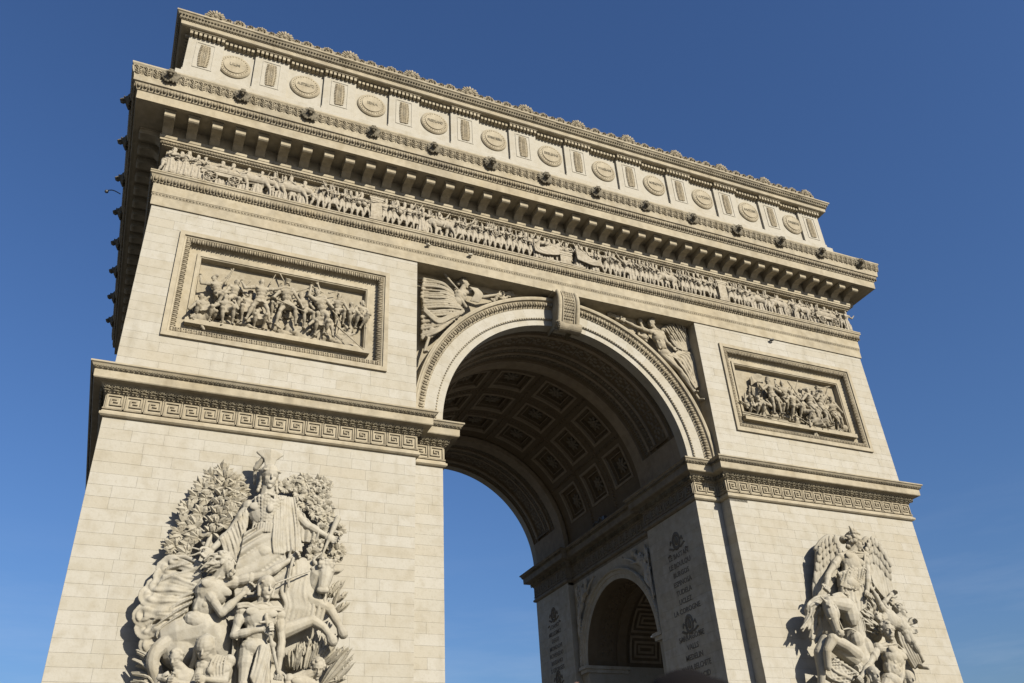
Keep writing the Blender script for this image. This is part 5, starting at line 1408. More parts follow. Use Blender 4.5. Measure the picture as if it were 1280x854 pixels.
# ================================================================== left group: Peace
GL = thing('sculpture_group', 'left high-relief group: helmeted goddess with laurel tree above a capped swordsman', 'sculpture', 'high-relief groups on the piers', (-15.7, 0, 6))
def G(mb, nm, label=None, vox=VOX, smooth=1, grp=None, mt=None):
    o = remesh(mb, vox, nm, mt or ST, None, 'x', smooth); o.parent = grp; o.location = -Vector(grp.location)
    if label: o['label'] = label
    else: del o['label']
    return o
J = D['minerva']; H = 1.05; J['nk'][2] += .10; J['hd'][2] += .04
b = MB(); figure(b, J, H, face=(.12, -1, -.12), hair='helmet', female=False, legs=False, bulk=1.2)
C_ = P_(D['crest'])
hd = V(*J['hd'])
for k in range(15):       # tall helmet crest, seen from the front
    a = (k-7)/7; tube(b, [C_[0]+V(a*.10, .0, -.05), C_[1]+V(a*.22, .05*abs(a), .05), C_[2]+V(a*.50, .15*abs(a)+.05, .10-.10*a*a)], .035, .07, 6)
tube(b, [hd+V(-.5, .25, .75), hd+V(-.55, .4, .3), hd+V(-.5, .45, -.1)], .09, .06); tcap(b, hd+V(-.33, .1, .85), hd+V(-.55, .3, .5), .12)
for s in (-1, 1):
    for t in range(5): ell(b, hd+V(s*(.14+.07*t), -.30+.09*t, .27+.02*t), (.075, .07, .075), None, 7, 5)
    for t in range(4): ell(b, hd+V(s*(.30+.03*t), .02, -.15-.14*t), (.08, .09, .10), None, 7, 5)
m1 = G(b, 'goddess_figure', 'helmeted goddess spreading her arms', grp=GL, vox=.021)
b = MB()                                         # scaly breastplate
ch = (V(*J['sa'])+V(*J['sb']))/2
for i in range(8):
    for j in range(11):
        x = (j-5)/5; z = .12-i*.135; rr = .60*(1-.05*i)
        if i == 0 and abs(x) < .45: continue
        ell(b, (ch[0]+x*rr*.95, ch[1]-.44*math.sqrt(max(.05, 1-x*x*.85))-.22+.02*i, ch[2]+z+.04*(j % 2)), (.085, .05, .095), None, 7, 5)
for j in range(13):
    x = (j-6)/6; tcap(b, (ch[0]+x*.52, ch[1]-.58*math.sqrt(1-x*x*.8), ch[2]-.95), (ch[0]+x*.56, ch[1]-.56*math.sqrt(1-x*x*.8), ch[2]-1.28), .045, .05)
ell(b, ch+V(0, -.66, -.35), (.14, .08, .17))
G(b, 'scale_breastplate', grp=GL, vox=.02, smooth=1)
b = MB()                                         # mantle and drapery
sheet(b, D['himA'], D['himB'], 7, .10, .25, nu=70, nv=14, drift=.25)
C2_ = P_(D['himA']); C3_ = P_(D['himB'])
for t in (.05, .2, .38, .55, .72, .88):                # oblique roll folds across the waist
    a = C2_[0]*(1-t)+C2_[-1]*t; c_ = C3_[0]+V(.02, 0, -.1-.2*t); tube(b, smoothpts([a+V(0, -.06, 0), (a+c_)/2+V(0, -.10, -.18+.1*t), c_+V(0, -.04, 0)], 4), .05+.02*(t > .5), .04, 7)
cA, cB = resamp(D['cloA'], 5), resamp(D['cloB'], 5)
sheet(b, [cA[0], (cA[0]+cB[0])/2, cB[0]], [cA[4], (cA[4]+cB[4])/2+V(0, -.1, 0), cB[4]], 6, .10, .22, nu=60, nv=14, drift=.1)
for k in range(5):                               # long vertical shoulder folds
    A_ = resamp(D['cloA'], 8); tube(b, [p+V(-.22+.095*k, -.10, 0) for p in A_], .045, .05, 7)
sheet(b, D['slA'], D['slB'], 7, .10, .14, nu=60); sheet(b, D['srA'], D['srB'], 6, .09, .14, nu=50)
for k in range(9):
    t = k/8; A_ = resamp(D['slA'], 9)[k]; B_ = resamp(D['slB'], 9)[k]; tube(b, smoothpts([A_+V(0, -.1, 0), (A_+B_)/2+V(.05, -.12, -.05), B_+V(0, -.05, -.1)], 3), .035, .05, 6)
for k in range(9):
    x_ = -14.75+.19*k; jx = rg.uniform(-.06, .06); tube(b, smoothpts([V(x_+.1, -1.22, 12.7), V(x_+.14+jx, -1.36, 12.1), V(x_-.02+.02*k, -1.36+jx, 11.4), V(x_+.16-jx, -1.3, 10.9), V(x_+.05, -1.2, 10.3)], 4), .07, .10, 8)
ell(b, (-14.0, -1.12, 11.6), (.95, .34, 1.3)); G(b, 'mantle_drapery', grp=GL)
b = MB(); tube(b, P_(D['horn']), .14, .03); ell(b, P_(D['horn'])[1], (.12, .12, .18)); G(b, 'palm_staff', grp=GL)
# laurel and oak
b = MB(); tube(b, smoothpts(D['laurT'], 4), .10, .04)
lv = MB()
for br in D['laurB']:
    Bp = smoothpts(br, 5); tube(b, Bp, .055, .025, 6); e_ = Bp[-1]
    for t in (.62, 1.0):
        p = Bp[int(t*(len(Bp)-1))]; dv = nrm(Bp[-1]-Bp[0])
        laurel(lv, p, dv*V(1, 0, 1), .50, rg, 6, .20)
        for s in (-1, 1):
            q_ = V(dv[0]*.5-dv[2]*s, 0, dv[2]*.5+dv[0]*s); laurel(lv, p+nrm(q_)*.12, q_, .30, rg, 4, .17)
for p in resamp(D['laurT'], 9)[2:]:
    for s in (-1, 1): laurel(lv, p+V(.12*s, -.1, 0), V(s, 0, .8), .40, rg, 3, .19)
G(b, 'laurel_branches', grp=GL)
def GM(mb, nm, grp, mt=None, kind='stuff'):
    o = mb.build(nm, mt or ST, grp, kind); o.location = -Vector(grp.location); return o
GM(lv, 'laurel_leaves', GL)
b = MB()
for br in D['oakB']: tube(b, P_(br), .09, .05, 6)
lv = MB()
for c_ in D['oakC']:
    c_ = V(*c_)
    for k in range(11):
        a = 2*PI*k/11+rg.uniform(-.2, .2); lr = rg.uniform(.30, .44); dv = V(math.cos(a), -rg.uniform(.1, .7), math.sin(a)); blade(lv, c_+V(0, -.1, 0)+dv*.06, c_+V(0, -.12, 0)+nrm(dv)*lr, .24, .045, nv=(rg.uniform(-.6, .6), -1, rg.uniform(-.6, .6)))
    for k in range(4):
        a = 2*PI*k/4+rg.random(); r = rg.uniform(.10, .22); q_ = c_+V(math.cos(a)*r, -rg.uniform(0, .15), math.sin(a)*r); nv = nrm(V(math.cos(a)*.7, -1, math.sin(a)*.7))
        for t in range(5):          # lobed leaf
            a2 = a+(t-2)*.62; ell(lv, q_+V(math.cos(a2)*.10, -.02-.04*abs(t-2), math.sin(a2)*.10), (.085, .04, .085), None, 6, 4)
    ell(b, c_+V(0, .05, 0), (.17, .14, .17))
G(b, 'oak_branches', grp=GL); GM(lv, 'oak_leaves', GL)
# bearded man with his flying cloak
J = D['beard']; H = .95
b = MB(); figure(b, J, H, face=(.95, -.35, .15), hair='beard', legs=False, curl=.9)
hd = V(*J['hd'])
for k in range(24):
    a = rg.uniform(0, 1); p = hd+V(-.1-.35*a, rg.uniform(-.3, .2), .28-.55*rg.random()); tube(b, [p, p+V(-.25, 0, rg.uniform(-.2, .15)), p+V(-.42, .05, rg.uniform(-.3, .0))], .06, .03, 6)
G(b, 'bearded_man_figure', 'bearded man twisting to the right', grp=GL, vox=.021)
b = MB(); O_ = resamp(D['cloakO'], 60); I_ = resamp(D['cloakI'], 60)
sheet(b, D['cloakO'], D['cloakI'], 9, .26, .22, nu=130, nv=18, drift=.35)
for k in range(9):       # tongues of cloth flung out to the left, each ending in a turned-over fold
    t = (k+.5)/9; p = O_[int(t*59)]; q_ = I_[int(t*59)]; dx = p-q_; wv = rg.uniform(-.18, .18); hk = rg.choice((-1, 1))*rg.uniform(.12, .26)
    C_ = smoothpts([q_+V(.05, .05, 0), q_+dx*.35+V(0, -.16, wv*.5), q_+dx*.7+V(0, -.22, wv), p+V(.05, -.26, wv*.4), p+V(-.06, -.20, hk), p+V(.16, -.10, hk*1.7)], 5)
    n_ = len(C_); loft(b, C_, [(.10+.16*min(1, i/(n_*.6)), .09+.03*math.sin(i)) for i in range(n_)], n=36, pleat=5, amp=.20, twist=.10*(k % 3-1))
tube(b, smoothpts([I_[0]+V(0, -.1, .1), O_[0]+V(.5, -.2, .05), O_[0]+V(.0, -.15, .0), O_[0]+V(-.05, -.1, -.45)], 5), .10, .09, 8)
G(b, 'flying_cloak', grp=GL)
# ox body behind, ox with horns
b = MB(); Q = P_(D['oxL']['body']); Q = [q_+V(0, .2, 0) for q_ in Q]; tcap(b, Q[0], Q[1], .75, .85, 14); tcap(b, Q[1], Q[2], .85, .7, 14);
ell(b, Q[0]+V(.2, -.1, -.4), (.75, .6, .8), None, 14, 10); tube(b, smoothpts(D['oxL']['leg'], 5), .30, .20, 10)
Q = P_(D['ox']['body']); Q = [q_+V(0, .3, 0) for q_ in Q]; tcap(b, Q[0], Q[1], .70, .62, 14); tcap(b, Q[1], Q[2], .62, .52, 12); tcap(b, Q[2], P_(D['ox']['head'])[0]+V(-.1, .3, -.1), .55, .42, 12)
for k in range(3): tcap(b, Q[0]+V(-.2+.25*k, .2, -.4), Q[0]+V(-.25+.25*k, .2, -1.5), .45, .4, 10)
Hh = P_(D['ox']['head']); Hh[1] = Hh[0]+V(-.05, -.12, -.42); Hh[2] = Hh[0]+V(-.12, -.18, -.80); tcap(b, Hh[0], Hh[1], .36, .30, 12); tcap(b, Hh[1], Hh[2], .29, .22, 12); tcap(b, Q[2]+V(.2, 0, .2), Hh[0]+V(-.25, .25, -.35), .62, .5, 14); tcap(b, Hh[2]+V(-.12, -.08, -.1), Hh[2]+V(.12, -.1, -.1), .13)
for k in (-1, 1): ell(b, Hh[0]+V(.2*k, -.26, -.1), (.08, .06, .06)); ell(b, Hh[0]+V(.42*k, .0, .02), (.20, .09, .10))
for _ in range(40): ell(b, Hh[0]+V(rg.uniform(-.32, .32), rg.uniform(-.32, 0), rg.uniform(.0, .36)), (.09, .09, .09), None, 6, 5)
tube(b, smoothpts(D['ox']['h1'], 4), .10, .03); tube(b, smoothpts(D['ox']['h2'], 4), .10, .03)
for kq in ('leg', 'leg2'):
    L_ = P_(D['ox'][kq])
    for i in range(len(L_)-1): tcap(b, L_[i], L_[i+1], (.36, .21, .17, .13)[i], (.21, .17, .13, .16)[i], 10)
    ell(b, L_[1], (.22, .2, .22))
    e_ = L_[-1]; hm = MB(); tcap(b, e_, e_+V(.10, -.05, -.22), .16, .22, 9)
G(b, 'ox_figure', 'crouching horned ox', grp=GL, vox=.028)
# capped swordsman
J = D['capman']; H = .90
b = MB(); figure(b, J, H, face=(.30, -1, -.12), hair='cap', curl=1.1)
G(b, 'swordsman_figure', 'nude soldier in a cap sheathing his sword', grp=GL, vox=.021)
b = MB(); S_ = P_(D['sword']); tcap(b, S_[0]+V(0, -.1, .1), S_[2]+V(0, -.1, 0), .085, .06, 8); tcap(b, S_[0]+V(-.2, -.1, -.1), S_[0]+V(.2, -.1, -.06), .05); ell(b, S_[0]+V(0, -.1, .18), (.08, .08, .08)); ell(b, S_[1]+V(0, -.1, .1), (.13, .1, .12)); G(b, 'sword_in_scabbard', grp=GL)
b = MB(); tube(b, smoothpts(D['cape'], 5), .09, .07, 8); tube(b, [p+V(0, -.03, -.10) for p in smoothpts(D['cape'], 5)], .05, .05, 8)
A_ = V(*J['pv']); sheet(b, [A_+V(.05, -.45, .0), A_+V(.35, -.5, .05), A_+V(.55, -.35, .2)], [A_+V(-.15, -.5, -1.1), A_+V(.2, -.6, -1.7), A_+V(.45, -.4, -1.9)], 3, .07, .12)
A_ = V(*J['sa']); sheet(b, [A_+V(-.2, .3, .1), A_+V(-.1, .5, .1), A_+V(.3, .6, .0)], [A_+V(-.1, .3, -3.3), A_+V(.1, .4, -3.3), A_+V(.4, .5, -3.3)], 4, .09, .2)
G(b, 'cape', grp=GL)
b = MB(); tube(b, P_(D['staff']), .035); tube(b, smoothpts(D['ribbon'], 4), .07, .05); G(b, 'goad', grp=GL)
# mother and child
J = D['mother']; H = .86; b = MB(); figure(b, J, H, face=(-.35, -1, -.55), hair='veil', female=True, legs=True, curl=.9)
pv = V(*J['pv']); loft(b, [pv+V(0, 0, .5), pv+V(-.1, -.1, 0), pv+V(-.3, -.2, -.9), pv+V(-.3, 0, -2.4)], [(.42, .36), (.55, .45), (.75, .6), (.9, .7)], pleat=11, amp=.07, n=66)
for k in range(5): tube(b, smoothpts([V(*J['sb'])+V(-.15-.1*k, -.30, .1), V(*J['sb'])+V(-.2-.12*k, -.42, -.3), V(*J['sb'])+V(-.15-.1*k, -.35, -.7)], 3), .04, .04, 6)
G(b, 'mother_figure', 'veiled mother bending over her child', grp=GL, vox=.021)
J = D['child']; b = MB(); figure(b, J, .66, face=(-.6, -.8, -.55), hair='curls', curl=.9); w0 = V(*J['wa']); 
vb = MB(); blade(b, w0+V(-.35, -.1, .1), w0+V(.3, -.15, -.1), .36, .06, nv=(.2, -.6, .8)); tcap(b, w0+V(-.3, -.12, .0), w0+V(.25, -.2, -.14), .07); G(b, 'child_figure', 'curly-haired child holding a book', grp=GL, vox=.03)
J = D['boy']; b = MB(); figure(b, J, .72, face=(-.1, -1, -.6), hair='curls', curl=.9); G(b, 'boy_figure', 'curly-haired boy crouching among the wheat', grp=GL, vox=.021)
lv = MB()
for a, c_ in D['bladeR']:
    a = V(*a); c_ = V(*c_)
    for k in range(6): 
        o_ = V(rg.uniform(-.2, .2), rg.uniform(-.25, .15), rg.uniform(-.08, .08)); blade(lv, a+o_*.5, c_+o_+V(0, -.15, 0), .15, .06, nv=(rg.uniform(-.5, .5), -1, 0))
    for k in range(7):
        p = a+(c_-a)*(.55+.06*k); ell(lv, p+V(rg.uniform(-.06, .06), -.28, 0), (.045, .04, .09), None, 6, 4)
GM(lv, 'wheat_sheaf', GL)
lv = MB()
for a, c_ in D['bladeL']:
    a = V(*a); c_ = V(*c_)
    for k in range(4):
        o_ = V(rg.uniform(-.1, .1), rg.uniform(-.25, .1), rg.uniform(-.12, .12)); m0 = (a+c_)/2+V(.08, -.2, .12)
        tube(lv, smoothpts([a+o_, m0+o_, c_+o_*.6+V(0, 0, -.05)], 4), .055, .03, 6)
GM(lv, 'reed_leaves', GL)
b = MB()                                # rough backing mass that ties the figures to the wall
for x, z, rx, rz in ((-15.6, 12.2, 1.3, 2.2), (-15.8, 9.9, 2.0, 1.9), (-17.2, 10.4, .9, 1.6), (-14.2, 10.3, 1.1, 2.0), (-15.6, 7.2, 2.8, 2.2), (-15.6, 14.6, .6, 1.0)): ell(b, (x, -.1, z), (rx, .75, rz), None, 18, 12)
b.box(-18.9, -12.4, -1.6, .05, 5.2, 6.6); G(b, 'rough_backing', grp=GL, vox=.08)
# ================================================================== right group: Resistance
GR = thing('sculpture_group', 'right high-relief group: winged genius with flame above a horse and a nude warrior', 'sculpture', 'high-relief groups on the piers', (15.6, 0, 7))
J = D['genius']; H = 1.06
b = MB(); figure(b, J, H, face=(.62, -.7, -.30), hair='bun', legs=False, curl=1.2, bulk=1.12)
hd = V(*J['hd']); 
for k in range(16): p = hd+V(rg.uniform(-.55, -.25), rg.uniform(-.3, .2), rg.uniform(-.35, .25)); ell(b, p, (.15, .13, .12), None, 7, 5)
G(b, 'winged_genius_figure', 'winged genius leaning over the fighters', grp=GR, vox=.021)
b = MB(); F_ = P_(D['flame'])
for k in range(5): o_ = V((k-2)*.06, rg.uniform(-.05, .05), 0); tube(b, smoothpts([F_[0]+o_*1.6+V(.1, 0, -.1), F_[1]+o_*1.3+V(.06, 0, -.12), F_[2]+o_*.5+V(.12+.05*k, 0, -.22-.04*k)], 4), .11, .05, 6)
G(b, 'flame', grp=GR)
def wing(top, tip, grp, n=11, rows=3, th=.14, pan=None):
    T_ = resamp(top, n); E_ = resamp(tip, n); b = MB(); tube(b, smoothpts(top, 4), .17, .10, 8); sheet(b, [p_+V(0, -.06, 0) for p_ in P_(top)], [p_+V(0, -.04, 0) for p_ in P_(tip)], n, .02, .16, nu=60)
    for r_i in range(rows):
        f0, f1 = {3: ((.0, .38), (.25, .68), (.5, 1.0)), 5: ((.0, .17), (.11, .31), (.24, .48), (.38, .72), (.55, 1.0))}[rows][r_i]
        for i in range(n):
            a = T_[i]*(1-f0)+E_[i]*f0+V(0, -.16+.05*r_i, 0); c_ = T_[i]*(1-f1)+E_[i]*f1+V(0, -.14+.05*r_i, 0); d = c_-a; L = np.linalg.norm(d); d = d/L; s_ = nrm(np.cross(d, (0, -1, 0)))
            off = V(0, -.05*(rows-1-r_i)-.03*(i % 2), 0)+(T_[min(i+1, n-1)]-T_[i])*.5*(r_i % 2); ell(b, (a+c_)/2+off, (th*.88, L*.55, .075), (s_, d, (0, -1, 0)), 8, 7)
    return b
G(wing(D['wingA']['top'], D['wingA']['tip'], GR, 8, 5, .15), 'wing', grp=GR, smooth=1, vox=.022); G(wing(D['wingB']['top'], D['wingB']['tip'], GR, 10, 5, .15), 'wing', grp=GR, smooth=1, vox=.022)
b = MB(); sheet(b, D['waistA'], D['waistB'], 7, .12, .18, nu=60, drift=.3); tube(b, smoothpts(D['waistA'], 4), .11); sheet(b, D['sashA'], D['sashB'], 2, .06, .14)
A_ = resamp(D['waistA'], 6)
for p in A_:
    for t in range(4): ell(b, p+V(rg.uniform(-.1, .1), -.1, rg.uniform(-.1, .12)), (.07, .05, .07), None, 6, 4)
for s in range(2): sheet(b, [p+V(0, .1, -.5-.5*s) for p in P_(D['waistA'])], [p+V(-.1, .1, -.7-.5*s) for p in P_(D['waistB'])], 7, .08, .16)
G(b, 'tunic', grp=GR)
b = MB(); N_ = P_(D['hneck'])
for i in range(len(N_)-1): tcap(b, N_[i]+V(0, .15, 0), N_[i+1]+V(0, .15, 0), (.34, .42, .50, .60)[i], (.42, .50, .60, .72)[i], 14)
ell(b, N_[3]+V(-.28, -.25, -.25), (.36, .32, .48)); ell(b, N_[3]+V(.22, -.30, -.55), (.36, .32, .50)); tcap(b, N_[4]+V(0, .2, 0), N_[4]+V(.3, .3, -1.4), .8, .8, 14)
for k in range(4): tube(b, smoothpts([N_[1]+V(-.2+.12*k, -.28, .1), N_[2]+V(-.15+.12*k, -.36, 0), N_[3]+V(-.1+.14*k, -.42, .2)], 3), .05, .03, 6)
Hh = P_(D['hhead']); tcap(b, Hh[0], Hh[1], .33, .30, 12); tcap(b, Hh[1], Hh[2], .27, .18, 12); ell(b, Hh[2]+V(.02, -.05, -.05), (.22, .20, .18)); ell(b, Hh[0]+V(.28, .0, -.40), (.27, .26, .44)); tcap(b, Hh[0]+V(.1, .0, .1), N_[1]+V(0, 0, -.1), .34, .42, 12)
ell(b, (Hh[0]+Hh[1])/2+V(.24, .05, -.02), (.30, .28, .40)); ell(b, Hh[2]+V(0, -.08, .0), (.24, .22, .20)); tcap(b, Hh[2]+V(-.14, -.18, -.10), Hh[2]+V(.16, -.18, -.10), .05)
for k in (-1, 1): ell(b, Hh[2]+V(.11*k, -.24, .04), (.07, .05, .07)); tcap(b, P_(D['hear'])[0]+V(.14+.14*k, 0, .0), P_(D['hear'])[1]+V(.10+.26*k, -.05, .16), .13, .03); ell(b, (Hh[0]+Hh[1])/2+V(.19*k, -.24, .14), (.09, .07, .07)); tcap(b, (Hh[0]+Hh[1])/2+V(.13*k, -.26, .24), (Hh[0]+Hh[1])/2+V(.25*k, -.16, .20), .045)
tcap(b, (Hh[0]+Hh[1])/2+V(0, -.28, 0), Hh[2]+V(0, -.16, .1), .07, .05); tcap(b, P_(D['hear'])[0], P_(D['hear'])[1], .11, .03); tcap(b, P_(D['hear'])[0]+V(.25, 0, .02), P_(D['hear'])[1]+V(.45, 0, 0), .10, .03)
for L_, rr in ((P_(D['hleg1']), (.42, .30, .27, .20, .17)), (P_(D['hleg2']), (.42, .30, .30, .22, .17))):
    for i in range(len(L_)-1): tcap(b, L_[i], L_[i+1], rr[i], rr[i+1], 12)
    ell(b, L_[2], (.30, .28, .28))
tcap(b, P_(D['hleg2'])[-1], P_(D['hleg2'])[-1]+V(.1, 0, -1.0), .22, .3)
ell(b, (N_[1]+N_[2])/2+V(-.12, -.12, -.1), (.46, .38, .75)); G(b, 'horse_figure', 'rearing horse with bowed head', grp=GR, vox=.026)
b = MB()
for L_ in P_(D['mane']):
    for k in range(5):
        o_ = [V(rg.uniform(-.12, .12), rg.uniform(-.12, .12), rg.uniform(-.12, .12)) for _ in L_]; tube(b, smoothpts([p+q_ for p, q_ in zip(L_, o_)], 5), .08, .045, 7)
G(b, 'mane', grp=GR, vox=.03)
b = MB(); [tube(b, smoothpts(L_, 4), .045, None, 6) for L_ in P_(D['bridle'])]; G(b, 'bridle', grp=GR, vox=.025)
b = MB()
for a, c_ in D['flames']:
    a = V(*a); c_ = V(*c_)
    for k in range(5):
        o_ = V(rg.uniform(-.18, .18), rg.uniform(-.1, .1), rg.uniform(-.15, .15)); tube(b, smoothpts([a+o_, (a+c_)/2+o_+V(.06, -.1, -.05), c_+o_*1.4], 4), .07, .025, 6)
    ell(b, a+V(0, .35, 0), (.35, .5, .35))
G(b, 'curling_mane_locks', grp=GR, vox=.03, smooth=1)
J = D['nude']; H = .98; b = MB(); figure(b, J, H, face=(-.35, -1, -.18), hair='curls', curl=1.1); G(b, 'warrior_figure', 'nude curly-haired young warrior', grp=GR, vox=.021)
J = D['falling']; b = MB(); figure(b, J, .80, face=(-.5, -.6, .6), hair='long', curl=.5); G(b, 'falling_man_figure', 'falling man with arm flung up', grp=GR, vox=.025)
J = D['old']; b = MB(); figure(b, J, .80, face=(.5, -.8, -.2), hair='beard', curl=.6); G(b, 'old_man_figure', 'old man clutching the falling man', grp=GR, vox=.025)
for nm, hr, lab in (('kid1', 'cap', 'child in a cap below the warrior'), ('kid2', 'veil', 'veiled head at the lower right')):
    b = MB(); figure(b, D[nm], .80, face=(-.1, -1, -.1), hair=hr, curl=.8); G(b, 'seated_figure', lab, grp=GR, vox=.026)
b = MB(); sheet(b, D['drapeA'], D['drapeB'], 3, .09, .14, drift=1.2, along='A'); 
for t in (.0, .25, .5, .75, 1): 
    A_ = resamp(D['drapeA'], 12); B_ = resamp(D['drapeB'], 12); tube(b, [A_[i]*(1-t)+B_[i]*t+V(0, -.08, 0) for i in range(12)], .06, .07, 7)
G(b, 'drapery', grp=GR, vox=.026); b = MB()
sheet(b, D['drapeC'], D['drapeD'], 5, .12, .2, nu=50, nv=10, drift=.9); sheet(b, D['drapeE'], D['drapeF'], 3, .08, .16)
for t in (.1, .6):
    A_ = resamp(D['drapeC'], 8); B_ = resamp(D['drapeD'], 8); tube(b, [A_[i]*(1-t)+B_[i]*t+V(0, -.14, 0) for i in range(8)], .06, .09, 7)
G(b, 'drapery', grp=GR, vox=.026)
b = MB()
for x, z, rx, rz in ((15.2, 14.2, 1.0, 1.6), (15.6, 12.0, 2.2, 1.6), (15.9, 10.2, 2.6, 1.8), (16.0, 8.0, 3.0, 2.2)): ell(b, (x-.4, -.05, z), (rx, .6, rz), None, 18, 12)
b.box(12.6, 19.2, -1.5, .05, 5.2, 6.6); G(b, 'rough_backing', grp=GR, vox=.08)
print('groups', round(time.time()-T0, 1))

# ================================================================== battle panels in frames
def frame_rect(mb, x0, x1, z0, z1, prof):
    """mitred frame: profile [(inset, y)]"""
    vs = []; m = len(prof)
    for i_, y in prof: vs += [(x0+i_, y, z0+i_), (x1-i_, y, z0+i_), (x1-i_, y, z1-i_), (x0+i_, y, z1-i_)]
    mb.add(vs, [(4*j+k, 4*j+(k+1) % 4, 4*(j+1)+(k+1) % 4, 4*(j+1)+k) for j in range(m-1) for k in range(4)])
def panel(s, key, label, hs, seed):
    rg = random.Random(seed)
    x0, x1 = (-20.88, -10.49) if s < 0 else (10.49, 20.88); z0, z1 = 22.78, 28.75
    T_ = thing('battle_relief', label, 'relief', 'battle reliefs high on the piers', ((x0+x1)/2, 0, z0)); loc = -Vector(T_.location)
    def add(mb, nm, mt, kind=None, smooth=False, lab=None): o = mb.build(nm, M[mt], T_, kind, lab, smooth); o.location = loc; return o
    m_ = MB(); frame_rect(m_, x0, x1, z0, z1, [(0, .02), (0, -.12), (.22, -.12), (.24, -.05), (.30, -.03), (.52, .26), (.56, .30), (.95, .30)]); add(m_, 'outer_frame', 'trim')
    ix0, ix1, iz0, iz1 = x0+.93, x1-.93, z0+1.0, z1-.93
    m_ = MB(); frame_rect(m_, ix0, ix1, iz0, iz1, [(0, .31), (0, .22), (.14, .22), (.16, .26), (.20, .28), (.24, .62)])
    add(m_, 'inner_frame', 'trim'); m_ = MB(); m_.box(ix0-.04, ix1+.04, -.02, .5, iz0-.10, iz0+.16); add(m_, 'sill', 'trim')
    m_ = MB(); m_.box(x0+.5, x1-.5, .31, .33, z0+.5, iz0+.02); m_.box(x0+.5, x1-.5, .31, .33, iz1-.02, z1-.5); m_.box(x0+.5, ix0+.02, .31, .33, iz0, iz1); m_.box(ix1-.02, x1-.5, .31, .33, iz0, iz1); add(m_, 'flat_border', 'trim')
    m_ = MB(); e1 = u_egg(.22, .28, .12)
    rns = [((x0+.3, .08, z1-.42), (1, 0, 0), (0, -1, 0), x1-x0-.6), ((x0+.3, .08, z0+.42), (1, 0, 0), (0, -1, 0), x1-x0-.6)]; repeat(m_, rns, .22, e1)
    v0, f0 = e1; n = int((z1-z0-.9)/.22)
    for sx_, xx in ((1, x0+.42), (-1, x1-.42)):
        for i in range(n):
            z = z0+.45+(i+.5)*(z1-z0-.9)/n; m_.add(np.stack([xx-v0[:, 2]*sx_, .08-v0[:, 1], z+v0[:, 0]], 1), f0)
    add(m_, 'egg_and_dart', 'carved', 'stuff', True)
    m_ = MB(); gx = np.linspace(ix0+.2, ix1-.2, 40); gz = np.linspace(iz0+.1, iz1-.2, 16)
    vs = [(x, .60+.03*math.sin(x*3+z*2)*math.sin(z*4), z) for z in gz for x in gx]; m_.add(vs, [(j*40+i, j*40+i+1, (j+1)*40+i+1, (j+1)*40+i) for j in range(15) for i in range(39)]); add(m_, 'relief_ground', 'relief')
    # figures
    for k, F in enumerate(D[key]):
        if k in ((13, 15) if key == 'panL' else (13,)): continue
        H = F['H']; hd, pv = V(*F['hd']), V(*F['pv']); y0 = .30
        q_ = lambda a, dy=0: V(a[0], a[1]+y0+dy, a[2])
        hd = q_(hd, .0); pv = q_(pv); wa, wb, fa, fb = (q_(V(*F[n_])) for n_ in ('wa', 'wb', 'fa', 'fb'))
        ax = nrm(pv-hd); nk = hd+ax*.55*H; sd_ = nrm(np.cross(ax, (0, -1, 0))); sd_ = sd_ if sd_[0] < 0 else -sd_
        tw = rg.uniform(-.5, .5); sv = nrm(sd_+V(0, tw, 0)); sa = nk+ax*.25*H+sv*.70*H; sb = nk+ax*.25*H-sv*.70*H
        pv = nk+ax*min(np.linalg.norm(pv-nk), 2.6*H)
        def joint(a, c_, L, out):
            a = np.asarray(a); d = c_-a; l = np.linalg.norm(d); mx = 2*L*.98
            if l > mx: c_ = a+d/l*mx; l = mx; d = c_-a
            h = math.sqrt(max(0, L*L-l*l/4)); return a+d/2+nrm(out)*h, c_
        ea, wa = joint(sa, wa, 1.35*H, V(-.5, -.3, -.8)); eb, wb = joint(sb, wb, 1.35*H, V(.5, -.3, -.8))
        ka, fa = joint(pv+sv*.25*H, fa, 1.85*H, V(-.2 if fa[0] < pv[0] else .6, -.8, .5)); kb, fb = joint(pv-sv*.25*H, fb, 1.85*H, V(.2 if fb[0] > pv[0] else -.6, -.8, .5))
        Jn = dict(hd=hd, nk=nk, sa=sa, sb=sb, ea=ea, wa=wa, eb=eb, wb=wb, pv=pv, ka=ka, kb=kb, fa=fa, fb=fb)
        hr = ('curls', 'plume', 'shako', 'beard', 'helmet', 'bicorne')[(k*5+seed) % 6] if k not in (2,) else 'curls'
        b = MB(); figure(b, Jn, H, face=(rg.uniform(-.9, .9), -.7, rg.uniform(-.5, .1)), hair=hr, fine=True, curl=.9, bulk=1.5)
        if k % 3 != 2:       # clothing: jacket tails, belts, folds
            loft(b, [pv-ax*.3*H, pv+ax*.1*H, (ka+kb)/2*.6+pv*.4], [(.5*H, .4*H), (.62*H, .46*H), (.9*H, .5*H)], pleat=8, amp=.13, n=40, ref=(.05, -1, .05))
            fw_ = nrm(np.cross(-sv, -ax)); tcap(b, sa+fw_*.3*H, pv+sv*-.4*H+fw_*.3*H, .07*H); tcap(b, sb+fw_*.3*H, pv+sv*.4*H+fw_*.3*H, .07*H)
        if k % 4 == 1:
            for t in range(6): a = sa*(1-t/5)+sb*(t/5)+V(0, .2, 0); tube(b, smoothpts([a, a+V(rg.uniform(-.2, .2), 0, -.5), a+V(rg.uniform(-.5, .5), .05, -1.1)], 3), .08, .06, 6)
        if key == 'panL' and k in (15, 13):
            for t in range(8): a = pv+V(-.3+.14*t, -.1, .0); tube(b, smoothpts([a, a+V(.25, -.15, -.15), a+V(.7, -.1, -.1+.03*t)], 3), .06, .04, 6)
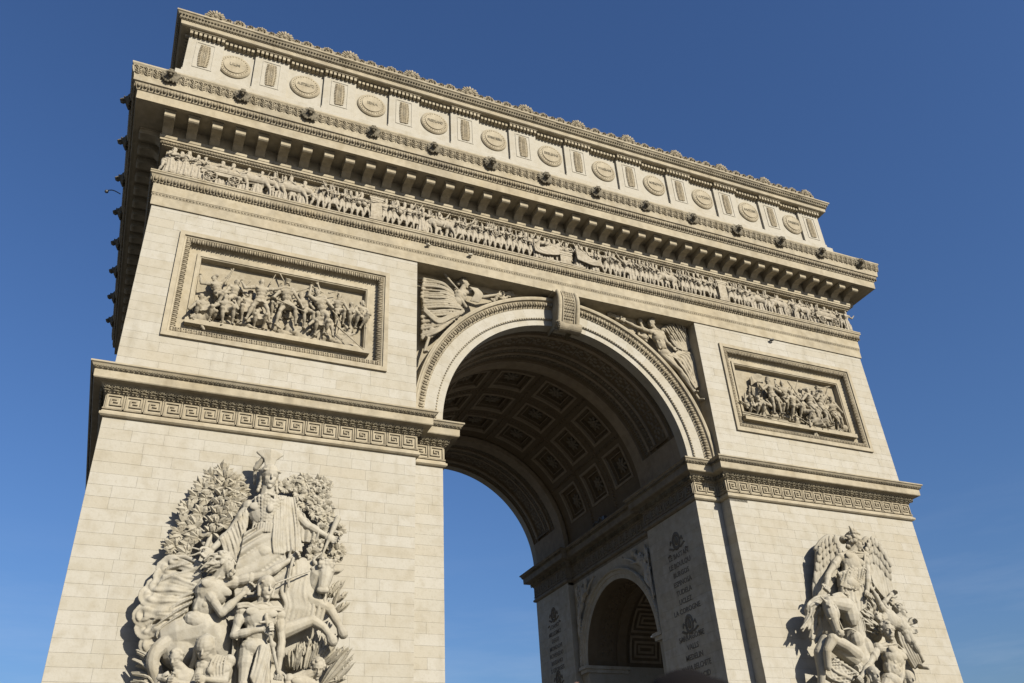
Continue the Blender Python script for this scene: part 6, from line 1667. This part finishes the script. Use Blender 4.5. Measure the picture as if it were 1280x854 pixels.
        o = remesh(b, .021, 'fighter_figure', M['relief'], T_, None, 1); o.location = loc
    for a, c_ in D[key+'props']: 
        m_ = MB()
        a = V(*a)+V(0, .28, 0); c_ = V(*c_)+V(0, .28, 0); tcap(m_, a, c_, .035, .022, 6); d = nrm(c_-a); tcap(m_, a+d*.02, a+d*.3*np.linalg.norm(c_-a), .048, .036, 6)
        add(m_, 'musket', 'relief', smooth=True)
    m_ = MB()
    for _ in range(34):      # rocks, packs, fallen gear and waves of ground under the feet
        x = rg.uniform(ix0+.3, ix1-.3); ell(m_, (x, .45, iz0+.2+abs(rg.gauss(0, .28))), (rg.uniform(.15, .5), rg.uniform(.15, .3), rg.uniform(.06, .22)), None, 8, 6)
    for _ in range(48):      # half-hidden heads and shoulders of the background ranks
        x = rg.uniform(ix0+.5, ix1-.5); z = iz0+rg.uniform(1.0, 2.7); head(m_, (x, .47, z), .26, (rg.uniform(-1, 1), -.6, 0), hair=rg.choice(['plume', 'helmet', 'curls', 'bicorne'])); ell(m_, (x, .52, z-.42), (.28, .16, .36)); tcap(m_, (x-.2, .44, z-.3), (x+rg.uniform(-.5, .5), .38, z-rg.uniform(-.3, .7)), .09, .06)
    o = remesh(m_, .028, 'background_ranks', M['relief'], T_, None, 1); o.location = loc
    if key == 'panR':
        m_ = MB()
        for fl in D['flagR']:
            A_ = [p+V(0, .3, 0) for p in P_(fl)]; sheet(m_, A_, [p+V(0, .05, -.55) for p in A_], 2, .05, .06)
        o = remesh(m_, .025, 'standard', M['relief'], T_, None, 1); o.location = loc
    return T_
panel(-1, 'panL', 'framed battle relief on the left pier with a soldier lunging arms wide', None, 3)
panel(1, 'panR', 'framed battle relief on the right pier with a standard bearer charging', None, 8)
print('panels', round(time.time()-T0, 1))

# ================================================================== spandrel Victories
VL = thing('victory_relief', 'draped Victory with trumpet and garland left of the keystone', 'relief', 'Victories in the spandrels of the great arch', (-6.5, 1.1, 26.5))
VR = thing('victory_relief', 'bare-chested winged Victory and child right of the keystone', 'relief', 'Victories in the spandrels of the great arch', (6.5, 1.1, 26.5))
for T_ in (VL, VR):
    s = -1 if T_ is VL else 1; m_ = MB(); vs = [(s*XI, 1.155, 30), (s*XI, 1.155, 20.9)]; n = 24
    for i in range(n+1): a = R(0+82*i/n); vs.append((s*math.cos(a)*(A0+1.5), 1.155, ZC+math.sin(a)*(A0+1.5)))
    vs.append((s*.9, 1.155, 30)); m_.add(vs, [(0, i, i+1) for i in range(1, len(vs)-1)]); o = m_.build('relief_ground', M['relief'], T_); o.location = -Vector(T_.location)
J = D['vicL']; b = MB(); figure(b, J, .62, face=(.9, -.45, -.05), hair='bun', female=True, curl=.8)
G(b, 'victory_figure', grp=VL, vox=.028, mt=M['relief'])
b = MB(); pvv = V(*J['pv'])
LA, LB = D['vLsk']; A_ = resamp(LA, 60); B_ = resamp(LB, 60)
sheet(b, LA, LB, 9, .06, .24, nu=130, nv=20, drift=.7)
for k in range(22):      # folds fanning out from the hip to the frame and down to the foot
    t = k/21; a = A_[int(t*59)]+V(rg.uniform(-.03, .1), 0, rg.uniform(-.05, .05)); c_ = B_[int(44*t**1.3)]; m0 = a*.5+c_*.5
    tube(b, smoothpts([c_+V(0, -.16, 0), c_*.65+a*.35+V(0, -.30, .16-.30*t), m0*.7+a*.3+V(0, -.26, .10-.22*t+rg.uniform(-.05, .05)), a+V(0, -.14, 0)], 5), .05, .085, 7)
for k in range(5):       # loops of cloth over the thighs
    t = k/4; a, c_ = V(*D['vLsk2'][1][0]), V(*D['vLsk2'][1][-1]); tube(b, smoothpts([a+V(0, -.1, -.25*t), V(*D['vLsk2'][1][1])+V(0, -.22, -.2-.28*t), V(*D['vLsk2'][1][2])+V(0, -.25, -.1-.25*t), c_+V(0, -.12, -.05-.1*t)], 4), .06, .05, 7)
for k in range(6): a = V(*J['sb'])+V(-.2+.09*k, -.28, .15); tube(b, smoothpts([a, a+V(.25, -.12, -.45), a+V(.0, -.02, -.95)], 4), .04, .04, 6)
for k in range(16): ell(b, A_[int(k*59/15)]+V(rg.uniform(-.05, .12), -.15, rg.uniform(-.1, .1)), (.11, .09, .12), None, 7, 5)
G(b, 'robe', grp=VL, vox=.028, mt=M['relief'])
b = MB(); tube(b, P_(D['vLtrump']), .05, .09); e_ = P_(D['vLtrump'])[-1]; tcap(b, e_, e_+V(-.08, 0, .12), .09, .16); G(b, 'trumpet', grp=VL, vox=.025, mt=M['relief'])
b = MB()
for p in resamp(D['vLgar'], 26):
    for k in range(3): ell(b, p+V(rg.uniform(-.1, .1), -.06, rg.uniform(-.1, .1)), (.10, .07, .07), None, 6, 5)
G(b, 'garland', grp=VL, vox=.025, mt=M['relief'], smooth=1)
J = D['vicR']; b = MB(); figure(b, J, .62, face=(-.75, -.7, -.1), hair='curls', female=False, curl=.8); G(b, 'victory_figure', grp=VR, vox=.028, mt=M['relief'])
b = MB(); figure(b, D['putto'], .46, face=(-.5, -.9, -.1), hair='curls', fine=True, legs=False); G(b, 'child_figure', grp=VR, vox=.028, mt=M['relief'])
b = MB(); sheet(b, D['vRdr'][0], D['vRdr'][1], 4, .08, .18, drift=1.0); A_, B_ = resamp(D['vRdr'][0], 14), resamp(D['vRdr'][1], 14)
for t in (0, .2, .4, .6, .8, 1): tube(b, [A_[i]*(1-t)+B_[i]*t+V(.04*math.sin(i), -.12, 0) for i in range(14)], .05, .06, 6)
for k in range(16): ell(b, B_[k % 14]+V(rg.uniform(-.1, .15), -.1, rg.uniform(-.15, .15)), (.12, .09, .10), None, 7, 5)
G(b, 'robe', grp=VR, vox=.028, mt=M['relief'])
G(wing(D['vRwing']['top'], D['vRwing']['tip'], VR, 9, 3, .075), 'wing', grp=VR, smooth=1, vox=.026, mt=M['relief'])
b = MB(); P0 = P_(D['vRwing']['top'])
for k in range(7): a = P0[0]+V(.1, .05, 0); tcap(b, a, a+V(.5+.12*k, 0, .62-.14*k), .11, .07)
G(b, 'wing', grp=VR, smooth=1, vox=.026, mt=M['relief'])
b = MB()
for p in resamp(D['vRgar'], 24):
    for k in range(3): ell(b, p+V(rg.uniform(-.1, .1), -.06, rg.uniform(-.1, .1)), (.10, .07, .07), None, 6, 5)
G(b, 'garland', grp=VR, vox=.025, mt=M['relief'], smooth=1)
# spandrel figures over the small arch (inner right wall)
for sy, lab in ((1, 'dim relief figure left of the small arch, on the shaded inner wall'), (-1, 'dim relief figure right of the small arch, on the shaded inner wall')):
    T_ = thing('spandrel_relief', lab, 'relief', 'reliefs over the small passage arch', (XR, YC+sy*3.9, 16.9)); b = MB()
    Y_ = lambda d: YC+sy*d; x_ = XR-.12
    Jn = dict(hd=(x_-.1, Y_(3.1), 17.85), nk=(x_, Y_(3.35), 17.55), sa=(x_, Y_(3.65), 17.6), sb=(x_, Y_(3.2), 17.2), ea=(x_-.1, Y_(3.7), 17.1), wa=(x_-.2, Y_(3.2), 17.2), eb=(x_-.1, Y_(2.6), 17.6), wb=(x_-.1, Y_(2.0), 17.85), pv=(x_, Y_(4.05), 16.7), ka=(x_-.2, Y_(4.2), 15.9), kb=(x_-.1, Y_(4.45), 15.9), fa=(x_, Y_(4.6), 15.1), fb=(x_, Y_(4.65), 14.9))
    figure(b, Jn, .46, face=(-.6, -sy*.6, -.2), hair='curls', female=True, feet=False)
    for k in range(26): t = rg.random(); p = V(x_, Y_(4.55-.9*t*rg.random()), 15.2+2.8*t); tube(b, smoothpts([p, p+V(-.12, .1*sy, -.25), p+V(-.05, .0, -.55)], 3), .07, .05, 6)
    o = remesh(b, .03, 'draped_figure', M['inner'], T_, None, 1); o.location = -Vector(T_.location)
    if sy: 
        m_ = MB(); m_.box(XR-.03, XR+.04, *sorted((Y_(3.0), Y_(5.0))), 14.2, 18.3); 
print('victories', round(time.time()-T0, 1))

# ================================================================== the long frieze
FZ = thing('procession_frieze', 'long carved frieze of marching soldiers, oxen and wagons under the cornice', 'frieze', None, (0, 0, 31.99))
FY = -.10
def soldier(kind, seed):
    """relief figure 1.62 m tall, feet at z=0, facing +x"""
    rg = random.Random(seed); H = .235; b = MB(); st = rg.uniform(.18, .42)
    pv = V(rg.uniform(-.03, .03), 0, .80); nk = pv+V(rg.uniform(-.02, .12), -.02, .52); hd = nk+V(.04, -.03, .16)
    sa, sb = nk+V(-.15, -.05, -.05), nk+V(.17, -.02, -.06)
    fa, fb = V(-st*.75, .02, .06), V(st*.7, -.06, .05); ka, kb = V(-st*.25, -.08, .42), V(st*.55, -.10, .44)
    arm = {'march': [(-.02, -.2, -.22), (.16, -.22, -.12), (.2, -.15, -.22), (.18, -.2, .08)], 'raise': [(-.05, -.15, -.25), (.1, -.2, -.3), (.25, -.1, .10), (.38, -.12, .36)], 'robe': [(-.08, -.12, -.25), (.05, -.22, -.22), (.18, -.1, -.22), (.3, -.15, -.08)], 'push': [(.15, -.15, -.10), (.38, -.15, -.02), (.2, -.1, -.12), (.42, -.12, .05)], 'drum': [(-.1, -.15, -.25), (.1, -.25, -.25), (.12, -.15, -.24), (.2, -.22, -.2)]}[kind if kind != 'bowed' else 'push']
    if kind in ('push', 'bowed'): nk = nk+V(.14, 0, -.06); hd = nk+V(.10, -.03, .12); sa, sb = nk+V(-.12, -.05, -.05), nk+V(.14, 0, -.07)
    J = dict(hd=hd, nk=nk, sa=sa, sb=sb, ea=sa+V(*arm[0]), wa=sa+V(*arm[1]), eb=sb+V(*arm[2]), wb=sb+V(*arm[3]), pv=pv, ka=ka, kb=kb, fa=fa, fb=fb)
    figure(b, J, H, face=(1 if rg.random() < .7 else -.4, -.6, 0), hair=rg.choice({'robe': ['veil', 'curls', 'long'], 'push': ['short', 'curls', 'cap']}.get(kind, ['shako', 'bicorne', 'plume', 'shako'])), fine=False, curl=.8, bulk=1.55)
    if kind == 'robe': loft(b, [nk+V(0, 0, -.1), pv+V(0, 0, .2), pv, V(0, 0, .4), V(.0, 0, .03)], [(.15, .11), (.14, .10), (.19, .13), (.24, .16), (.30, .18)], pleat=9, amp=.16, n=54)
    elif kind != 'push': loft(b, [pv+V(0, 0, .22), pv, pv+V(-.03, 0, -.34)], [(.13, .11), (.16, .13), (.24, .15)], pleat=7, amp=.12, n=42)
    if kind == 'march': tcap(b, sb+V(.05, -.18, -.25), sb+V(-.10, -.16, .42), .020, None, 6); tcap(b, sb+V(.08, -.18, -.38), sb+V(.05, -.18, -.2), .035, None, 6); ell(b, nk+V(-.12, .02, -.2), (.12, .10, .13))
    if kind == 'drum': ell(b, pv+V(.22, -.2, .05), (.13, .13, .14))
    if kind in ('march', 'drum'): tcap(b, sa+V(0, -.12, .02), pv+V(.12, -.17, .05), .022, None, 6)
    for v in b.v: v[:, 1] *= 1.0
    return remesh(b, .019, 'marcher', M['frieze'], None, None, 1)
def flipx(me):
    m2 = me.copy(); co = np.zeros(len(m2.vertices)*3, np.float32); m2.vertices.foreach_get('co', co); co[0::3] *= -1; m2.vertices.foreach_set('co', co); m2.flip_normals(); m2.update(); return m2
kinds = [('march', 1), ('march', 2), ('raise', 3), ('robe', 4), ('robe', 5), ('push', 6), ('drum', 7), ('march', 8), ('robe', 9), ('raise', 10), ('push', 11), ('bowed', 12), ('march', 13), ('march', 14), ('raise', 15), ('march', 16)]
SM = [soldier(k, s) for k, s in kinds]; SF = [flipx(m) for m in SM]
def beast(ox=True, rider=False):
    b = MB(); zt = .95
    tcap(b, (-.5, 0, zt), (.45, 0, zt+.02), .26, .27, 12); ell(b, (-.55, 0, zt+.02), (.28, .2, .30)); ell(b, (.5, 0, zt), (.26, .2, .31))
    for x, f in ((-.62, -.12), (-.48, .14), (.42, -.10), (.55, .20)):
        y = -.14 if f > 0 else .05; k_ = V(x+f, y, .48); tcap(b, (x, y, zt-.15), k_, .13, .075); tcap(b, k_, (x+f+(.05 if x > 0 else -.04), y, .10), .065, .045); tcap(b, (x+f, y, .09), (x+f+.05, y, .05), .06)
    if ox:
        tcap(b, (.6, -.02, zt+.08), (.90, -.06, zt-.02), .22, .16); tcap(b, (.90, -.08, zt+.04), (1.10, -.12, zt-.28), .14, .09); tube(b, [(.86, -.1, zt+.14), (.95, -.16, zt+.26), (1.08, -.16, zt+.34)], .04, .02); ell(b, (.84, -.16, zt+.06), (.05, .09, .04)); tube(b, smoothpts([(.6, -.05, zt-.1), (.75, -.08, zt-.3), (.95, -.1, zt-.2)], 3), .06, .04)
    else:
        tcap(b, (.58, -.02, zt+.1), (.88, -.06, zt+.36), .20, .12); tcap(b, (.88, -.08, zt+.38), (1.12, -.1, zt+.12), .11, .065); tcap(b, (.86, -.05, zt+.46), (.84, -.05, zt+.56), .035, .015); [ell(b, (.6+.05*k, .02, zt+.26+.06*k), (.07, .07, .08), None, 6, 5) for k in range(6)]
    tube(b, smoothpts([(-.78, -.02, zt+.1), (-.9, -.04, zt-.1), (-.86, -.04, zt-.5)], 3), .045, .05)
    if rider:
        J = dict(hd=(.0, -.05, zt+.80-.22), nk=(-.02, -.03, zt+.44), sa=(-.14, -.1, zt+.42), sb=(.12, 0, zt+.42), ea=(.0, -.2, zt+.22), wa=(.2, -.2, zt+.24), eb=(.22, -.08, zt+.3), wb=(.36, -.1, zt+.28), pv=(-.06, 0, zt+.16), ka=(.18, -.24, zt-.02), kb=(.2, -.24, zt-.02), fa=(.08, -.26, zt-.34), fb=(.1, -.26, zt-.34)); figure(b, J, .21, face=(1, -.5, 0), hair='bicorne', fine=False, bulk=1.5)
    for v in b.v: v[:, 1] *= .75
    return remesh(b, .021, 'beast', M['frieze'], None, None, 1)
OX = beast(True); HS = beast(False, True)
def fr_add(name, me, x, flip=False, sc=1.0, z=32.0, y=FY, lab=None):
    return obj(name, flipx(me) if flip else me, FZ, label=lab, mat4=Matrix.Translation(Vector((x, y, z))-Vector(FZ.location)) @ Matrix.Diagonal((sc, 1, sc, 1)))
def wagon():
    b = MB(); b.box(-1.0, 1.0, -.22, .1, .52, .74)
    b.box(-1.05, 1.05, -.25, .1, .74, .79); tcap(b, (1.0, -.1, .5), (1.6, -.1, .62), .035)
    for x, r in ((-.55, .33), (.62, .27)):
        for k in range(18): a0, a1 = 2*PI*k/18, 2*PI*(k+1)/18; tcap(b, (x+math.cos(a0)*r, -.27, .35+math.sin(a0)*r), (x+math.cos(a1)*r, -.27, .35+math.sin(a1)*r), .035, None, 6)
        for k in range(8): a0 = 2*PI*k/8; tcap(b, (x, -.27, .35), (x+math.cos(a0)*r, -.27, .35+math.sin(a0)*r), .02, None, 5)
        ell(b, (x, -.29, .35), (.07, .05, .07))
    for x in (-.5, .0, .45): ell(b, (x, -.08, .95), (.45, .16, .22))
    tube(b, [(-.7, -.1, .95), (-.2, -.14, 1.25), (.4, -.12, 1.1), (.9, -.1, .9)], .12, .06)
    return b.mesh('wagon', M['frieze'], False)
WG = wagon()
fr_add('wagon', WG, -19.5, lab='loaded wagon drawn by oxen at the left end'); fr_add('ox', OX, -17.85, sc=1.05); fr_add('ox', OX, -15.95, sc=1.05)
fr_add('wagon', WG, 20.2, True, sc=.98, lab='loaded wagon at the right end'); fr_add('horse', HS, 16.2, True); fr_add('horse', HS, 18.15, True); fr_add('horse', HS, -7.6, lab='mounted officer among the marchers'); fr_add('horse', HS, 7.4, True); fr_add('ox', OX, 14.6, True)
def block_prop(nm, x, w_, h, cap=True, lab=None):
    m_ = MB(); m_.box(-w_/2, w_/2, -.28, .02, 0, h); 
    if cap: m_.box(-w_/2-.10, w_/2+.10, -.32, .02, h, h+.14); m_.box(-w_/2-.05, w_/2+.05, -.30, .02, h-.12, h-.001); m_.box(-w_/2-.08, w_/2+.08, -.31, .02, 0, .10)
    o = m_.build(nm, M['frieze'], FZ, label=lab); o.location = Vector((x, -.04, 32.0))-Vector(FZ.location)
block_prop('carved_pedestal', -11.4, .62, 1.45, lab='tall inscribed pedestal among the left-hand marchers'); block_prop('carved_pedestal', 11.55, .62, 1.45); block_prop('altar', .15, .70, .75); block_prop('low_step', .15, 2.6, .10, False)
for sx_ in (-1, 1):
    b = MB(); A_ = [V(sx_*.5, -.1, 1.45), V(sx_*1.1, -.14, 1.05), V(sx_*1.9, -.1, .75), V(sx_*2.3, -.1, 1.2)]; sheet(b, A_, [V(sx_*.6, -.1, .5), V(sx_*1.1, -.14, .35), V(sx_*1.7, -.1, .3), V(sx_*2.2, -.1, .4)], 5, .03, .06, drift=.5)
    o = remesh(b, .022, 'hung_banner', M['frieze'], FZ, None, 1); o.location = Vector((.3, FY-.18, 32.0))-Vector(FZ.location)
rg = random.Random(77); occ = [(-20.5, -18.9), (-18.5, -16.9), (-16.7, -15.0), (-11.85, -10.95), (-8.4, -6.7), (-.3, .6), (6.6, 8.2), (11.1, 12.0), (13.9, 15.2), (15.4, 17.0), (17.3, 18.9), (19.3, 21.1)]
x = -22.25; k = 0; nfig = 0
while x < 22.3:
    inocc = any(a < x < c_ for a, c_ in occ); left = x < 0
    idx = rg.choice([0, 1, 7, 6, 2, 3, 9, 12, 13, 14, 15, 10] if -14.5 < x < 14 else [3, 4, 5, 8, 10, 11, 0, 3])
    if abs(x) < 2.5: idx = rg.choice([3, 4, 8, 2, 9])
    me = (SM if left != (rg.random() < .12) else SF)[idx]
    fr_add('marcher_figure', me, x, False, rg.uniform(1.03, 1.11), y=FY+(.10 if inocc else rg.uniform(-.03, .02))); nfig += 1
    x += rg.uniform(.52, .70) if inocc else rg.uniform(.30, .42)
m_ = MB()                      # second rank, lances and standards in low relief
for k in range(90):
    x = -22+k*.49+rg.uniform(-.2, .2); z = 33.25+rg.uniform(-.12, .12)
    ell(m_, (x, FY+.05, z), (.085, .09, .11), None, 7, 6); ell(m_, (x, FY+.08, z-.3), (.15, .08, .24), None, 7, 6)
    if k % 3 == 0: tcap(m_, (x, FY, 32.9), (x+rg.uniform(-.35, .35), FY, 33.72), .022, None, 5)
o = m_.build('second_rank', M['frieze'], FZ, 'stuff', smooth=True); o.location = -Vector(FZ.location)
print('frieze', nfig, round(time.time()-T0, 1))

# ================================================================== fixtures
def flood(loc, rot, sc, label, cat='floodlight', grp=None, mt='beige'):
    T_ = thing('floodlight', label, cat, grp, loc); T_.rotation_euler = rot; T_.scale = (sc,)*3
    m_ = MB(); m_.box(-.20, .20, -.42, -.14, -.07, .09); m_.box(-.17, .17, -.45, -.42, -.05, .07); m_.build('housing', M[mt], T_)
    m_ = MB(); m_.box(-.03, .03, -.2, .02, -.14, -.08); tcap(m_, (-.1, 0, -.12), (.1, 0, -.12), .03); m_.build('bracket', M['darkmetal'], T_)
flood((-8.5, -.12, 31.10), (R(-10), 0, R(30)), .55, 'small pale floodlight on the architrave, left one of the two above the left Victory', grp='floodlights on the architrave')
flood((-5.9, -.12, 31.10), (R(5), 0, R(-15)), .55, 'small pale floodlight on the architrave, right one of the two above the left Victory', grp='floodlights on the architrave')
flood((14.85, -.02, 29.78), (0, 0, R(-30)), .6, 'small dark floodlight on the wall above the right battle relief', mt='darkmetal')
T_ = thing('security_camera', 'small dark camera on an arm sticking out from the left side of the cornice', 'camera', None, (-24.6, 7.3, 36.2))
m_ = MB(); tube(m_, smoothpts([(0, 0, 0), (-.4, 0, .15), (-.7, 0, .05)], 4), .03); m_.build('arm', M['darkmetal'], T_); m_ = MB(); ell(m_, (-.72, 0, -.04), (.11, .10, .11)); m_.build('dome', M['darkmetal'], T_, smooth=True)
T_ = thing('floodlight', 'dark twisted floodlight lying on the shaded ledge beneath the coffered vault', 'floodlight', None, (7.05, 10.9, 20.72))
m_ = MB(); tube(m_, smoothpts([(0, -.7, .05), (-.05, -.35, .28), (0, 0, .12), (0, .35, .22), (0, .7, .10)], 4), .06); m_.build('cable_arm', M['darkmetal'], T_); m_ = MB(); m_.box(-.1, .12, -.95, -.62, -.02, .2); m_.build('housing', M['darkmetal'], T_)
T_ = thing('lamp_bar', 'slim pale lamp bar jutting out inside the small passage arch', 'lamp', None, (8.4, 7.05, 12.9))
m_ = MB(); m_.box(-.10, .10, 0, 1.5, .12, .2); m_.build('tube', M['whitemetal'], T_); m_ = MB(); m_.box(-.08, .08, .0, 1.2, .0, .10); m_.build('bracket', M['darkmetal'], T_)

# ================================================================== a spectator close to the camera (out of focus)
fz_ = nrm(V(f_[0], f_[1], 0)); rz_ = V(r_[0], r_[1], 0); rz_ = nrm(rz_)
base = V(-20.224, -34.806, 0)+fz_*1.40+rz_*.235
PS = thing('person', 'blurred dark-haired spectator in a dark jacket at the bottom edge, seen from behind', 'person', None, tuple(base))
def L3(x, y, z): return rz_*x+fz_*y+V(0, 0, z)          # x to the right, y away from the camera
ht = 1.842; H = .238
jn = dict(hd=L3(0, .0, ht-.125), nk=L3(0, -.01, ht-.31), sa=L3(-.17, 0, ht-.36), sb=L3(.17, 0, ht-.36), ea=L3(-.31, .08, 1.44), wa=L3(-.222, .10, 1.70), eb=L3(.28, .18, ht-.55), wb=L3(.10, .34, ht-.30), pv=L3(0, 0, 1.0), ka=L3(-.11, .02, .53), kb=L3(.11, .02, .53), fa=L3(-.12, 0, .09), fb=L3(.12, 0, .09))
b = MB(); figure(b, jn, H, face=fz_+V(0, 0, .2), hair='none', fine=True, curl=.25, back=False)
o = remesh(b, .009, 'body', M['skin'], PS, None, 1)
b = MB(); hc = jn['hd']
ell(b, hc+V(0, 0, .035)-fz_*.02, (.093, .10, .10), (rz_, fz_, (0, 0, 1)), 18, 12)
for k in range(120):
    a = rg.uniform(0, 2*PI); ph = rg.uniform(-.1, 1.5); d = rz_*math.cos(a)*math.cos(ph)+fz_*math.sin(a)*math.cos(ph)+V(0, 0, math.sin(ph))
    if math.sin(a)*math.cos(ph) > .55: continue
    p = hc+V(0, 0, .035)+d*.092; tube(b, [p, p+d*.012+V(0, 0, -.02)], .018, .012, 6)
remesh(b, .007, 'hair', M['hair'], PS, None, 1)
b = MB(); pv, nk = jn['pv'], jn['nk']
loft(b, [pv-V(0, 0, .12), pv+V(0, 0, .1), pv+V(0, 0, .3), nk-V(0, 0, .14), nk-V(0, 0, .03)], [(.20, .14), (.185, .13), (.20, .13), (.21, .13), (.09, .08)], ref=fz_, n=24)
for s_, e_, w_ in (('sa', 'ea', 'wa'), ('sb', 'eb', 'wb')): tcap(b, jn[s_], jn[e_], .075, .06); tcap(b, jn[e_], jn[e_]+(jn[w_]-jn[e_])*.86, .06, .045)
remesh(b, .012, 'jacket', M['cloth'], PS, None, 1)
b = MB()
for s_, k_, t_ in ((-1, 'ka', 'fa'), (1, 'kb', 'fb')): tcap(b, pv+rz_*s_*.09, jn[k_], .115, .08); tcap(b, jn[k_], jn[t_], .08, .065)
ell(b, pv, (.19, .14, .14), (rz_, fz_, (0, 0, 1))); remesh(b, .015, 'trousers', M['trouser'], PS, None, 1)
for s_ in ('fa', 'fb'):
    b = MB(); p = jn[s_]; tcap(b, p-V(0, 0, .045)-fz_*.05, p-V(0, 0, .05)+fz_*.16, .045, .04, 10); b.box(*sorted((p[0]-.04, p[0]+.04)), *sorted((p[1]-.04, p[1]+.04)), .0, .03); remesh(b, .01, 'shoe', M['hair'], PS, None, 1)
print('total', round(time.time()-T0, 1), 'objects', len(bpy.data.objects))
